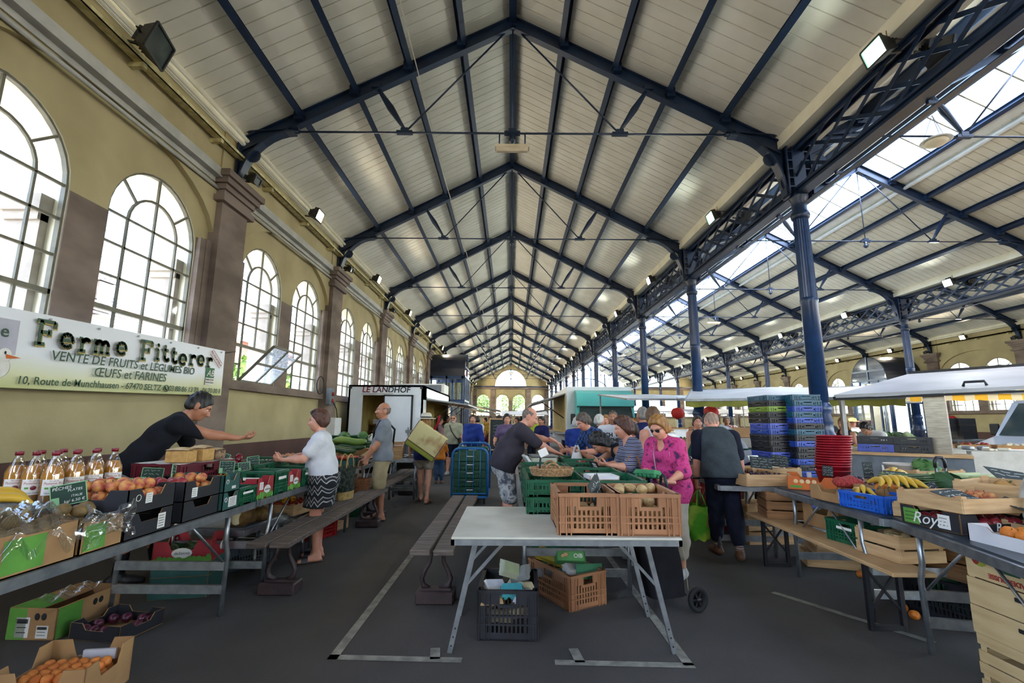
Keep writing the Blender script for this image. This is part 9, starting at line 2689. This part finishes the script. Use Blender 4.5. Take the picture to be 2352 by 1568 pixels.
# 12 blue polo, back
person('white-haired person in a royal blue polo shirt seen from behind',1.25,8.95,R(-30),1.46,skin=2,hair=dict(kind='short',mat=H_WH,nape=-0.06),top=dict(mat=CH_BLUE,sleeve=0.75,collar=True),bottom=dict(kind='trousers',mat=CH_JEAN,len=1.9),shoes=dict(kind='shoe',mat=BROWNL),res=1.2)
person('person with white hair in profile behind the blue plaid shirt',1.66,8.9,R(-62),1.51,skin=2,hair=dict(kind='short',mat=H_WH,nape=-0.06),top=dict(mat=cloth('dark_shirt','#2c3038','#24272e'),sleeve=0.75),bottom=dict(kind='trousers',mat=CH_DJN,len=1.9),shoes=dict(kind='shoe',mat=BLACK),res=1.3)
person('person with long ginger-blonde hair between the white-haired heads',2.05,10.2,R(160),1.52,fem=True,skin=2,hair=dict(kind='long',mat=H_BL),top=dict(mat=CH_GRY),bottom=dict(kind='trousers',mat=CH_JEAN,len=1.9),shoes=dict(kind='shoe',mat=BLACK),res=1.4)
person('person with cropped brown hair behind the person in the pink blouse',1.76,5.85,R(30),1.56,skin=2,head=(-40,0),hair=dict(kind='short',mat=mat('hair_light_brown','#6f4f33','#523824',40,rough=0.6),nape=-0.07),top=dict(mat=CH_WHT,sleeve=0,strap=0.05),bottom=dict(kind='shorts',mat=CH_SHT,len=0.9),shoes=dict(kind='shoe',mat=BLACK),res=1.1)
person('person in a grey cap behind the brown-haired shopper',1.96,7.0,R(20),1.60,skin=1,hair=dict(kind='crop',mat=H_GR,line=0.075),top=dict(mat=CH_NAVY),bottom=dict(kind='trousers',mat=CH_DJN,len=1.9),shoes=dict(kind='shoe',mat=BLACK),res=1.3)
person('person with dark hair and glasses behind the striped top',1.62,6.3,R(100),1.38,fem=True,skin=1,head=(0,10),hair=dict(kind='short',mat=H_BR,vol=.01),glasses={},top=dict(mat=CH_BLK),bottom=dict(kind='trousers',mat=CH_DJN,len=1.9),shoes=dict(kind='shoe',mat=BLACK),res=1.2)
# 16 old man with waistcoat
root,rg=person('person in a grey waistcoat seen from behind carrying a green bag of baguettes',2.30,5.28,R(-8),1.57,lean=10,curve=22,head=(0,8),fat=0.15,skin=2,broad=1.05,hair=dict(kind='fringe_ring',mat=mat('hair_thin_grey','#a08878','#8a7263',50,rough=0.7),crown=0.075,brow=H_WH),top=dict(mat=cloth('dark_navy_tee','#1a1c2c','#141622'),sleeve=0.78,loose=0.012),bottom=dict(kind='trousers',mat=CH_DJN,len=1.72,flare=0.022),shoes=dict(kind='shoe',mat=BROWNL,sock=pattern_cloth('sock_stripe',[(0,'#8a8078'),(0.5,'#5a4038')],(1,1,1),'wave',14,0),sockh=0.22),arms={'L':dict(w=(-0.25,0.04,0.70),hint=(-0.5,-1,0),curl=1.1,palm=(0.9,0.1,0),dir=(0,0.1,-1)),'R':dict(w=(0.26,0.10,0.74),hint=(0.5,-1,0))},feet={'R':(0.08,-0.22,0),'L':(-0.06,0.06,0)})
G=Flesh();k=rg['k'];g=0.044
G.cap(rg['C']-V3(0.06,0,0),rg['C']+V3(0.06,0,0),0.125*k+g,None,0.02,0.8,rg['f2']);G.cap(rg['W']-V3(0.06,0,0),rg['W']+V3(0.06,0,0),0.11*k+g,None,0.025,0.9,rg['f1']);G.cap(rg['P']-V3(0.07,0,0),rg['P']+V3(0.07,0,0),0.115*k+g,None,0.025,0.9,rg['f1']);G.cap(rg['P'],rg['C'],0.12*k+g,0.125*k+g,0.02)
G.cap(rg['sh']['L']*0.72+rg['sh']['R']*0.28-rg['u2']*0.03,rg['sh']['R']*0.72+rg['sh']['L']*0.28-rg['u2']*0.03,0.078*k+g,None,0.02);G.cap(rg['N']-V3(0.06,0,0.01),rg['N']+V3(0.06,0,-0.01),0.045*k+g,None,0.015)
for q in 'RL':G.ell(V3(0.088*k*(1 if q=='R' else-1),rg['P'][1]-0.04,rg['P'][2]),V3(0.09,0.09,0.1)*k+g,None,0.02)
G.cut(rg['P']-rg['u1']*0.05,-rg['u1']);G.cut(rg['N']+rg['u2']*0.055,rg['u2'])
for q,s in(('R',1),('L',-1)):G.cut(rg['sh'][q]-V3(s*0.005,0,0),V3(s,0,0.1))
v,f=G.mesh(0.0125);v=v+V3(0,1,0)[None,:]*(0.004*np.sin(v[:,2:]*38+v[:,:1]*22));np_obj('waistcoat',v,f,CH_VEST,root)
m=MB();w_=rg['wr']['L'];m.tube([Vector(w_)+Vector((0.034*math.cos(a),0.034*math.sin(a),0.03)) for a in[2*PI*i/14 for i in range(14)]],0.012,6,closed=True);m.obj('watch_strap',BLACK,root)
hp=rg['tow'](rg['wr']['L']);bx,by=hp.x+0.01,hp.y+0.02
t=thing('shopping_bag','glossy green shopping bag with baguettes in the hand of the person in the grey waistcoat','bag',(bx,by,0.14),R(10))
m=MB();m.grid(30,14,lambda u,v:((0.15+0.03*math.sin(v*3))*math.cos(2*PI*u)*(0.62+0.5*v**.5)*(1+.05*math.sin(u*50+v*9)),(0.085)*math.sin(2*PI*u)*(0.75+0.3*v),0.36*v+0.012*math.sin(u*31)));
m.obj('bag_body',mat('glossy_green_bag','#4f9a2a','#8fae3a',6,rough=0.25,bump=0.4,bscale=14,lo=.45,hi=.62),t)
m=MB()
for s in(-1,1):m.tube([(-0.06,s*0.06,0.34),(-0.03,s*0.03,0.46),(0.0,0,0.52),(0.03,s*0.03,0.46),(0.06,s*0.06,0.34)],0.009,6)
m.obj('bag_handles',MATS['glossy_green_bag'],t)
for k in range(3):
 m=MB();m.tube([(0,0,-0.2),(0.05,0,0.0),(0.13,0,0.16),(0.18,0,0.25)],[0.028,0.034,0.032,0.016],9);o=m.obj('baguette',CRUST);o.location=(bx+0.03+0.015*k,by-0.03+0.03*k,0.40-0.02*k);o.rotation_euler=(0,0.1*k,-0.2+0.25*k);tag(o,'baguette sticking out of the glossy green bag, %s'%('front one','middle one','back one')[k],'bread','baguettes in the green bag')
def apron(root,rg,m_):
 mb=MB();f=rg['f2'];u=rg['u2'];C=rg['C']+f*0.155;W=rg['W']+rg['f1']*0.165;P=rg['P']+rg['f1']*0.165
 q=[(C+u*0.10,0.10),(C-u*0.02,0.12),(W+rg['u1']*0.03,0.18),(P,0.22),(P+V3(0,0.02,-0.35),0.22)]
 mb.grid(6,4,lambda a,b:tuple((lambda i,t_:(q[i][0]*(1-t_)+q[i+1][0]*t_)+V3(1,0,0)*(a-.5)*2*(q[i][1]*(1-t_)+q[i+1][1]*t_)-f*0.35*((a-.5)*2)**2*0.22)(min(int(b*4),3),b*4-min(int(b*4),3))))
 mb.tube([Vector(C+u*0.10+V3(0.09,-0.02,0)),Vector(rg['N']+V3(0.065,0.02,0.01)),Vector(rg['N']+V3(0,-0.075,0.02)),Vector(rg['N']+V3(-0.065,0.02,0.01)),Vector(C+u*0.10+V3(-0.09,-0.02,0))],0.011,5)
 mb.tube([Vector(rg['W']+V3(0.19*math.cos(a),0.16*math.sin(a),0)) for a in[2*PI*i/18 for i in range(18)]],0.013,5,closed=True)
 mb.obj('apron',m_,root)
root,rg=person('person in a white t-shirt and green apron bending over a stall counter',3.30,7.0,R(80),1.66,lean=24,curve=20,head=(0,14),skin=1,hair=dict(kind='short',mat=H_BR,nape=-0.05),glasses={},top=dict(mat=CH_WHT,sleeve=0.75,loose=0.012),bottom=dict(kind='trousers',mat=CH_NAVY,len=1.9),shoes=dict(kind='shoe',mat=BLACK),arms={'R':dict(w=(0.18,0.48,0.98),hint=(0.5,-1,-0.4)),'L':dict(w=(-0.18,0.5,0.94),hint=(-0.5,-1,-0.4))});apron(root,rg,CH_GRN)
root,rg=person('person with glasses in a green apron facing the camera behind the grey waistcoat',3.15,8.0,R(168),1.49,fem=True,fat=0.15,skin=2,hair=dict(kind='short',mat=H_BR),glasses={},top=dict(mat=CH_GRY,sleeve=0,strap=0.05,scoop=0.09),bottom=dict(kind='trousers',mat=CH_DJN,len=1.9),shoes=dict(kind='shoe',mat=BLACK),res=1.1);apron(root,rg,CH_GRN)
# right-hand stall visitors
person('person with long brown hair in a black top at the right trailer, nearer of two',6.15,8.75,R(120),1.48,fem=True,skin=2,head=(-10,4),hair=dict(kind='long',mat=H_BL),top=dict(mat=CH_BLK,sleeve=0,strap=0.04,scoop=0.1),bottom=dict(kind='trousers',mat=CH_JEAN,len=1.9),shoes=dict(kind='shoe',mat=BLACK),res=1.2)
person('person with long fair hair beside the black top at the right trailer',6.05,9.25,R(190),1.48,fem=True,skin=2,hair=dict(kind='long',mat=H_BL),top=dict(mat=CH_GB,sleeve=0.4),bottom=dict(kind='trousers',mat=CH_JEAN,len=1.9),shoes=dict(kind='shoe',mat=BLACK),res=1.3)
person('person in a finely striped white shirt bending over goods at the right',7.2,9.3,R(110),1.62,lean=40,curve=14,head=(0,12),skin=1,hair=dict(kind='short',mat=H_BK),top=dict(mat=pattern_cloth('pinstripe',[(0,'#c9c9cc'),(0.6,'#8f9096')],(1,1,1),'wave',14,0.3),sleeve=0.75),bottom=dict(kind='trousers',mat=CH_JEAN,len=1.9),shoes=dict(kind='shoe',mat=BLACK),arms={'R':dict(w=(0.2,0.5,0.95)),'L':dict(w=(-0.2,0.5,0.85))},res=1.2)
# the crowd farther down the hall: every figure its own build, clothes and place
CROWD=[(-0.95,13.4,20,1.70,1,CH_WHT,'short',H_BK,'person with dark hair and glasses half hidden behind the pale green t-shirt'),(-0.95,12.0,-165,1.72,0,CH_BLUE,'short',H_BR,'person in a blue denim jacket seen from behind beside the blue trolley'),(-0.55,14.2,100,1.48,0,pattern_cloth('football',[(0,'#1f2a5a'),(0.5,'#7a2030')],(1,1,1),'wave',5,0,'X'),'short',H_BR,'child in a striped red and blue football shirt beside the blue jacket'),(-0.35,14.9,60,1.74,0,pattern_cloth('brown_check',[(0,'#5a4a3c'),(0.5,'#8a7a66')],(1,1,1),'checker',30),'short',H_BR,'person in a brown checked shirt left of the chalk board'),(-0.08,10.4,170,1.72,1,cloth('mauve','#6a5a78','#5c4e69'),'short',H_BK,'person with dark hair half hidden behind the polo-shirted seller'),(0.78,11.8,130,1.68,1,CH_NAVY,'short',H_BK,'person in a navy blouse between the seller and the blue polo shirt'),(0.75,16.6,10,1.7,0,cloth('lime','#9fae3c','#8c9a32'),'short',H_BR,'person in a lime shirt far behind the navy blouse'),(-2.2,16.3,-60,1.74,0,cloth('brown_shirt','#6a4a38','#5a3e2e'),'short',H_BK,'person in brown standing under the flap of the white trailer'),(-1.62,11.0,5,1.15,0,cloth('orange_shirt','#c0742a','#a96320'),'short',H_BL,'small child in an orange shirt beside the lady with the straw hat'),(-2.1,13.9,-70,1.66,1,cloth('rose','#a5737a','#93656b'),'bob',H_BR,'person in rose behind the straw hat'),(0.25,18.0,160,1.7,1,CH_WHT,'bob',H_BR,'person in white in the far aisle, left of centre'),(0.45,20.5,0,1.76,0,cloth('pale_blue','#8fa5c4','#7f95b4'),'short',H_BK,'person in pale blue in the far aisle'),(0.05,22,30,1.7,1,cloth('coral','#b5544a','#a2483f'),'long',H_BR,'person in coral in the far aisle'),(-0.8,19,180,1.74,0,cloth('mustard','#b08f3a','#9d7e30'),'short',H_BR,'person in mustard in the far aisle'),(-0.2,26,10,1.75,0,CH_GRY,'short',H_GR,'grey-haired person in grey in the far aisle'),(0.9,24,170,1.68,1,CH_RED,'bob',H_BK,'person in red in the far aisle'),(-1.2,23,90,1.7,0,CH_BLK,'short',H_BK,'person in black at the second awning on the left'),(-0.6,30,0,1.72,1,CH_WHT,'bob',H_BL,'person in white far down the left nave'),(0.6,32,180,1.75,0,CH_NAVY,'short',H_BR,'person in navy far down the left nave'),(2.75,10.8,100,1.62,1,CH_GRN,'bob',H_BL,'person with a blonde bob behind the pink blouse'),(3.05,12.4,160,1.72,0,STRIPED,'short',H_BR,'person in a striped shirt under the red lanterns'),(3.45,13.2,180,1.66,1,CH_WHT,'short',H_BL,'fair person in white under the red lanterns'),(3.1,9.9,60,1.66,1,cloth('charcoal','#3c4046','#33363b'),'bob',H_BR,'person in a charcoal t-shirt left of the second pillar'),(2.62,8.4,90,1.42,0,CH_BLK,'short',H_GR,'grey-haired person bending low right of the pink blouse'),(4.35,11.0,150,1.68,1,cloth('peach','#c48a6a','#b07858'),'bob',H_BR,'person in peach behind the white-shirted seller'),(4.8,11.9,20,1.74,0,CH_WHT,'short',H_BR,'person in a white shirt under the white awning'),(5.6,12.3,170,1.72,0,pattern_cloth('red_check',[(0,'#8a2a34'),(0.5,'#c9c0bc')],(1,1,1),'checker',26),'short',H_GR,'person in a red checked shirt under the white awning'),(6.3,13.6,10,1.7,1,CH_WHT,'bob',H_BK,'person in white farther under the white awning'),(8.3,13.2,160,1.7,1,pattern_cloth('black_print',[(0,'#1c1c20'),(0.5,'#8a8a8a')],(1,1,1),'voronoi',20),'bob',H_BK,'person in a black and white print behind the greens table'),(9.0,13.4,190,1.72,0,CH_BLK,'short',H_BK,'person in black behind the greens table'),(9.8,13.6,170,1.66,1,CH_WHT,'bob',H_GR,'person in white with a straw hat behind the greens table'),(7.6,13.8,200,1.68,1,cloth('pale_pink','#c49aa0','#b48a90'),'long',H_BR,'person in pale pink behind the long-haired pair')]
for x_,y_,a,h_,fem,cm,hk_,hm,lab in CROWD:
 rr=random.Random(lab)
 h_*=0.895
 root,rg=person(lab,x_,y_,R(a),h_,head=(rr.uniform(-20,20),rr.uniform(0,12)),fem=bool(fem),fat=rr.uniform(0,.3) if h_>1.3 else 0,skin=rr.randrange(3),hair=dict(kind=hk_,mat=hm),top=dict(mat=cm,sleeve=rr.choice((0.5,0.7,0.9)) if 'jacket' not in lab else 1.9),bottom=dict(kind='trousers',mat=rr.choice((CH_JEAN,CH_DJN,CH_BEI,CH_SHT)),len=rr.choice((0.95,1.85,1.9))),shoes=dict(kind='shoe',mat=rr.choice((BLACK,TRAIN,BROWNL))),res=1.5 if y_<13 else 2.0,hands=y_<14,arms={'R':dict(w=(0.22,rr.uniform(.15,.35),rr.uniform(.8,1.05)*h_/1.72)),'L':dict(w=(-0.22,rr.uniform(.1,.35),rr.uniform(.78,1.0)*h_/1.72))},lean=20 if 'bending' in lab else 0,name='child' if 'child' in lab else 'person')
 if 'straw hat behind' in lab:
  m=MB();m.M=Matrix.Translation(Vector(rg['Hc']+rg['hu']*0.06));m.lathe([(0.17,-0.012),(0.16,0.0),(0.105,0.006),(0.09,0.08),(0.0,0.10)],18,sy=1.1);m.obj('straw_hat',MATS['straw'],root)
